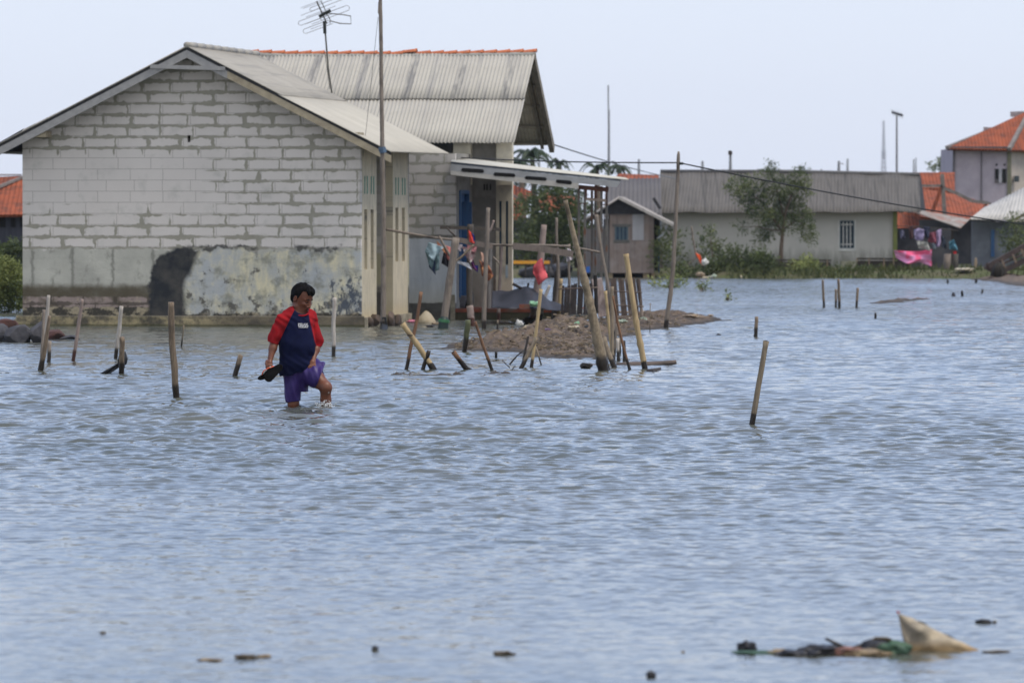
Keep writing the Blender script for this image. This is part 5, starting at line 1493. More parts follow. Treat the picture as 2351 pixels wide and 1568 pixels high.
def mound(name, poly_px, hmax, label, wid=1.4, seed=0, res=.06, cat='mound', mat=None, rough=.85):
    pw = [W(x, y) for x, y in poly_px]; poly = [(p.x, p.y) for p in pw]
    x0, x1 = min(p[0] for p in poly) - 1, max(p[0] for p in poly) + 1
    y0, y1 = min(p[1] for p in poly) - 1.5, max(p[1] for p in poly) + 1.5
    def hgt(x, y):
        rg = abs(mnoise.fractal(Vector((x * 2.6, y * 1.2, seed + 9)), .9, 2.0, 4))
        wx = x + .22 * mnoise.noise(Vector((x * 1.3, y * .8, seed))); wy = y + .8 * mnoise.noise(Vector((x * .9, y * .6, seed + 5)))
        d = min(seg_d(wx, wy, poly[i], poly[(i + 1) % len(poly)]) for i in range(len(poly)))
        if not inpoly(wx, wy, poly): d = -d
        b = max(-.35, min(1, d / wid))
        k = b * b * (3 - 2 * b) if b > 0 else b * .9
        nz = mnoise.fractal(Vector((x * 1.6, y * 1.1, seed)), 1.0, 2.0, 5)
        n2 = mnoise.fractal(Vector((x * 5, y * 4, seed + 2)), .8, 2.0, 4)
        return hmax * (k + rough * nz * max(0, min(1, b * 2 + .3)) * .55) + .055 * n2 * max(0, min(1, b * 4 + .6)) + .16 * hmax / .3 * rg * max(0, min(1, b * 3)) + .004
    nx, ny = int((x1 - x0) / res), int((y1 - y0) / (res * 2.2))
    mb = MB()
    mb.grid(lambda u, v: Vector((x0 + (x1 - x0) * u, y0 + (y1 - y0) * v, hgt(x0 + (x1 - x0) * u, y0 + (y1 - y0) * v))), nx, ny)
    # drop cells that lie well under the water
    keep = [f for f in mb.f if max(mb.v[i][2] for i in f) > -.09]
    mb.f = keep; mb.m = [0] * len(keep)
    used = sorted({i for f in keep for i in f}); mp = {k: i for i, k in enumerate(used)}
    mb.v = [mb.v[i] for i in used]; mb.f = [tuple(mp[i] for i in f) for f in keep]
    o = mb.build(name, mat or MUD, base=(sum(p[0] for p in poly) / len(poly), sum(p[1] for p in poly) / len(poly), 0), smooth=True, label=label, cat=cat)
    o['kind'] = 'thing'
    return hgt
H_A = mound('mud_mound', [(1022, 801), (1060, 806), (1200, 810), (1215, 820), (1262, 824), (1385, 824), (1392, 806), (1352, 801), (1378, 786), (1404, 777), (1446, 771), (1452, 765), (1404, 762), (1380, 756), (1372, 747), (1240, 745), (1215, 757), (1160, 772), (1100, 785), (1050, 793)], .30, 'brown mud mound scattered with litter in front of the porch', 1.9, 1)
H_B = mound('mud_mound', [(1380, 756), (1420, 762), (1460, 757), (1520, 757), (1560, 750), (1610, 742), (1658, 736), (1640, 731), (1560, 727), (1480, 727), (1380, 732)], .15, 'low narrow mud spit stretching right past the foot of the crooked pole', 1.5, 7)
mound('mud_bar', [(1992, 698), (2040, 696), (2095, 691), (2126, 687), (2100, 687), (2040, 691)], .07, 'thin strip of mud and reeds breaking the water far on the right', .8, 11, .12)
for i, (x0, x1, y, lab) in enumerate(((925, 950, 860, 'small dark mud lump, leftmost of the low row before the crossed stakes'), (958, 1030, 862, 'wider mud patch breaking the surface below the fat bamboo'), (1046, 1072, 858, 'dark mud fleck below the short broken bamboo'), (1128, 1140, 856, 'tiny mud fleck under the reddish leaning stake'), (1158, 1184, 860, 'blackish mud patch below the slanted twigs'))):
    mound('mud_patch', [(x0, y + 1), ((x0 + x1) / 2, y + 2), (x1, y), ((x0 + x1) / 2, y - 1.5)], .035, lab, .35, 20 + i, .04)

# ---------------------------------------------------------------- litter on the mounds
LC = {'white': (.62, .62, .60), 'cream': (.50, .44, .33), 'green': (.25, .48, .30), 'blue': (.10, .28, .55), 'pink': (.62, .22, .34), 'tan': (.34, .26, .18), 'dark': (.04, .045, .06), 'purple': (.26, .18, .36), 'red': (.45, .08, .05), 'palegreen': (.42, .50, .40)}
def crumple(name, x, y, wpx, hpx, colr, label, cat='litter', group=None, Y=None, hf=None, seed=None, z=None):
    seed = seed if seed is not None else int(x * 3 + y)
    if z is None:
        b = W(x, y)
        if hf:
            for _ in range(6):
                zz = max(0.0, hf(b.x, b.y)); b = W(x, y, zz)
    else: b = P(x, y, Y); 
    s = F_PX / b.y; a, hgt = wpx / 2 / s * 1.35, hpx / s * 1.5
    if hf: b = b + Vector((0, 0, .025))
    bm = bmesh.new(); bmesh.ops.create_icosphere(bm, subdivisions=3, radius=1)
    r = random.Random(seed); m = MB()
    vs = []
    for v in bm.verts:
        p = v.co
        n = 1 + .45 * mnoise.noise(Vector((p.x * 1.8 + seed, p.y * 1.8, p.z * 1.8))) + .3 * mnoise.noise(Vector((p.x * 4 + seed, p.y * 4, p.z * 4)))
        vs.append(Vector((p.x * a * n, p.y * a * 1.1 * n, (p.z * .5 + .38) * hgt * n)) + b)
    fs = [tuple(v.index for v in f.verts) for f in bm.faces]; bm.free()
    m.add(vs, fs)
    c = LC[colr]
    return m.build(name, simple('litter_' + colr, c, tuple(k * .7 for k in c), 20, .55, spec=.4), base=(b.x, b.y, b.z), label=label, cat=cat, group=group)
LIT = [
 (1192, 751, 12, 9, 'white', 'plastic_bag', 'crumpled white plastic bag, biggest on the left slope of the mound'),
 (1181, 742, 14, 6, 'cream', 'plastic_scrap', 'tan-cream scrap on the left shoulder of the mound'),
 (1128, 783, 12, 4, 'blue', 'plastic_scrap', 'blue and white wrapper low on the left of the mound'),
 (1176, 786, 17, 4, 'pink', 'plastic_scrap', 'pink wrapper in the middle front of the mound'),
 (1213, 757, 15, 5, 'cream', 'plastic_scrap', 'cream scrap just left of the slender yellow bamboo'),
 (1283, 752, 17, 5, 'white', 'plastic_bag', 'flat bright white bag on the crest of the mound'),
 (1298, 747, 10, 3, 'palegreen', 'plastic_scrap', 'small pale green scrap above the flat white bag'),
 (1317, 757, 20, 4, 'cream', 'plastic_scrap', 'long pale scrap right of the flat white bag'),
 (1298, 733, 8, 6, 'white', 'plastic_scrap', 'small white scrap high at the back of the mound'),
 (1325, 749, 9, 5, 'green', 'plastic_bottle', 'light green crushed bottle left of the huge bamboo'),
 (1339, 752, 9, 4, 'white', 'plastic_scrap', 'white scrap between the green bottle and the huge bamboo'),
 (1346, 756, 7, 4, 'dark', 'plastic_scrap', 'dark blue scrap beside the huge bamboo'),
 (1332, 735, 9, 5, 'tan', 'plastic_scrap', 'brownish scrap at the very top of the mound'),
 (1257, 790, 8, 7, 'cream', 'plastic_bag', 'upright pale bag in the middle front of the mound'),
 (1280, 786, 14, 3, 'tan', 'plastic_scrap', 'thin straw bundle right of the upright pale bag'),
 (1258, 762, 10, 3, 'purple', 'plastic_scrap', 'purple scrap right of the slender yellow bamboo'),
 (1240, 748, 10, 4, 'tan', 'plastic_scrap', 'brown husk beside the slender yellow bamboo'),
 (1333, 786, 7, 5, 'blue', 'plastic_scrap', 'pale blue strip on the right front slope of the mound'),
 (1152, 775, 7, 3, 'white', 'plastic_scrap', 'little white fleck on the left slope of the mound'),
 (1225, 790, 12, 4, 'tan', 'plastic_scrap', 'straw scrap behind the leaning pale bamboo'),
 (1305, 776, 9, 3, 'tan', 'plastic_scrap', 'twig-coloured scrap right of centre on the mound'),
 (1205, 772, 8, 3, 'cream', 'plastic_scrap', 'small cream fleck near the middle of the mound'),
]
LITB = [
 (1430, 745, 16, 6, 'palegreen', 'plastic_bag', 'pale green crumpled bag on the mud spit by the bamboos'),
 (1450, 745, 22, 8, 'cream', 'plastic_bag', 'large cream plastic heap on the mud spit left of the tall yellow bamboo'),
 (1476, 746, 16, 10, 'palegreen', 'plastic_bag', 'pale heap right of the tall yellow bamboo'),
 (1432, 722, 22, 4, 'tan', 'plastic_scrap', 'orange-brown straw beside the slatted fence'),
 (1480, 722, 16, 4, 'tan', 'plastic_scrap', 'orange-brown straw at the far side of the spit'),
 (1535, 740, 24, 4, 'cream', 'plastic_scrap', 'long cream strip by the foot of the crooked pole'),
 (1588, 733, 34, 6, 'tan', 'plastic_scrap', 'broad dry mat on the far end of the mud spit'),
 (1632, 729, 10, 3, 'tan', 'plastic_scrap', 'tan fleck near the tip of the mud spit'),
]
for x, y, w, h_, c, nm, lab in LIT: crumple(nm, x, y, w, h_, c, lab, 'plastic bag' if nm == 'plastic_bag' else ('bottle' if 'bottle' in nm else 'scrap'), 'litter on the mud mound', hf=H_A)
for x, y, w, h_, c, nm, lab in LITB: crumple(nm, x, y, w, h_, c, lab, 'plastic bag' if nm == 'plastic_bag' else 'scrap', 'litter on the mud spit', hf=H_B)
# uncountable small grit and straw over the mounds
def grit():
    r = random.Random(3); m = MB()
    for _ in range(5200):
        x, y = r.uniform(-1, 3.2), r.uniform(78, 106)
        hf = H_A if r.random() < .75 else H_B
        z = hf(x, y)
        if z < .02: continue
        a = r.uniform(0, 2 * pi); L = r.uniform(.015, .07); d = Vector((cos(a), sin(a), r.uniform(-.2, .3))) * L
        w = Vector((-sin(a), cos(a), 0)) * r.uniform(.008, .03); p = Vector((x, y, z + .008))
        m.prism([p - d - w, p + d - w, p + d + w], (0, 0, .02))
    m.build('mud_debris', simple('straw_grit', (.30, .24, .17), (.06, .045, .033), 14, .9), base=(1, 90, 0), kind='stuff')
grit()
# log and stones near the bamboos
LOG = simple('wet_log', (.13, .10, .09), (.06, .05, .045), 9, .6, (.4, 1, 1), .5)
Yl = WY(838)
MB().tube([P(1415, 838, Yl), P(1450, 838, Yl), P(1500, 838, Yl), P(1540, 833, Yl), P(1553, 831, Yl)], [.03, .045, .05, .035, .03], 10, wob=.12, seed=4).build('driftwood_log', LOG, label='half-sunk dark driftwood log right of the bamboo poles', cat='log', smooth=True)
MB().tube([P(1395, 838, Yl), P(1380, 840, Yl), P(1360, 839, Yl), P(1352, 835, Yl)], [.02, .03, .02, .01], 8, wob=.2, seed=9).build('driftwood_log', LOG, label='small dark branch left of the huge bamboo foot', cat='log', smooth=True)
def rock(x, y, w, hh, label, mat, seed, sq=1.0, Y=None, name='rock', grp='rocks at the left edge'):
    b = W(x, y) if Y is None else P(x, y, Y)
    s = F_PX / b.y
    bm = bmesh.new(); bmesh.ops.create_icosphere(bm, subdivisions=3, radius=1)
    r = random.Random(seed)
    planes = [(Vector((r.gauss(0, 1), r.gauss(0, 1), r.gauss(0, 1))).normalized(), r.uniform(.55, .85)) for _ in range(12)]
    vs = []
    for v in bm.verts:
        p = v.co.copy()
        for n_, d in planes:
            k = p.dot(n_)
            if k > d: p -= n_ * (k - d)
        p *= 1 + .05 * mnoise.noise(p * 5 + Vector((seed, 0, 0)))
        vs.append(Vector((p.x * w / 2 / s * 1.25, p.y * w / 2 / s * 1.2, p.z * hh / s * .75 + hh / s * .40)) + b)
    m = MB(); m.add(vs, [tuple(v.index for v in f.verts) for f in bm.faces]); bm.free()
    return m.build(name, mat, base=tuple(b), label=label, cat='rock', group=grp)
R_G = simple('grey_rock', (.07, .07, .08), (.035, .035, .042), 5, .85, bump=.6, bdist=.03)
R_R = simple('reddish_rock', (.09, .04, .035), (.05, .028, .025), 5, .85, bump=.6, bdist=.03)
for a in ((18, 760, 52, 26, 'reddish brown rock on top of the pile at the left edge', R_R, 1), (2, 784, 46, 36, 'dark grey boulder cut by the left edge of the frame', R_G, 2), (45, 786, 56, 38, 'largest grey boulder, front middle of the rock pile', R_G, 3), (84, 786, 40, 46, 'tall pointed grey rock in the pile, its right side in shade', R_G, 4), (126, 779, 50, 24, 'dark reddish rock at the right end of the pile', R_R, 5), (158, 779, 50, 9, 'flat slab of grey rock lying past the right end of the pile', R_G, 6), (44, 742, 30, 14, 'pale tan stone at the plinth corner behind the pile', simple('tan_stone', (.36, .31, .22), (.2, .17, .12), 6), 7)):
    rock(*a)
rock(1346, 846, 26, 14, 'dark clump of wet debris left of the huge bamboo foot', simple('dark_clump', (.03, .026, .02), (.015, .013, .01), 8), 8, name='debris_clump', grp=None)
for i, (x, w_, hh) in enumerate(((848, 16, 24), (862, 20, 30), (898, 22, 30), (914, 18, 22))):
    rock(x, 749 - i * .8, w_, hh, ('small dark rubble stone left of the tall pole foot', 'taller dark rubble heap just left of the tall pole foot', 'dark rubble heap right of the tall pole foot', 'low rubble stone beside the painted wall footing')[i], simple('rubble', (.11, .08, .065), (.05, .04, .035), 7), 30 + i, grp='rubble by the tall pole')
MB().prism([W(1484 + 0, 853), W(1500, 854), W(1518, 849)], (0, .05, .03)).build('floating_board', simple('dark_wood', (.06, .05, .045)), label='small black board afloat right of the tall yellow bamboo foot', cat='board')

# ---------------------------------------------------------------- drying rack and its posts
YR = 104.0
PW = simple('rack_wood', (.21, .175, .155), (.12, .10, .09), 8, .85, (6, 6, .6), .4)
def prop(name, pts, w0, w1, mat, label, y_foot=None, cat='post', group='posts in front of the porch', flat=1.0):
    Y = WY(y_foot if y_foot else pts[-1][1])
    s = F_PX / Y
    r_ = [(w0 + (w1 - w0) * i / (len(pts) - 1)) / 2 / s for i in range(len(pts))]
    q = [P(x, y, Y) for x, y in pts]
    d = (q[-1] - q[-2]).normalized(); q.append(q[-1] + d * .35); r_.append(r_[-1])
    path, rad = [], []
    for i in range(len(q) - 1):
        for k in range(5):
            t = k / 5; path.append(q[i].lerp(q[i + 1], t) + Vector((r_[i] * .25 * mnoise.noise(Vector((i + t, pts[0][0], 0))), 0, 0))); rad.append((r_[i] * (1 - t) + r_[i + 1] * t) * (1 + .12 * mnoise.noise(Vector((pts[0][0], i + t * 3, 1)))))
    path.append(q[-1]); rad.append(r_[-1])
    m = MB(); m.tube(path, rad, 8, wob=.06, seed=int(pts[0][0]), flat=flat)
    return m.build(name, mat, base=(q[-2].x, Y, 0), label=label, cat=cat, group=group, smooth=True)
p1 = prop('timber_post', [(1047, 546), (1036, 620), (1026, 690), (1018, 755)], 17, 18, W_GREY, 'stout leaning square timber post holding the clothes pole, green wrapped foot')
Y1 = WY(755)
MB().tube([P(1020, 727, Y1 - .02), P(1019, 736, Y1 - .02), P(1017, 755, Y1 - .02), P(1017, 759, Y1 - .02)], [.055, .085, .095, .095], 12, wob=.08, seed=2).build('foot_sleeve', simple('dark_green_sleeve', (.015, .035, .03), (.01, .02, .02), 8, .5), p1, smooth=True)
MB().tube([P(1020, 733, Y1 - .02), P(1019, 740, Y1 - .02)], .100, 12, wob=.05, seed=1).build('green_band', simple('green_band', (.05, .17, .08), rough=.5), p1)
prop('timber_post', [(1080, 515), (1079, 560), (1078, 620), (1078, 690), (1083, 735), (1088, 752)], 15, 14, simple('dark_post', (.10, .085, .075), (.05, .045, .04), 8, .85, (6, 6, .6)), 'dark upright timber post in front of the blue door', 745)
prop('timber_stub', [(1078, 702), (1080, 725), (1083, 737)], 16, 14, W_MAUVE, 'short grey-mauve post end standing before the dark post', 748)
prop('timber_post', [(1121, 477), (1119, 540), (1115, 620), (1112, 690), (1111, 755)], 9, 11, W_GREY, 'grey post rising highest right of the blue door, its foot black and wet')
prop('timber_post', [(1126, 560), (1124, 640), (1123, 727)], 8, 9, W_PALE, 'pale straight post beside the taller grey one, before the tarpaulin', 733)
prop('timber_post', [(1136, 640), (1135, 690), (1134, 726)], 6, 7, W_BROWN, 'short thin brown post before the tarpaulin', 733)
prop('timber_post', [(1152, 560), (1149, 620), (1146, 680), (1145, 722)], 7, 8, W_MAUVE, 'slim mauve post in front of the slit windows', 735)
prop('stick', [(1143, 735), (1142, 758)], 4, 5, W_OLDB, 'thin stick in the water below the slim mauve post', cat='stick', group=None)
x1 = prop('timber_post', [(1249, 516), (1243, 580), (1237, 640), (1229, 700), (1223, 740)], 13, 22, W_MAUVE, 'thick grey post with the red cloth hanging on it, black lump at its foot', 742)
rock(1219, 742, 30, 16, 'black soggy lump round the foot of the thick grey post', simple('dark_clump', (.03, .026, .02)), 51, name='debris_clump', grp=None)
prop('timber_post', [(1278, 500), (1278, 560), (1281, 600), (1282, 660), (1272, 735)], 6, 9, W_GREY, 'thin wavy grey post right of the thick grey post', 738)
prop('timber_post', [(1288, 640), (1286, 690), (1282, 730)], 9, 9, W_BAMB, 'short bright bamboo post with a dark tie below the rack end', 738)
prop('timber_post', [(1307, 560), (1306, 620), (1308, 680), (1312, 733)], 5, 7, W_GREY, 'thin grey post just left of the huge leaning bamboo', 738)
prop('timber_post', [(1281, 620), (1278, 660), (1275, 720)], 14, 18, simple('dark_post', (.10, .085, .075)), 'broad dark plank post behind the short bright bamboo post', 735)
prop('stick', [(1262, 655), (1252, 680), (1245, 712)], 7, 8, W_PALE, 'pale stick leaning right behind the slender yellow bamboo top', 738, cat='stick', group=None)
# horizontal members, each a thing
def bar(name, pts, w, mat, label, Y=None, cat='beam', flat=False):
    Y = Y or YR; s = F_PX / Y
    q = [P(x, y, Y) for x, y in pts]
    m = MB()
    if flat:
        for a, b in zip(q[:-1], q[1:]): m.beam(a, b, .04, w / s)
    else:
        path = []
        for a, b in zip(q[:-1], q[1:]):
            for k in range(6): path.append(a.lerp(b, k / 6) + Vector((0, 0, .006 * mnoise.noise(Vector((a.x + k, 3, 1))))))
        path.append(q[-1]); m.tube(path, w / 2 / s, 8, wob=.1, seed=int(pts[0][0]))
    return m.build(name, mat, label=label, cat=cat, smooth=not flat)
bar('clothes_pole', [(880, 526), (975, 543), (1065, 554), (1130, 562), (1180, 564), (1240, 563), (1310, 566)], 6, W_GREY, 'long thin crooked pole of the drying rack, starting at the tall pole', 103.6, 'pole')
bar('plank', [(1177, 565), (1240, 571), (1316, 584)], 15, PW, 'wide weathered plank at the right end of the drying rack', 103.3, 'plank', True)
bar('plank', [(1045, 549), (1085, 558), (1132, 566)], 12, PW, 'shorter plank of the drying rack in front of the blue door', 103.3, 'plank', True)
bar('beam', [(1010, 522), (1080, 524), (1150, 527)], 8, simple('dark_post', (.10, .085, .075)), 'dark crossbeam behind the drying rack, above the clothes', 105.6, 'beam', True)
bar('brace', [(1026, 524), (1048, 545)], 4, simple('dark_post', (.10, .085, .075)), 'short dark diagonal brace below the crossbeam', 104.6)
bar('brace', [(1008, 543), (1030, 582), (1044, 606)], 6, W_GREY, 'left diagonal brace running down to the stout timber post', 103.2)
bar('brace', [(1042, 604), (1062, 588), (1088, 562)], 5, W_OLDB, 'right diagonal brace running up from the stout timber post', 103.2)
bar('branch', [(1114, 545), (1127, 526), (1134, 506)], 5, W_MAUVE, 'crooked pale branch sticking up from the drying rack', 103.2, 'branch')
bar('branch', [(1132, 590), (1142, 600), (1146, 606)], 4, W_GREY, 'short forked twig right of the brown cloth', 103.2, 'branch')
bar('beam', [(1314, 568), (1340, 572), (1380, 580)], 5, W_GREY, 'thin rail continuing right behind the huge leaning bamboo', 104.5)

# ---------------------------------------------------------------- laundry
def cm(name, a, b=None, c=None): return simple('cloth_' + name, a, b or tuple(k * .6 for k in a), 7, .85, (1, 1, 1), .3, c3=c, s3=9, l3=.5, h3=.6)
LG = 'laundry on the drying rack'
LAUN = [
 ('shirt', [(984, 556), (1003, 562), (1018, 568)], [(975, 578), (995, 600), (1008, 582)], cm('paleblue', (.34, .46, .52)), 'pale blue-grey shirt folded over the drying pole', .04, 2),
 ('shirt', [(976, 577), (992, 582), (1010, 584)], [(984, 606), (996, 624), (1008, 620)], cm('teal', (.12, .19, .21)), 'teal-grey shirt blowing at the left end of the drying rack', .05, 3),
 ('cloth', [(987, 592), (1000, 600)], [(984, 612), (1000, 632)], cm('navy', (.02, .035, .08)), 'small navy cloth behind the teal-grey shirt', .02, 4),
 ('cloth', [(1002, 552), (1010, 560), (1020, 572)], [(1004, 562), (1016, 576), (1026, 585)], cm('salmon', (.62, .22, .16), (.5, .3, .12)), 'salmon and yellow cloth beside the left brace', .03, 5),
 ('shirt', [(1018, 562), (1030, 566), (1040, 570)], [(1022, 590), (1032, 600), (1044, 592)], cm('coral', (.60, .20, .18)), 'coral shirt bunched left of the stout timber post', .04, 6),
 ('trousers', [(1020, 572), (1032, 568)], [(1013, 604), (1034, 618)], cm('black', (.022, .022, .03)), 'black trousers hanging left of the stout timber post', .04, 7),
 ('cloth', [(1075, 528), (1082, 534)], [(1078, 556), (1090, 560)], cm('red', (.70, .07, .05)), 'bright red cloth hooked on the dark post top', .02, 8),
 ('cloth', [(1083, 533), (1090, 542)], [(1086, 552), (1092, 560)], cm('royal', (.02, .03, .22)), 'royal blue cloth next to the bright red one', .02, 9),
 ('cloth', [(1072, 560), (1096, 562)], [(1074, 574), (1092, 580)], cm('pink', (.70, .30, .32)), 'pink cloth lying over the plank by the dark post', .03, 10),
 ('shirt', [(1060, 566), (1074, 568), (1086, 566)], [(1070, 590), (1080, 604), (1092, 590)], cm('checked', (.45, .38, .36), (.2, .05, .08), (.55, .52, .5)), 'pale shirt with dark red stripes right of the stout timber post', .04, 11),
 ('cloth', [(1048, 596), (1062, 602), (1076, 604)], [(1050, 604), (1066, 611), (1084, 620)], cm('white', (.58, .60, .66)), 'white cloth with a pointed end flapping before the blue door', .02, 12),
 ('cloth', [(1078, 590), (1086, 596)], [(1084, 616), (1096, 622)], cm('maroon', (.16, .02, .04), (.03, .03, .15)), 'maroon and blue cloth trailing down before the dark post', .02, 13),
 ('sock', [(1089, 609), (1098, 610)], [(1090, 620), (1097, 626)], cm('deepblue', (.02, .02, .20)), 'little deep blue sock at the end of the maroon cloth', .01, 14),
 ('sarong', [(1100, 596), (1104, 600), (1112, 604), (1122, 608)], [(1106, 632), (1112, 640), (1122, 646), (1134, 634)], cm('batik', (.22, .07, .03), (.06, .02, .02), (.55, .25, .12)), 'brown and orange patterned sarong hanging right of the dark post', .05, 15),
 ('cloth', [(1102, 578), (1110, 582)], [(1106, 600), (1118, 608)], cm('peach', (.60, .38, .30)), 'peach cloth above the patterned sarong', .02, 16),
 ('cloth', [(1040, 560), (1062, 562)], [(1046, 572), (1058, 578)], cm('white2', (.55, .50, .55)), 'pale pinkish cloth draped over the plank beside the stout post', .02, 17),
 ('cloth', [(1303, 570), (1311, 574)], [(1300, 602), (1316, 596)], cm('white3', (.55, .52, .58)), 'white-mauve cloth at the right end of the rack', .03, 18),
 ('cloth', [(1236, 596), (1246, 590)], [(1226, 638), (1232, 648)], cm('rose', (.72, .13, .15)), 'red cloth part tied on the thick grey post', .02, 19),
]
for nm, top, bot, m, lab, amp, sd in LAUN:
    if sd == 19: continue
    cloth(nm, top, bot, YR - .9 + sd * .02, m, lab, nm, LG, amp, seed=sd, fold=7 + sd % 4)
cloth('red_cloth', [(1224, 612), (1234, 600), (1244, 592), (1250, 612)], [(1224, 628), (1232, 642), (1236, 656), (1258, 637)], WY(742) - .22, cm('rose', (.72, .13, .15)), 'bright red-pink cloth wrapped on the thick grey post', 'cloth', None, .05, seed=19, fold=6)

# ---------------------------------------------------------------- slatted fence, tarpaulin, bucket and porch clutter
def slat_fence():
    Y = 103.5
    h = root('slat_fence', P(1410, 725, Y), 'ramshackle dark bamboo slat fence leaning right, on the mound by the porch', 'fence')
    r = random.Random(9)
    sm = simple('slat_wood', (.13, .10, .085), (.06, .045, .04), 9, .85, (6, 6, .5), .4, c3=(.24, .20, .17), s3=3)
    s = F_PX / Y
    x = 1398
    while x < 1466:
        w = r.uniform(5, 9)
        top = (x - 2 + (x - 1398) * .02, 640 + r.uniform(-3, 4)); bot = (x + 4 + (x - 1398) * .10, 725)
        a, b = P(*top, Y + r.uniform(-.03, .03)), P(*bot, Y)
        MB().beam(a, b, w / s, .012 + .01 * r.random(), up=(0, 1, 0)).build('slat', sm, h)
        x += w + r.choice((.5, 1, 1, 3))
    x = 1293
    while x < 1372:
        w = r.uniform(5, 9)
        MB().beam(P(x, 650 + r.uniform(0, 10), Y + .5 + r.uniform(-.03, .03)), P(x - 3, 722, Y + .5), w / s, .015, up=(0, 1, 0)).build('slat', simple('dark_slat', (.055, .045, .045), (.03, .025, .025), 9), h)
        x += w + r.choice((.5, 1, 3, 4))
    MB().beam(P(1370, 640, Y + .3), P(1386, 727, Y), 24 / s, .03, up=(0, 1, 0)).build('wide_board', simple('pinkish_board', (.28, .23, .22), (.16, .12, .11), 5, .85, (4, 4, .5), c3=(.34, .34, .36), s3=3), h, label='wide pale pinkish board')
    for (a, b) in (((1280, 664), (1372, 660)), ((1396, 668), (1474, 672)), ((1398, 700), (1478, 704)), ((1284, 655), (1290, 652))):
        MB().tube([P(*a, Y - .06), P(*b, Y - .06)], .012, 6).build('rail', sm, h)
    MB().tube([P(1366, 632, Y), P(1370, 720, Y)], .035, 7, wob=.1).build('post', simple('black_wood_dry', (.02, .018, .018)), h)
    MB().tube([P(1466, 640, Y), P(1474, 728, Y)], .03, 7, wob=.1).build('post', sm, h)
slat_fence()
def tarp():
    Y0, Y1 = 103.0, 107.5
    b = P(1210, 700, 105)
    h = root('tarpaulin', Vector((b.x, 104, b.z)), 'sagging black tarpaulin tent over things on the porch edge', 'tarpaulin')
    tm = simple('black_tarp', (.018, .019, .024), (.035, .035, .045), 3, .6, bump=.3, bdist=.03)
    ridge = [(1130, 668, 106.5), (1165, 668, 106), (1207, 658, 105.5), (1235, 664, 105.6), (1262, 690, 105.8), (1300, 700, 105.6)]
    front = [(1128, 706, 104.4), (1165, 708, 104.2), (1205, 708, 104.0), (1240, 708, 104.1), (1270, 712, 104.2), (1305, 714, 104.2)]
    rear = [(1132, 700, 108), (1165, 700, 108), (1207, 700, 108), (1236, 702, 108), (1262, 706, 108), (1300, 708, 108)]
    def along(pts, u):
        k = u * (len(pts) - 1); i = min(int(k), len(pts) - 2)
        return P(*pts[i]).lerp(P(*pts[i + 1]), k - i)
    def fn(u, v):
        f, rg, re = along(front, u), along(ridge, u), along(rear, u)
        p = f.lerp(rg, v * 2) if v < .5 else rg.lerp(re, v * 2 - 1)
        return p + Vector((0, .08 * sin(u * 23), .02 * mnoise.noise(Vector((u * 9, v * 5, 2))) - .05 * sin(pi * min(1, v * 2)) * (.5 + .5 * sin(u * 11))))
    MB().grid(fn, 46, 14, (0, 0, -.008)).build('cover', tm, h, smooth=True)
    MB().tube([P(1177, 652, 105.6), P(1208, 668, 105.6)], .028, 7).build('pole', W_DARK, h)
    MB().tube([P(1213, 650, 105.5), P(1209, 676, 105.6)], .02, 7).build('pole', W_DARK, h)
tarp()
def lathe(mb, c, prof, n=20):
    vs, fs = [], []
    for r_, z in prof:
        for k in range(n):
            a = 2 * pi * k / n; vs.append(Vector(c) + Vector((r_ * cos(a), r_ * sin(a), z)))
    m = len(prof)
    for i in range(m - 1):
        for k in range(n):
            j = (k + 1) % n; fs.append((i*n+k, i*n+j, (i+1)*n+j, (i+1)*n+k))
    fs.append(tuple(range(n - 1, -1, -1))); fs.append(tuple(range((m - 1) * n, m * n)))
    mb.add(vs, fs); return mb
c = P(1056, 707, 110.0)
bk = lathe(MB(), c, [(.09, 0), (.10, .06), (.135, .22), (.14, .24), (.128, .235), (.09, .03)]).build('bucket', simple('grey_bucket', (.10, .10, .11), rough=.5), base=tuple(c), smooth=True, label='dark grey bucket on the porch step below the blue door', cat='bucket')
c2 = P(1072, 707, 110.4)
lathe(MB(), c2, [(.10, 0), (.13, .1), (.13, .28), (.09, .36), (.03, .40)]).build('jerry_can', simple('black_plastic', (.015, .02, .018)), base=tuple(c2), smooth=True, label='rounded black plastic container beside the grey bucket', cat='container')
c3 = P(1324, 738, 106.5)
m = MB(); lathe(m, (0, 0, 0), [(.11, 0), (.13, .08), (.17, .26), (.17, .28), (.15, .27), (.10, .03)])
Rt = Matrix.Rotation(radians(-72), 3, 'Y') @ Matrix.Rotation(radians(20), 3, 'X')
m.v = [tuple(Rt @ Vector(p) + c3 + Vector((.1, 0, .12))) for p in m.v]
m.build('bucket', simple('dirty_bucket', (.30, .31, .30), (.08, .09, .10), 4, .5), base=tuple(c3), smooth=True, label='tipped over dirty pale bucket lying on the mound', cat='bucket')
crumple('plastic_bag', 1228, 703, 18, 8, 'green', 'bright green bag on the red brick edge under the tarpaulin', 'plastic bag', Y=104.0, z=1)
b_ = P(1195, 704, 104.0)
MB().box((P(1192, 0, 104).x, 103.9, P(0, 708, 104).z), (P(1216, 0, 104).x, 104.1, P(0, 699, 104).z)).build('brick_block', simple('red_brick_edge', (.26, .075, .04)), label='loose orange-red brick block on the porch edge beside the green bag', cat='brick')
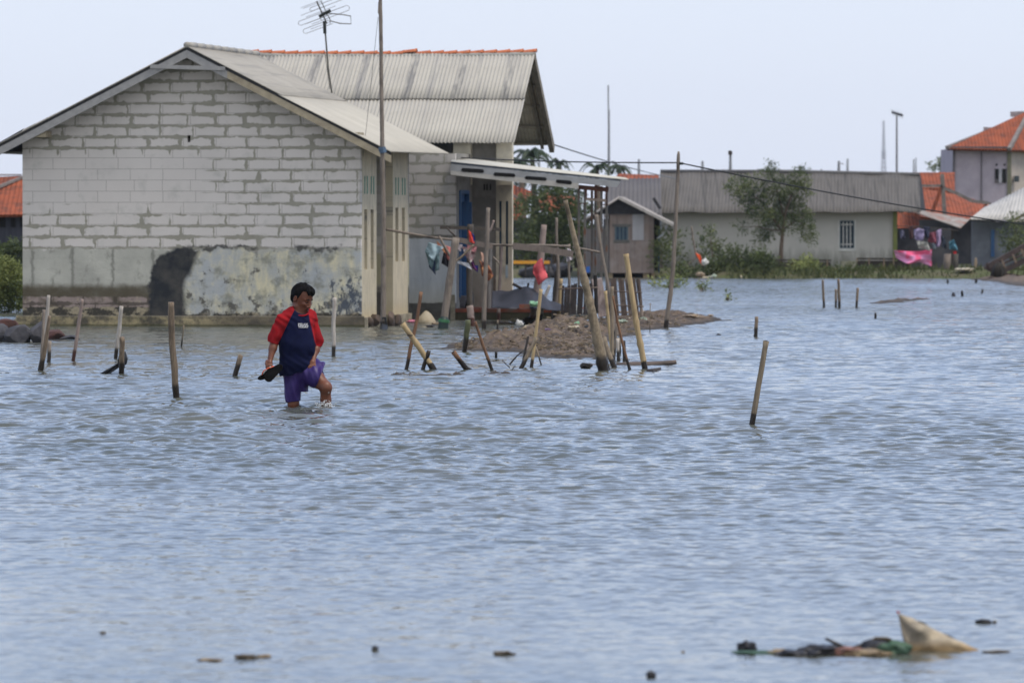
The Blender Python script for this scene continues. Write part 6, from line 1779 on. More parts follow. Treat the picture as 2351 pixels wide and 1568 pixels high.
# sack cone and litter at the wall foot
Yc = WY(742); c = P(978, 742, Yc)
mm = lathe(MB(), c, [(.20, -.05), (.19, .03), (.15, .08), (.09, .16), (.05, .21), (.01, .235)], 18)
mm.v = [tuple(Vector(v) + .03 * Vector((mnoise.noise(Vector(v) * 7), 0, mnoise.noise(Vector(v) * 6 + Vector((4, 0, 0)))))) for v in mm.v]
mm.build('sack', simple('cream_sack', (.38, .34, .26), (.32, .27, .19), 8, .8), base=tuple(c), smooth=True, label='cream cone-shaped sack slumped at the foot of the whitewashed wall', cat='sack')
crumple('plastic_scrap', 953, 741, 26, 5, 'pink', 'pinkish wrapper floating between the wall footing and the cream sack', 'scrap')
crumple('plastic_scrap', 940, 739, 22, 4, 'red', 'reddish wrapper close to the wall footing', 'scrap')
crumple('plastic_scrap', 1000, 746, 14, 4, 'tan', 'brown rag right of the cream sack', 'scrap')
crumple('floating_debris', 988, 750, 14, 3, 'dark', 'dark red-brown thing floating below the cream sack', 'debris')
crumple('brick_fragment', 434, 748, 14, 14, 'red', 'dark red brick fragment against the stained plinth', 'brick')
# ---------------------------------------------------------------- things on the far bank
FB = 194.0
def fcloth(nm, top, bot, colr, lab, sd, cat='cloth', Y=FB, grp='laundry under the far awning', amp=.10):
    cloth(nm, top, bot, Y, cm('far%d' % sd, colr), lab, cat, grp, amp, seed=sd, fold=6, th=.02)
cloth('pink_sheet', [(2052, 575), (2085, 577), (2110, 577), (2139, 573)], [(2058, 592), (2082, 606), (2112, 602), (2139, 612)], FB, simple('pink_sheet', (.70, .32, .55), (.62, .25, .48), 1.2, .8, c3=(.70, .10, .22), s3=1.1, l3=.44, h3=.5), 'large pink and magenta sheet hung over a low fence', 'sheet', None, .12, seed=2, fold=8, th=.02)
FL = [([(2066, 530), (2076, 528)], [(2068, 548), (2078, 550)], (.10, .10, .16), 'dark grey-blue shirt, leftmost under the awning'),
 ([(2098, 528), (2110, 524), (2122, 528)], [(2100, 548), (2110, 556), (2120, 550)], (.32, .28, .46), 'lilac shirt, largest garment under the awning'),
 ([(2086, 520), (2096, 518)], [(2088, 550), (2096, 548)], (.10, .05, .05), 'dark brown garment left of the lilac shirt'),
 ([(2120, 520), (2136, 522)], [(2122, 544), (2132, 548)], (.03, .035, .07), 'navy garment right of the lilac shirt'),
 ([(2134, 535), (2150, 532)], [(2130, 556), (2150, 560)], (.22, .06, .09), 'dark maroon garment in the middle of the far laundry'),
 ([(2150, 530), (2162, 526)], [(2148, 566), (2160, 568)], (.38, .30, .48), 'long mauve dress right of the maroon garment'),
 ([(2160, 540), (2170, 545)], [(2164, 568), (2174, 572)], (.02, .03, .05), 'black garment hanging right of the mauve dress'),
 ([(2104, 552), (2130, 556)], [(2108, 570), (2136, 576)], (.40, .40, .38), 'whitish towel piled below the lilac shirt'),
 ([(2178, 556), (2190, 550)], [(2180, 572), (2200, 576)], (.08, .22, .30), 'turquoise cloth at the right end of the far laundry'),
 ([(2189, 577), (2196, 577)], [(2189, 592), (2196, 594)], (.65, .03, .03), 'bright red rag hanging low below the turquoise cloth'),
 ([(2140, 556), (2148, 556)], [(2142, 572), (2148, 572)], (.30, .36, .42), 'light blue trousers between the maroon and mauve garments')]
for i, (t, b, c_, lab) in enumerate(FL): fcloth('garment', t, b, c_, lab, 60 + i, 'garment')
bar('clothes_line', [(2058, 519), (2120, 521), (2200, 530)], 2, simple('dark_wood', (.06, .05, .045)), 'thin line carrying the far laundry under the awning', FB + .2, 'line')
# orange flag on a leaning pole
stake('leaning_pole', [(1587, 520), (1592, 555), (1600, 592)], 5, 4, W_GREY, 'thin leaning pole above the orange flag', 'pole', Y=FB - .5, deep=.01, dy=0)
cloth('orange_flag', [(1596, 580), (1608, 586)], [(1607, 603), (1616, 612)], FB - .6, simple('orange_cloth', (.85, .13, .03), (.7, .1, .03), 5, .7), 'vivid orange-red folded flag hanging from the leaning pole', 'flag', None, .05, seed=3, th=.02)
bar('leaning_stick', [(1598, 592), (1575, 612), (1558, 628)], 3, W_GREY, 'thin stick slanting down left from the orange flag', FB - .5, 'stick')
# logs / low fences behind the shrubs
def low_fence(x0, x1, y0, y1, posts, label, Y=FB + 2.5):
    h = root('low_fence', P((x0 + x1) / 2, y1, Y), label, 'fence')
    dk = simple('dark_fence_wood', (.055, .045, .04), (.03, .026, .024), 5, .9); tn = simple('tan_fence_wood', (.24, .18, .13), (.15, .11, .08), 5, .9)
    MB().beam(P(x0, y0, Y), P(x1, y0 + 1, Y), .06, .06).build('rail', dk, h)
    MB().box((P(x0, 0, Y).x, Y + .05, P(0, y1, Y).z - .1), (P(x1, 0, Y).x, Y + .15, P(0, y0 + 5, Y).z)).build('board', dk, h)
    for x in posts: MB().box((P(x - 1.3, 0, Y).x, Y - .08, P(0, y1, Y).z), (P(x + 1.3, 0, Y).x, Y - .032, P(0, y0 - 1, Y).z)).build('post', tn, h)
low_fence(1735, 1908, 597, 622, (1752, 1768, 1845, 1900), 'low dark timber fence behind the shrubs, below the cream wall')
low_fence(1967, 2095, 594, 624, (1968, 1996, 2030, 2052, 2092), 'low dark fence with tan posts to the right of the barred window')
MB().beam(P(1735, 594, FB + 2), P(1790, 601, FB + 2), .1, .10).build('curved_log', simple('dark_wood', (.06, .05, .045)), label='dark log resting on the low fence left of the tree trunk', cat='log')
MB().box(tuple(P(1928, 640, FB - .9)), tuple(P(1961, 640, FB - .9) + Vector((0, .1, .01)))) 
MB().box((P(1930, 0, FB + 6).x, FB + 5.5, -.2), (P(2009, 0, FB + 6).x, FB + 6, P(0, 600, FB + 6).z)).build('low_wall', simple('mossy_footing2', (.24, .235, .19), (.16, .17, .10), 2.5, .95), label='mossy low wall below the barred window', cat='wall')
# two stumps, fence stick
for x, w_, m_, lab in ((2175, 17, simple('grey_stump', (.20, .165, .14), (.12, .10, .09), 4), 'tall pale grey stump beside the pink sheet'), (2194, 12, simple('dark_stump', (.09, .08, .07), (.05, .045, .04), 4), 'darker stump right behind the pale grey stump')):
    b = P(x, 640, FB - .8); s = F_PX / b.y
    MB().tube([Vector((b.x, b.y, -.1)), Vector((b.x, b.y, .5)), P(x + .5, 583, FB - .8)], [w_ / 2 / s * 1.2, w_ / 2 / s, w_ / 2 / s * .9], 12, wob=.08, seed=x).build('tree_stump', m_, label=lab, cat='stump', smooth=True)
stake('leaning_stick', [(2118, 605), (2112, 625)], 3, 4, W_OLDB, 'short pale stick propping the pink sheet', 'stick', Y=FB - .9, deep=.1)
# fallen timbers at right edge
def timbers():
    Y = 187.0; h = root('collapsed_timbers', P(2310, 640, Y), 'collapsed dark timber frame lying at the right edge of the bank', 'timber pile')
    d = simple('dark_timber', (.075, .055, .05), (.04, .03, .03), 4, .9)
    for (a, b, w) in (((2268, 612), (2370, 556), .17), ((2290, 628), (2380, 585), .17), ((2290, 612), (2378, 570), .06), ((2262, 610), (2320, 640), .20), ((2275, 628), (2370, 645), .22)):
        MB().beam(P(*a, Y), P(*b, Y + .3), .12, w).build('beam', d, h)
    for x, y in ((2300, 602), (2325, 590), (2345, 578)):
        MB().beam(P(x, y - 6, Y), P(x + 8, y + 14, Y), .06, .06).build('cross_piece', simple('tan_fence_wood', (.24, .18, .13)), h)
timbers()
rock(2292, 632, 34, 30, 'round dark lump beneath the collapsed timber frame', simple('dark_clump', (.03, .026, .02)), 71, Y=186.5, name='debris_clump', grp=None)
mound('mud_bank', [(2225, 642), (2280, 646), (2330, 655), (2400, 662), (2400, 640), (2300, 638)], .28, 'muddy litter-strewn point of the bank at the right edge', 3.0, 31, .3)
for i, (x, y, w_, hh, c_, lab) in enumerate(((2215, 622, 30, 5, 'cream', 'heap of whitish litter right of the stumps'), (2240, 612, 5, 14, 'tan', 'upright yellowish bottle on the bank right of the stumps'), (2255, 640, 12, 4, 'pink', 'pinkish scrap at the water edge near the collapsed timbers'), (2225, 638, 8, 6, 'cream', 'pale scrap at the water edge below the whitish litter'), (1618, 640, 14, 4, 'cream', 'pale litter at the water edge right of the hut, near the orange flag'), (1607, 635, 16, 8, 'tan', 'tan crumpled box at the water edge right of the hut'), (1632, 639, 10, 4, 'white', 'white scrap at the water edge below the sapling'), (1618, 608, 12, 10, 'white', 'white bag on the bank under the orange flag'), (1640, 637, 8, 5, 'palegreen', 'small pale scrap by the wide olive shrub'), (1700, 640, 6, 5, 'cream', 'tiny cream scrap before the shrubs'))):
    crumple('bank_litter', x, y, w_, hh, c_, lab, 'litter', 'litter on the far bank', Y=FB - 2.5, z=1, seed=80 + i)
# between the houses: orange tiled roof with shed clutter
def mid_house():
    Y = 212.0; q = lambda x, y, d=0: P(x, y, Y + d)
    h = root('orange_gabled_house', P(1200, 600, Y), 'orange tiled roof of a house half hidden behind the porch wall and trees', 'house')
    hip_roof(h, [q(1120, 494), q(1190, 500), q(1222, 440, .5), q(1180, 426, 2), q(1120, 408, 3)], OR2)
    hip_roof(h, [q(1232, 478), q(1330, 486), q(1318, 452, 2), q(1240, 442, 2)], OR2, 'far_roof')
    MB().beam(q(1172, 446, .2), q(1212, 470, .1), .1, .10).build('hip_tile', simple('tile_mortar', (.22, .20, .19)), h)
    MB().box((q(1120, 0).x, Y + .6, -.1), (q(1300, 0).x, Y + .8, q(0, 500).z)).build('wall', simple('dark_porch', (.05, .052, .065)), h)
mid_house()
def bench():
    Y = 192.5; q = lambda x, y: P(x, y, Y)
    h = root('yellow_bench', q(1215, 632), 'yellow-topped bench or low table on the bank right of the porch wall', 'bench')
    MB().box((q(1160, 0).x, Y, q(0, 606).z), (q(1262, 0).x, Y + .5, q(0, 599).z)).build('tabletop', simple('yellow_board', (.72, .33, .03), rough=.6), h)
    for x in (1165, 1205, 1228, 1258): MB().box((q(x, 0).x, Y + .1, q(0, 636).z), (q(x + 4, 0).x, Y + .2, q(0, 606.2).z)).build('leg', simple('dark_wood', (.06, .05, .045)), h)
bench()
for i, (x, y, w_, hh, lab) in enumerate(((1230, 634, 90, 22, 'dark heap of rubble below the yellow bench'), (1285, 632, 50, 28, 'dark heap of rubble between the bench and the hut'), (1345, 630, 40, 22, 'dark heap beside the stilt hut'))):
    rock(x, y, w_, hh, lab, simple('dark_heap', (.07, .07, .08), (.03, .03, .035), 3), 90 + i, Y=194.5, name='rubble_heap', grp='dark heaps on the far bank')
MB().box(tuple(P(1337, 626, 193)), tuple(P(1354, 612, 193.4))).build('blue_barrel', simple('barrel_blue', (.02, .12, .45), rough=.5), label='bright blue barrel beside the stilt hut', cat='barrel')

# ---------------------------------------------------------------- floating debris in the foreground
YD = WY(1492)
fd = []
def lump(x, y, w_, hh, mat, label, seed, name='floating_debris', grp='debris floating in the foreground'):
    if 1700 < x < 2080 and y > 1480: w_, hh, y = w_ * 1.2, hh * 1.45, y + 3
    b = W(x, y); s = F_PX / b.y
    m = MB(); bm = bmesh.new(); bmesh.ops.create_icosphere(bm, subdivisions=4, radius=1)
    vs = []
    for v in bm.verts:
        p = v.co; n = 1 + .4 * mnoise.noise(p * 1.7 + Vector((seed, 0, 0))) + .25 * mnoise.noise(p * 4 + Vector((0, seed, 0)))
        vs.append(Vector((p.x * w_ / 2 / s * n, p.y * w_ / 3 / s * n, p.z * hh / s * .62 * n + hh / s * .30)) + b)
    m.add(vs, [tuple(v.index for v in f.verts) for f in bm.faces]); bm.free()
    return m.build(name, mat, base=tuple(b), label=label, cat='debris', group=grp, smooth=True)
D_BLK = simple('soaked_black', (.012, .013, .017), (.03, .03, .036), 30, .5, bdist=.004)
D_BRN = simple('soaked_brown', (.10, .078, .05), (.05, .04, .03), 30, .7, bdist=.004)
D_TAN = simple('soaked_tan', (.26, .20, .12), (.15, .11, .07), 30, .7, bdist=.004)
D_GRN = simple('soaked_green', (.055, .11, .065), (.03, .065, .045), 30, .6, bdist=.004)
for a in ((1712, 1490, 34, 16, D_BLK, 'black lump at the left tip of the floating debris raft', 1), (1728, 1492, 14, 17, D_BLK, 'small black knob beside the leftmost lump of the raft', 2), (1740, 1495, 110, 3, D_GRN, 'thin greenish weed strand in the left half of the raft', 3), (1795, 1496, 50, 7, D_TAN, 'yellowish reed clump in the raft', 4), (1822, 1500, 60, 9, D_BLK, 'flat black mat right of the yellowish reeds', 5), (1880, 1498, 90, 16, D_BLK, 'long black hump in the middle of the raft', 6), (1950, 1499, 60, 13, simple('soaked_red', (.22, .10, .08), (.10, .07, .06), 30, .7), 'dull red wrapper under the slanted stick', 7), (1985, 1499, 90, 9, D_TAN, 'tan fibres right of the dull red wrapper', 8), (2010, 1492, 60, 20, D_BLK, 'black bag under the brown husk', 9), (2052, 1497, 60, 22, D_GRN, 'muted green bag touching the cream sack', 10),
          (1568, 1497, 8, 4, D_TAN, 'tiny tan fleck far left of the raft', 12), (2258, 1429, 34, 9, D_BLK, 'smooth dark hump floating above the cream sack', 13), (2284, 1429, 9, 6, D_BRN, 'tiny brown fleck beside the smooth dark hump', 14), (1494, 1553, 22, 15, D_BLK, 'dark lump at the very bottom of the frame', 15),
          (482, 1516, 56, 6, D_TAN, 'flat tan strip, left part of the husk at lower left', 16), (563, 1512, 48, 12, D_BRN, 'dark brown husk floating at lower left', 17), (606, 1509, 34, 8, D_TAN, 'tan end piece right of the dark brown husk', 18), (861, 1492, 15, 11, D_BLK, 'small black knob floating low in the middle', 19), (1155, 1502, 46, 9, D_BRN, 'low brown leaf-like hump right of the small black knob', 20), (236, 1454, 14, 6, D_BRN, 'small brown bit floating low near the left edge', 21), (2290, 1497, 60, 5, D_BRN, 'fine brown bits trailing right of the cream sack', 22), (1650, 770, 10, 4, D_BLK, 'small black speck left of the short lone stub', 23)):
    lump(*a)
stake('stick', [(1895, 1465), (1918, 1476), (1946, 1489)], 7, 9, W_DARK, 'black stick rising left out of the floating raft', 'stick', Y=YD, deep=.02, dy=0)
# brown husk sheet
def husk():
    pts_t = [(1955, 1484), (1985, 1475), (2010, 1461), (2040, 1462), (2062, 1476)]
    pts_b = [(1960, 1492), (1985, 1490), (2012, 1480), (2040, 1477), (2060, 1490)]
    cloth('husk', pts_t, pts_b, YD - .05, D_BRN, 'arched brown husk in the floating raft left of the green bag', 'husk', 'debris floating in the foreground', .015, seed=4, th=.012, fold=5)
husk()
def foreground_sack():
    s = F_PX / YD
    tip = P(2062, 1404, YD); 
    # triangular filled sack : sections from tip to the right end
    n = NT('cream_sackcloth', .2)
    c = n.mix(n.mr(n.noise(9, 5, .6), .35, .65), (.56, .49, .37), (.38, .32, .235))
    c = n.mix(n.mr(n.noise(5, 5, .65, n.mapping(loc=(1, 2, 3))), .46, .62, 0, .85), c, (.17, .15, .125))
    z = n.sep(); c = n.mix(n.mr(z[2], .045, .01, 0, .7), c, (.30, .19, .08))
    wv = n.N.new('ShaderNodeTexWave'); wv.inputs['Scale'].default_value = 90; wv.inputs['Distortion'].default_value = 1; n.lk(n.obj(), wv.inputs[0])
    n.bump(n.math('ADD', n.math('MULTIPLY', wv.outputs['Fac'], .2), n.noise(26, 4, .6)), .5, .006)
    mt = n.base(c, .8)
    h = root('cream_sack', W(2150, 1498), 'cream plastic sack rising to a pointed corner from the water, lower right', 'sack')
    mb = MB()
    top = [(2060, 1404), (2064, 1407), (2078, 1413), (2105, 1424), (2133, 1437), (2165, 1453), (2198, 1469), (2225, 1481), (2250, 1492), (2272, 1498)]
    bot = [(2062, 1410), (2066, 1432), (2070, 1456), (2077, 1482), (2092, 1502), (2120, 1507), (2165, 1507), (2208, 1506), (2246, 1504), (2272, 1502)]
    def along(pts, u):
        k = u * (len(pts) - 1); i = min(int(k), len(pts) - 2); t = k - i
        return pts[i][0] * (1 - t) + pts[i + 1][0] * t, pts[i][1] * (1 - t) + pts[i + 1][1] * t
    def fn(u, v):
        a = v * 2 * pi
        t, b = along(top, u), along(bot, u)
        w = .5 - .5 * cos(a)                     # 0 top 1 bottom
        x, y = t[0] * (1 - w) + b[0] * w, t[1] * (1 - w) + b[1] * w
        H = math.hypot(t[0] - b[0], t[1] - b[1]) / s
        dep = min(.055, H * .42) * sin(a)
        p = P(x, y, YD - dep)
        k = .020 * min(1, H * 8)
        p += Vector((0, k * mnoise.noise(Vector((u * 7, v * 6, 1))) * 1.6, k * .5 * mnoise.noise(Vector((u * 9, v * 5, 7)))))
        p.y -= .012 * math.exp(-((u * 1.1 - .45 - .25 * w) / .06) ** 2) * (1 if sin(a) > 0 else 0)
        return p
    mb.grid(fn, 60, 40)
    mb.build('bag', mt, h, smooth=True)
    MB().tube([P(2060, 1402, YD - .003), P(2063, 1407, YD - .003)], [.004, .006], 8).build('red_tip', simple('red_tip', (.45, .05, .03), bump=0), h)
foreground_sack()
# ---------------------------------------------------------------- man: volumes blended on a grid and meshed by surface nets
class SDF:
    def __init__(s, lo, hi, h):
        s.lo = np.array(lo, float); s.h = h
        s.n = np.ceil((np.array(hi) - s.lo) / h).astype(int) + 1
        s.F = np.full(s.n, 1.0, np.float32)
        s.ax = [s.lo[i] + h * np.arange(s.n[i]) for i in range(3)]
    def _win(s, a, b, m):
        i0 = [max(0, int((min(a[k], b[k]) - m - s.lo[k]) / s.h)) for k in range(3)]
        i1 = [min(s.n[k], int((max(a[k], b[k]) + m - s.lo[k]) / s.h) + 2) for k in range(3)]
        sl = tuple(slice(i0[k], i1[k]) for k in range(3))
        X, Y, Z = np.meshgrid(*[s.ax[k][sl[k]] for k in range(3)], indexing='ij')
        return sl, X, Y, Z
    def _put(s, sl, d, k):
        f = s.F[sl]
        if k <= 0: s.F[sl] = np.minimum(f, d); return
        h = np.clip(.5 + .5 * (f - d) / k, 0, 1)
        s.F[sl] = f * (1 - h) + d * h - k * h * (1 - h)
    def cap(s, a, b, ra, rb, k=.02, sq=None):
        """tapered capsule; sq=(dir, factor) flattens the section along dir"""
        a, b = np.array(a, float), np.array(b, float)
        sl, X, Y, Z = s._win(a, b, max(ra, rb) * 1.5 + k * 2 + .02)
        if X.size == 0: return s
        px, py, pz = X - a[0], Y - a[1], Z - a[2]
        ab = b - a; L2 = ab.dot(ab) + 1e-12
        t = np.clip((px * ab[0] + py * ab[1] + pz * ab[2]) / L2, 0, 1)
        qx, qy, qz = px - t * ab[0], py - t * ab[1], pz - t * ab[2]
        if sq is not None:
            n = np.array(sq[0], float); n /= np.linalg.norm(n)
            c = qx * n[0] + qy * n[1] + qz * n[2]; f = sq[1] - 1
            qx, qy, qz = qx + n[0] * c * f, qy + n[1] * c * f, qz + n[2] * c * f
        s._put(sl, (np.sqrt(qx * qx + qy * qy + qz * qz) - (ra + (rb - ra) * t)).astype(np.float32), k)
        return s
    def ell(s, c, r, k=.02, rot=None, cut=False):
        c = np.array(c, float); R = max(r)
        sl, X, Y, Z = s._win(c, c, R * 1.2 + k * 2 + .02)
        q = [X - c[0], Y - c[1], Z - c[2]]
        if rot is not None:
            M = np.array(rot.transposed())
            q = [M[i][0] * q[0] + M[i][1] * q[1] + M[i][2] * q[2] for i in range(3)]
        k0 = np.sqrt((q[0] / r[0]) ** 2 + (q[1] / r[1]) ** 2 + (q[2] / r[2]) ** 2)
        k1 = np.sqrt((q[0] / r[0] ** 2) ** 2 + (q[1] / r[1] ** 2) ** 2 + (q[2] / r[2] ** 2) ** 2)
        d = (k0 * (k0 - 1) / np.maximum(k1, 1e-6)).astype(np.float32)
        if cut:
            f = s.F[sl]; h = np.clip(.5 - .5 * (f + d) / k, 0, 1)
            s.F[sl] = f * (1 - h) - d * h + k * h * (1 - h)
        else: s._put(sl, d, k)
        return s
    def func(s, fn):
        X, Y, Z = np.meshgrid(*s.ax, indexing='ij'); s.F = fn(s.F, X, Y, Z).astype(np.float32); return s
    def mesh(s):
        F = s.F; n = F.shape
        ins = F < 0
        c = np.zeros([k - 1 for k in n], int)
        acc = np.zeros([k - 1 for k in n] + [3]); cnt = np.zeros([k - 1 for k in n])
        def cor(i, j, k): return F[i:n[0]-1+i, j:n[1]-1+j, k:n[2]-1+k]
        corners = [(i, j, k) for i in (0, 1) for j in (0, 1) for k in (0, 1)]
        for a in corners:
            for ax in range(3):
                if a[ax] == 0:
                    b = list(a); b[ax] = 1
                    fa, fb = cor(*a), cor(*b)
                    m = (fa < 0) != (fb < 0)
                    t = np.where(m, fa / np.where(m, fa - fb, 1), 0)
                    for q in range(3):
                        acc[..., q] += np.where(m, (a[q] + (t if q == ax else 0)), 0)
                    cnt += m
        act = cnt > 0
        idx = -np.ones(act.shape, int); idx[act] = np.arange(act.sum())
        g = np.argwhere(act)
        V = (g + acc[act] / cnt[act][:, None]) * s.h + s.lo
        fs = []
        for ax in range(3):
            sa = [slice(0, k) for k in n]; sb = [slice(0, k) for k in n]
            sa[ax] = slice(0, n[ax] - 1); sb[ax] = slice(1, n[ax])
            A, B = ins[tuple(sa)], ins[tuple(sb)]
            e = np.argwhere(A != B)
            u, v = (ax + 1) % 3, (ax + 2) % 3
            ok = (e[:, u] > 0) & (e[:, v] > 0) & (e[:, u] < n[u] - 1) & (e[:, v] < n[v] - 1)
            e = e[ok]
            fl = A[tuple(e.T)]
            def id_(du, dv):
                q = e.copy(); q[:, u] += du; q[:, v] += dv; return idx[tuple(q.T)]
            Q = np.stack([id_(-1, -1), id_(0, -1), id_(0, 0), id_(-1, 0)], 1)
            Q[~fl] = Q[~fl][:, ::-1]
            fs.append(Q)
        return V, np.concatenate(fs)
def sdf_obj(name, sd, mat, parent, smooth_it=1, sel=None, **k):
    V, Fc = sd.mesh()
    if sel is not None:
        c = V[Fc].mean(1); m = sel(c); Fc = Fc[m]
        u = np.unique(Fc); mp = np.zeros(len(V), int); mp[u] = np.arange(len(u)); V = V[u]; Fc = mp[Fc]
    me = bpy.data.meshes.new(name)
    off = np.array(parent['_wb'])
    me.from_pydata((V - off).tolist(), [], Fc.tolist())
    for m_ in (mat if isinstance(mat, (list, tuple)) else [mat]): me.materials.append(m_)
    me.polygons.foreach_set('use_smooth', [True] * len(me.polygons)); me.update()
    o = bpy.data.objects.new(name, me); COL.objects.link(o); o.parent = parent; o['_wb'] = tuple(off)
    if smooth_it:
        md = o.modifiers.new('soften', 'SMOOTH'); md.iterations = smooth_it; md.factor = .5
    tag(o, **k)
    return o, V, Fc

def build_man():
    YM = WY(934)
    # z1(x, y): coordinates of a close crop of the figure (0.21639 picture px each) -> world point, dy metres behind/in front
    def z(x, y, dy=0.0):
        return P(574.2 + .21639 * x, 626.4 + .21639 * y, YM + dy)
    base = W(690, 934)
    h = root('person', Vector((base.x, YM, 0)), 'barefoot man wading in a navy and red shirt and violet shorts, looking down, holding sandals', 'person')
    K = 1 / (F_PX / YM) * .21639          # metres per crop unit  (~.00095)
    V3 = lambda p: np.array(p)
    lo = z(60, 1900, -.35); hi = z(930, 80, .40)
    # ------------------------------------------------ key joints
    neck = z(535, 385, .02); head = z(563, 262, -.005)
    shR = z(338, 492, -.07); elR = z(255, 740, -.06); wrR = z(214, 915, -.13)       # his right arm, screen left
    shL = z(648, 482, .10); elL = z(712, 770, .09); wrL = z(672, 905, -.03)
    hipR = z(450, 1090, .01); hipL = z(600, 1080, .05)
    knR = z(460, 1390, .0); anR = z(462, 1800, .06)
    knL = z(800, 1210, -.13); anL = z(812, 1700, -.05)
    chest = z(515, 600, .02); belly = z(505, 830, .0); pelvis = z(520, 1030, .02)
    # ------------------------------------------------ body
    B = SDF((lo.x, YM - .40, -.47), (hi.x, YM + .38, hi.z + .03), .0048)
    B.cap(chest, belly, .135, .130, .03, ((0, 1, 0), 1.15)).cap(belly, pelvis, .130, .13, .03)
    B.cap(shR, shL, .050, .047, .03).cap(z(440, 470, .0), z(590, 470, .06), .085, .085, .04)
    B.cap(neck, z(525, 430, .02), .060, .072, .03)
    # head, tilted forward, three-quarter right
    Rz = Matrix.Rotation(radians(-38), 3, 'Z') @ Matrix.Rotation(radians(24), 3, 'Y')
    # local axes: +x = facing direction (right & towards us), z up
    fwd = Rz @ Vector((1, 0, 0)); side = Rz @ Vector((0, 1, 0)); up = Rz @ Vector((0, 0, 1))
    H0 = z(556, 258, .0)
    HR = Rz
    HS = 1.13
    def hp(f, s_, u): return H0 + (fwd * f + side * s_ + up * u) * HS
    B.ell(hp(-.005, 0, .02), (0.1130, 0.0881, 0.1107), .02, HR)               # skull
    B.ell(hp(.030, 0, -.045), (0.0746, 0.0655, 0.0994), .03, HR)              # face block
    B.ell(hp(.045, 0, -.105), (0.0407, 0.0407, 0.0362), .03, HR)              # chin
    B.cap(hp(.012, .048, -.085), hp(.045, .022, -.108), .022, .020, .02).cap(hp(.012, -.048, -.085), hp(.045, -.022, -.108), .022, .020, .02)   # jaw
    for sg in (-1, 1):
        B.ell(hp(.072, sg * .034, -.035), (0.0249, 0.0271, 0.0226), .015, HR)   # cheekbones
        B.cap(hp(.080, sg * .012, .010), hp(.072, sg * .045, .008), .012, .011, .010)     # brow ridge
        B.ell(hp(.088, sg * .030, -.012), (0.0158, 0.0192, 0.0113), .008, HR, cut=True)          # eye sockets
        B.ell(hp(.074, sg * .030, -.012), (0.0147, 0.0147, 0.0124), .003, HR)                    # eyeball under lid
        B.ell(hp(-.012, sg * .079, -.020), (0.0203, 0.0113, 0.0362), .006, HR)                  # ears
        B.ell(hp(-.008, sg * .087, -.018), (0.0113, 0.0068, 0.0203), .004, HR, cut=True)
        B.ell(hp(.100, sg * .014, -.052), (0.0124, 0.0113, 0.0102), .008, HR)                   # nostril wings
    B.cap(hp(.088, 0, .0), hp(.108, 0, -.045), .010, .014, .010)       # nose
    B.ell(hp(.107, 0, -.050), (0.0147, 0.0158, 0.0124), .008, HR)
    B.cap(hp(.090, -.016, -.075), hp(.090, .016, -.075), .008, .008, .006)        # lips
    B.cap(hp(.088, -.014, -.087), hp(.088, .014, -.087), .008, .008, .005)
    B.cap(hp(-.03, 0, -.05), neck + Vector((-.02, .01, 0)), .062, .060, .03)
    # arms
    B.cap(shR, elR, .050, .042, .02).cap(elR, elR.lerp(wrR, .35), .041, .040, .02).cap(elR.lerp(wrR, .35), wrR, .040, .026, .02)
    B.cap(shL, elL, .048, .040, .02).cap(elL, elL.lerp(wrL, .35), .039, .038, .02).cap(elL.lerp(wrL, .35), wrL, .038, .025, .02)
    # legs
    B.cap(hipR, knR, .085, .058, .03).cap(knR, z(462, 1560, .05), .055, .056, .02).cap(z(462, 1560, .05), anR, .055, .035, .02)
    B.cap(hipL, z(705, 1130, -.05), .088, .082, .03).cap(z(705, 1130, -.05), knL, .082, .060, .03)
    B.ell(z(806, 1222, -.145), (.056, .052, .058), .03)
    B.cap(knL, z(803, 1345, -.085), .056, .053, .02).cap(z(803, 1345, -.085), z(806, 1450, -.07), .053, .050, .02).cap(z(806, 1450, -.07), anL, .050, .034, .02)
    for an, d_ in ((anR, Vector((.15, -.10, -.04))), (anL, Vector((.16, -.09, -.03)))):
        B.cap(an, an + d_ * .5, .036, .036, .02).cap(an + d_ * .4, an + d_, .034, .024, .02)
    # right hand (screen left): hangs, fingers curled round the sandal straps
    pR = z(206, 958, -.155)
    B.cap(wrR, pR, .025, .028, .012, ((.8, .6, 0), 1.25)).cap(pR, z(205, 985, -.16), .031, .027, .012)
    for k, (kx, ky, tx, ty, ux, uy, dy0) in enumerate(((184, 972, 172, 1000, 184, 1020, -.175), (199, 980, 190, 1012, 200, 1028, -.190), (214, 982, 211, 1014, 220, 1026, -.190), (229, 978, 230, 1004, 236, 1016, -.180))):
        r_ = (.0105, .0108, .0103, .0092)[k]
        a, b, c_, d_ = z(kx, ky - 12, dy0 + .03), z(kx, ky, dy0), z(tx, ty, dy0 - .004), z(ux, uy, dy0 + .026)
        B.cap(a, b, r_ * 1.1, r_ * 1.1, .006).cap(b, c_, r_ * 1.05, r_, .004).cap(c_, d_, r_, r_ * .85, .004)
    B.cap(z(176, 935, -.15), z(170, 968, -.17), .014, .0125, .008).cap(z(170, 968, -.17), z(182, 992, -.185), .012, .0105, .004)     # thumb
    # left hand (screen right): fist gathering the shorts
    pL = z(658, 955, -.07)
    B.cap(wrL, pL, .026, .034, .012, ((.2, 1, 0), 1.2)).cap(pL, z(650, 985, -.085), .036, .030, .012)
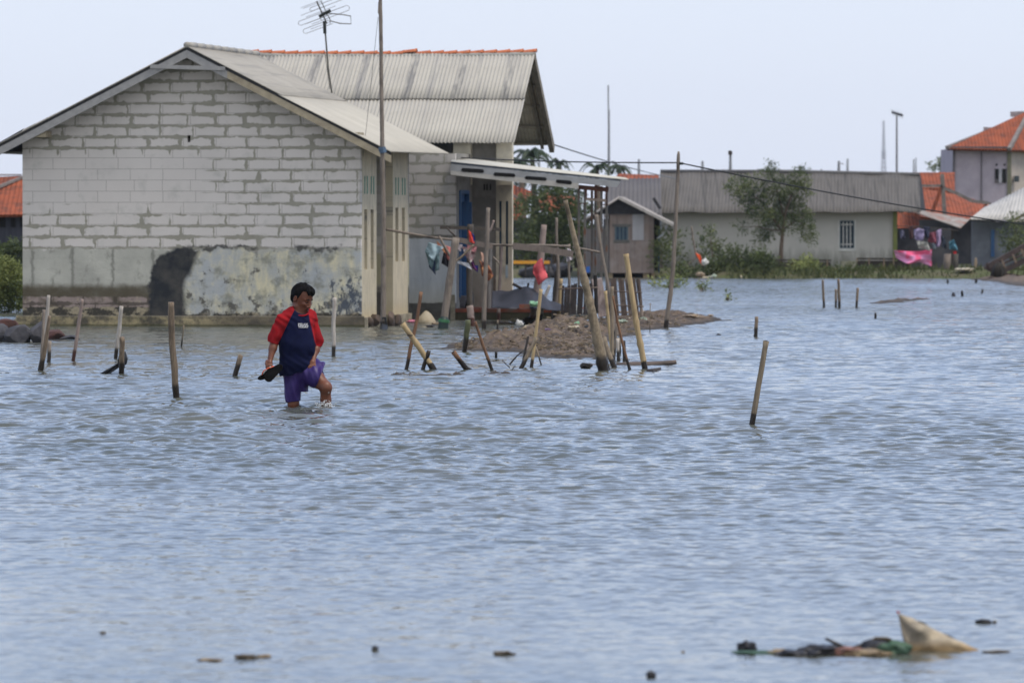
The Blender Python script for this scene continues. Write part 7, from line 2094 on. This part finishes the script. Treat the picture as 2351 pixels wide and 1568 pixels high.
    for k, (x0, y0, x1, y1, x2, y2) in enumerate(((687, 985, 690, 1008, 672, 1024), (668, 992, 668, 1018, 652, 1030), (648, 994, 646, 1018, 634, 1028), (630, 990, 624, 1010, 618, 1020))):
        r_ = (.0108, .011, .0104, .0092)[k]
        B.cap(z(x0, y0 - 16, -.085), z(x0, y0, -.112), r_ * 1.1, r_ * 1.1, .006).cap(z(x0, y0, -.112), z(x1, y1, -.118), r_ * 1.05, r_, .004).cap(z(x1, y1, -.118), z(x2, y2, -.095), r_, r_ * .85, .004)
    B.cap(z(632, 950, -.08), z(618, 980, -.10), .014, .012, .008).cap(z(618, 980, -.10), z(622, 1004, -.115), .0118, .0105, .004)
    skin = NT('skin', .35)
    c = skin.mix(skin.mr(skin.noise(9, 4, .6), .35, .65), (.165, .060, .033), (.115, .042, .025))
    sp = skin.sep(); skin.bump(skin.noise(70, 3), .12, .002)
    skin.base(c, .48)
    try:
        skin.bsdf.inputs['Subsurface Weight'].default_value = .08; skin.bsdf.inputs['Subsurface Scale'].default_value = .01
    except Exception: pass
    sdf_obj('body', B, skin.mat, h, 1)
    # ------------------------------------------------ shirt (torso) and raglan sleeves
    T = SDF((z(150, 0).x, YM - .32, z(0, 1130).z), (z(800, 0).x, YM + .32, z(0, 350).z + .02), .0055)
    T.cap(z(440, 475, -.01), z(600, 475, .06), .090, .085, .04)
    T.cap(z(400, 452, -.03), z(480, 425, .0), .062, .070, .03).cap(z(640, 462, .09), z(560, 425, .05), .056, .066, .03)
    T.cap(z(500, 560, .0), z(500, 760, -.01), .160, .178, .05, ((.25, 1, 0), 1.18))
    T.cap(z(500, 760, -.01), z(490, 960, .0), .178, .172, .05, ((.25, 1, 0), 1.12))
    T.cap(z(490, 960, .0), z(475, 1060, .0), .165, .155, .04, ((.25, 1, 0), 1.10)).cap(z(500, 960, .0), z(585, 1000, .03), .13, .10, .04)
    T.cap(shR, elR + Vector((0, 0, .06)), .063, .060, .03).cap(elR + Vector((0, 0, .06)), z(242, 760, -.055), .061, .059, .02)
    T.cap(shL, elL + Vector((0, 0, .06)), .060, .056, .03).cap(elL + Vector((0, 0, .06)), z(705, 785, .08), .055, .052, .02)
    def shirt_fn(F, X, Y, Z):
        U = (X - h.location.x); 
        zz = Z
        F = F + .0035 * np.sin(38 * zz + 26 * U + 2 * np.sin(9 * U + 4 * Y)) * np.clip((1.02 - zz) / .3, .15, 1) + .0035 * np.sin(22 * U - 14 * zz + 17 * Y) + .003 * np.sin(60 * U + 31 * zz + 5 * np.sin(14 * zz))
        # hem: slanted cut, lower at the back (screen left)
        p0, p1 = z(330, 1102), z(600, 1040)
        slope = (p1.z - p0.z) / (p1.x - p0.x)
        hem = p0.z + (X - p0.x) * slope
        F = np.maximum(F, (hem - Z) * .9 + .006 * np.sin(40 * X))
        # cuffs
        for el, cut, dirv in ((elR, z(240, 742, -.055), (elR - shR)), (elL, z(700, 792, .08), (elL - shL))):
            d = np.array(dirv.normalized())
            side_ = (X - cut.x) * d[0] + (Y - cut.y) * d[1] + (Z - cut.z) * d[2]
            near = (((X - el.x) ** 2 + (Y - el.y) ** 2) < .13 ** 2) & ((X < z(304, 0).x) | (X > z(664, 0).x))
            F = np.where(near & (Z < el.z + .09), np.maximum(F, side_), F)
        # neck opening
        nc = z(530, 375, .0)
        q = np.sqrt(((X - nc.x - .012) / .078) ** 2 + ((Y - nc.y + .03) / .085) ** 2 + ((Z - nc.z - .01) / .088) ** 2) - 1
        F = np.maximum(F, -q * .078)
        return F
    T.func(shirt_fn)
    shirt = NT('navy_jersey', .08)
    c = shirt.mix(shirt.mr(shirt.noise(12, 4, .6), .35, .65), (.004, .006, .026), (.006, .009, .038))
    shirt.bump(shirt.noise(220, 2, .5), .15, .001)
    shirt = shirt.base(c, .85)
    red = NT('red_jersey', .1)
    c = red.mix(red.mr(red.noise(12, 4, .6), .35, .65), (.29, .011, .016), (.20, .008, .012))
    red.bump(red.noise(220, 2, .5), .15, .001)
    red = red.base(c, .85)
    # raglan seams: from the collar down to the armpit
    def plane(a, b, toward, f=1.0):
        d = (b - a); n = Vector((d.z, 0, -d.x)).normalized()
        if n.dot(toward - a) < 0: n = -n
        return a, n
    aR, nR = plane(z(462, 418), z(350, 650), z(250, 600))
    aL, nL = plane(z(618, 425), z(668, 640), z(740, 560))
    def isR(c): return ((c[:, 0] - aR.x) * nR.x + (c[:, 2] - aR.z) * nR.z > 0) & (c[:, 2] > z(0, 760).z - .02)
    def isL(c): return ((c[:, 0] - aL.x) * nL.x + (c[:, 2] - aL.z) * nL.z > 0) & (c[:, 2] > z(0, 812).z)
    sh, _, _ = sdf_obj('shirt', T, shirt, h, 1, sel=lambda c: ~(isR(c) | isL(c)))
    T.F -= .0012
    sdf_obj('sleeve', T, red, sh, 1, sel=isR)
    sdf_obj('sleeve', T, red, sh, 1, sel=isL)
    # collar ring
    cpts = []
    for k in range(25):
        a = 2 * pi * k / 24
        cpts.append((cos(a), sin(a)))
    ncx = z(530, 375, .0)
    ring = MB()
    pts = []
    for ca, sa in cpts:
        x = ncx.x + .012 + .074 * ca; y = ncx.y - .03 + .080 * sa
        zz = ncx.z - .035 - .040 * max(0, -sa) - .012 * ca * .5
        pts.append(Vector((x, y, zz)))
    ring.tube(pts, .0085, 8).build('collar', red, sh, smooth=True)
    # lettering on the chest
    def text(body, c0, size, ang):
        cu = bpy.data.curves.new('lettering', 'FONT'); cu.body = body; cu.size = size; cu.extrude = .0012
        cu.align_x = 'CENTER'; cu.align_y = 'CENTER'; cu.offset = .0012
        o = bpy.data.objects.new('lettering', cu); COL.objects.link(o)
        dg = bpy.context.evaluated_depsgraph_get(); me = bpy.data.meshes.new_from_object(o.evaluated_get(dg))
        bpy.data.objects.remove(o); 
        o = bpy.data.objects.new('lettering', me); COL.objects.link(o)
        me.materials.clear(); me.materials.append(simple('white_print', (.75, .76, .80), rough=.6, bump=0))
        M = Matrix.Rotation(ang, 4, 'Z') @ Matrix.Rotation(pi / 2, 4, 'X')
        me.transform(M); me.transform(Matrix.Translation(c0 - Vector(h['_wb'])))
        o.parent = sh; o['_wb'] = tuple(h['_wb'])
        return o
    # find the shirt surface depth at the print
    Vv, Ff = T.mesh()
    def surf(x, y):
        p = z(x, y); m = (np.abs(Vv[:, 0] - p.x) < .012) & (np.abs(Vv[:, 2] - p.z) < .012)
        return float(Vv[m][:, 1].min()) if m.any() else YM - .16
    ya, yb = surf(535, 558), surf(600, 558); ang = math.atan2(yb - ya, z(600, 0).x - z(535, 0).x)
    ym = surf(567, 558) - .004
    c0 = z(566, 549); text('RELAX', Vector((c0.x, ym, c0.z + .002)), .033, ang * .8)
    c0 = z(570, 568); text('TODAY', Vector((c0.x, ym - .001, c0.z - .003)), .030, ang * .8)
    # ------------------------------------------------ shorts
    SH = SDF((z(330, 0).x, YM - .34, z(0, 1420).z), (z(900, 0).x, YM + .30, z(0, 860).z), .0055)
    SH.cap(z(470, 985, .0), z(560, 985, .03), .13, .12, .04)
    SH.cap(z(462, 1050, .0), z(462, 1375, .0), .112, .076, .04)                         # leg on screen left, down to the knee
    SH.cap(z(500, 1080, .03), z(540, 1270, .06), .10, .075, .03)
    SH.cap(z(560, 1030, .04), z(690, 1090, -.05), .125, .115, .04).cap(z(690, 1090, -.05), z(742, 1105, -.09), .113, .105, .03)
    SH.cap(z(690, 960, .05), z(745, 1000, -.02), .05, .055, .03).cap(z(745, 1000, -.02), z(790, 1070, -.10), .05, .03, .02)
    def shorts_fn(F, X, Y, Z):
        U = X - h.location.x
        F = F + .0055 * np.sin(62 * U + 9 * Z + 1.5 * np.sin(11 * Z) - 9 * Y) + .004 * np.sin(33 * U - 17 * Z + 14 * Y) + .002 * np.sin(110 * U + 35 * Z)
        # right leg hem
        hemR = z(0, 1372).z + (X - z(400, 0).x) * .12
        F = np.maximum(F, np.where(X < z(560, 0).x, hemR - Z, -1))
        # crotch hem between the legs
        hz = z(600, 1262).z
        F = np.maximum(F, np.where((X >= z(538, 0).x), (hz - Z) * .9, -1))
        # raised leg opening: plane across the thigh
        a, b = z(765, 1045, -.1), z(690, 1245, -.1)
        d = (b - a); n = Vector((-d.z, 0, d.x)).normalized()
        if n.x < 0: n = -n
        sd = (X - a.x) * n.x + (Z - a.z) * n.z
        core = (Y < YM + .02)
        F = np.maximum(F, np.where(core & (X > z(620, 0).x), sd, -1))
        F = np.maximum(F, np.where(~core & (X > z(620, 0).x), sd - .055, -1))
        # hollow the openings so that a hem edge shows
        return F
    SH.func(shorts_fn)
    sm = NT('violet_nylon', .35)
    c = sm.mix(sm.mr(sm.noise(8, 4, .6), .35, .65), (.024, .011, .10), (.036, .019, .14))
    sm.bump(sm.noise(14, 4, .6, sm.mapping(scale=(1, 1, .5))), .35, .008)
    sdf_obj('shorts', SH, sm.base(c, .5), h, 1)
    # ------------------------------------------------ hair cap: skull offset trimmed by a hairline
    HA = SDF((H0.x - .16, H0.y - .16, H0.z - .14), (H0.x + .18, H0.y + .16, H0.z + .16), .004)
    HA.ell(hp(-.012, 0, .030), (0.1254, 0.0974, 0.1120), .02, HR).ell(hp(.055, 0, .085), (0.0538, 0.0627, 0.0381), .03, HR).ell(hp(-.06, 0, -.02), (0.0616, 0.0762, 0.0840), .03, HR)
    HA.ell(hp(.070, -.004, .092), (0.0291, 0.0448, 0.0224), .015, HR)
    def hair_fn(F, X, Y, Z):
        q = [X - H0.x, Y - H0.y, Z - H0.z]
        f_ = q[0] * fwd.x + q[1] * fwd.y + q[2] * fwd.z; s_ = q[0] * side.x + q[1] * side.y + q[2] * side.z; u_ = q[0] * up.x + q[1] * up.y + q[2] * up.z
        f_, s_, u_ = f_ / HS, s_ / HS, u_ / HS
        line = np.maximum(.047 - .25 * np.maximum(0, -f_ + .02), -2.3 * (0.032 - f_) * 1.0 - .03)
        line = np.where(f_ > .030, .066 - .014 * np.cos(s_ * 40), np.where(f_ > .0, -.035 + (f_ - .0) * 2.4, np.where(f_ > -.03, -.03, -.075)))
        F = np.maximum(F, (line - u_) * .6)
        F = F + .0045 * np.sin(75 * f_ + 45 * s_) * np.sin(60 * u_ + 55 * s_) + .0025 * np.sin(150 * s_ + 90 * f_ + 40 * u_)
        return F
    HA.func(hair_fn)
    hm = simple('black_hair', (.004, .0038, .004), (.007, .0065, .0065), 60, .75, (1, 1, 3), .4, .003, spec=.06)
    sdf_obj('hair', HA, hm, h, 1)
    # brows thickened to darken the eye sockets, closed-eye line, mouth line
    dk = simple('brow_dark', (.02, .012, .01), bump=0, rough=.8)
    for sg in (-1, 1):
        MB().tube([hp(.0935, sg * .012, .012), hp(.094, sg * .026, .018), hp(.086, sg * .044, .012)], [.0046, .0060, .003], 6).build('eyebrow', dk, h)
        MB().tube([hp(.088, sg * .018, -.016), hp(.0875, sg * .030, -.019), hp(.082, sg * .041, -.015)], [.003, .0042, .0024], 6).build('eyelid', dk, h)
    MB().tube([hp(.096, -.022, -.0815), hp(.0995, 0, -.080), hp(.096, .022, -.0815)], .0032, 6).build('mouth', dk, h)
    MB().tube([hp(.099, -.020, -.067), hp(.103, 0, -.064), hp(.099, .020, -.067)], .0020, 6).build('moustache', dk, h)
    # ring on the finger
    rp = z(667, 1021, -.118)
    MB().tube([rp + Vector((-.004, -.008, 0)), rp + Vector((.004, -.008, .001))], .0055, 10).build('ring', simple('steel_ring', (.7, .68, .6), rough=.25, bump=0), h)
    return h, z, YM
MAN, MZ, YMAN = build_man()

# ------------------------------------------------ sandals in the hand (a thing of their own)
def sandals():
    z, YM = MZ, YMAN
    c = z(215, 1065, -.20)
    h = root('sandals', c, 'pair of black rubber sandals with orange straps held in the wading man\'s hand', 'sandals')
    blk = simple('black_rubber', (.006, .006, .007), (.014, .013, .013), 24, .9, bump=.4, bdist=.003, spec=.05)
    def sole(out, y, th, name):
        pts = [z(a, b, y) for a, b in out]
        m = MB(); m.prism(pts, (0, th, 0)); o = m.build(name, blk, h)
        bv = o.modifiers.new('soft edge', 'BEVEL'); bv.width = .006; bv.segments = 3
        return o
    o1 = [(345, 985), (330, 972), (300, 968), (268, 982), (235, 1005), (200, 1026), (165, 1050), (150, 1080), (148, 1112), (160, 1140), (185, 1157), (210, 1158), (228, 1148), (262, 1112), (300, 1072), (335, 1032), (348, 1005)]
    o2 = [(250, 990), (205, 1015), (160, 1045), (120, 1082), (88, 1102), (78, 1118), (86, 1134), (108, 1140), (135, 1136), (158, 1126), (200, 1100), (250, 1050)]
    sole(o1, -.215, .022, 'sole'); sole(o2, -.188, .020, 'sole')
    org = simple('orange_strap', (.72, .13, .05), (.6, .10, .04), 20, .5, bump=0)
    wht = simple('white_strap', (.68, .66, .66), rough=.5, bump=0)
    MB().tube([z(255, 990, -.20), z(225, 1000, -.215), z(190, 1012, -.215), z(150, 1035, -.21), z(130, 1062, -.20), z(126, 1084, -.195)], .0055, 8, flat=1.6).build('strap', org, h, smooth=True)
    MB().tube([z(180, 1022, -.205), z(155, 1042, -.205), z(140, 1070, -.20)], .007, 8, flat=1.6).build('strap', wht, h, smooth=True)
    MB().tube([z(216, 998, -.222), z(216, 998, -.214)], .0085, 12).build('strap_button', wht, h)
sandals()
# ------------------------------------------------ splash at the moving shin
def splash():
    r = random.Random(6); m = MB()
    bm = bmesh.new(); bmesh.ops.create_icosphere(bm, subdivisions=1, radius=1)
    vv = [v.co.copy() for v in bm.verts]; ff = [tuple(v.index for v in f.verts) for f in bm.faces]; bm.free()
    c0 = MZ(800, 1380, -.12)
    for _ in range(230):
        a = r.gauss(0, 1); x = c0.x + a * .045; zz = max(.002, .028 + r.gauss(0, .020)) * (1 if r.random() < .93 else 2.2)
        y = c0.y + r.uniform(-.08, .04); s_ = r.choice((.0018, .0025, .0035, .005))
        m.add([Vector((x, y, zz)) + Vector((p.x * s_ * r.uniform(1, 2), p.y * s_, p.z * s_)) for p in vv], ff)
    n = NT('splash_water', .8)
    n.base((.72, .75, .78), .15)
    m.build('water_splash', n.mat, base=(c0.x, c0.y, 0), smooth=True, kind='stuff')
splash()
# ---------------------------------------------------------------- air
def haze():
    mb = MB(); mb.box((-1480, -60, -2.2), (1480, 1960, 46))
    m = bpy.data.materials.new('haze'); m.use_nodes = True
    N = m.node_tree.nodes; L = m.node_tree.links
    N.remove(N['Principled BSDF'])
    v = N.new('ShaderNodeVolumePrincipled'); v.inputs['Color'].default_value = (.86, .92, 1, 1)
    v.inputs['Density'].default_value = .00010; v.inputs['Anisotropy'].default_value = .3
    L.new(v.outputs[0], N['Material Output'].inputs['Volume'])
    mb.build('haze', m, base=(0, 0, -2.2), kind='stuff')
haze()
bake_done()
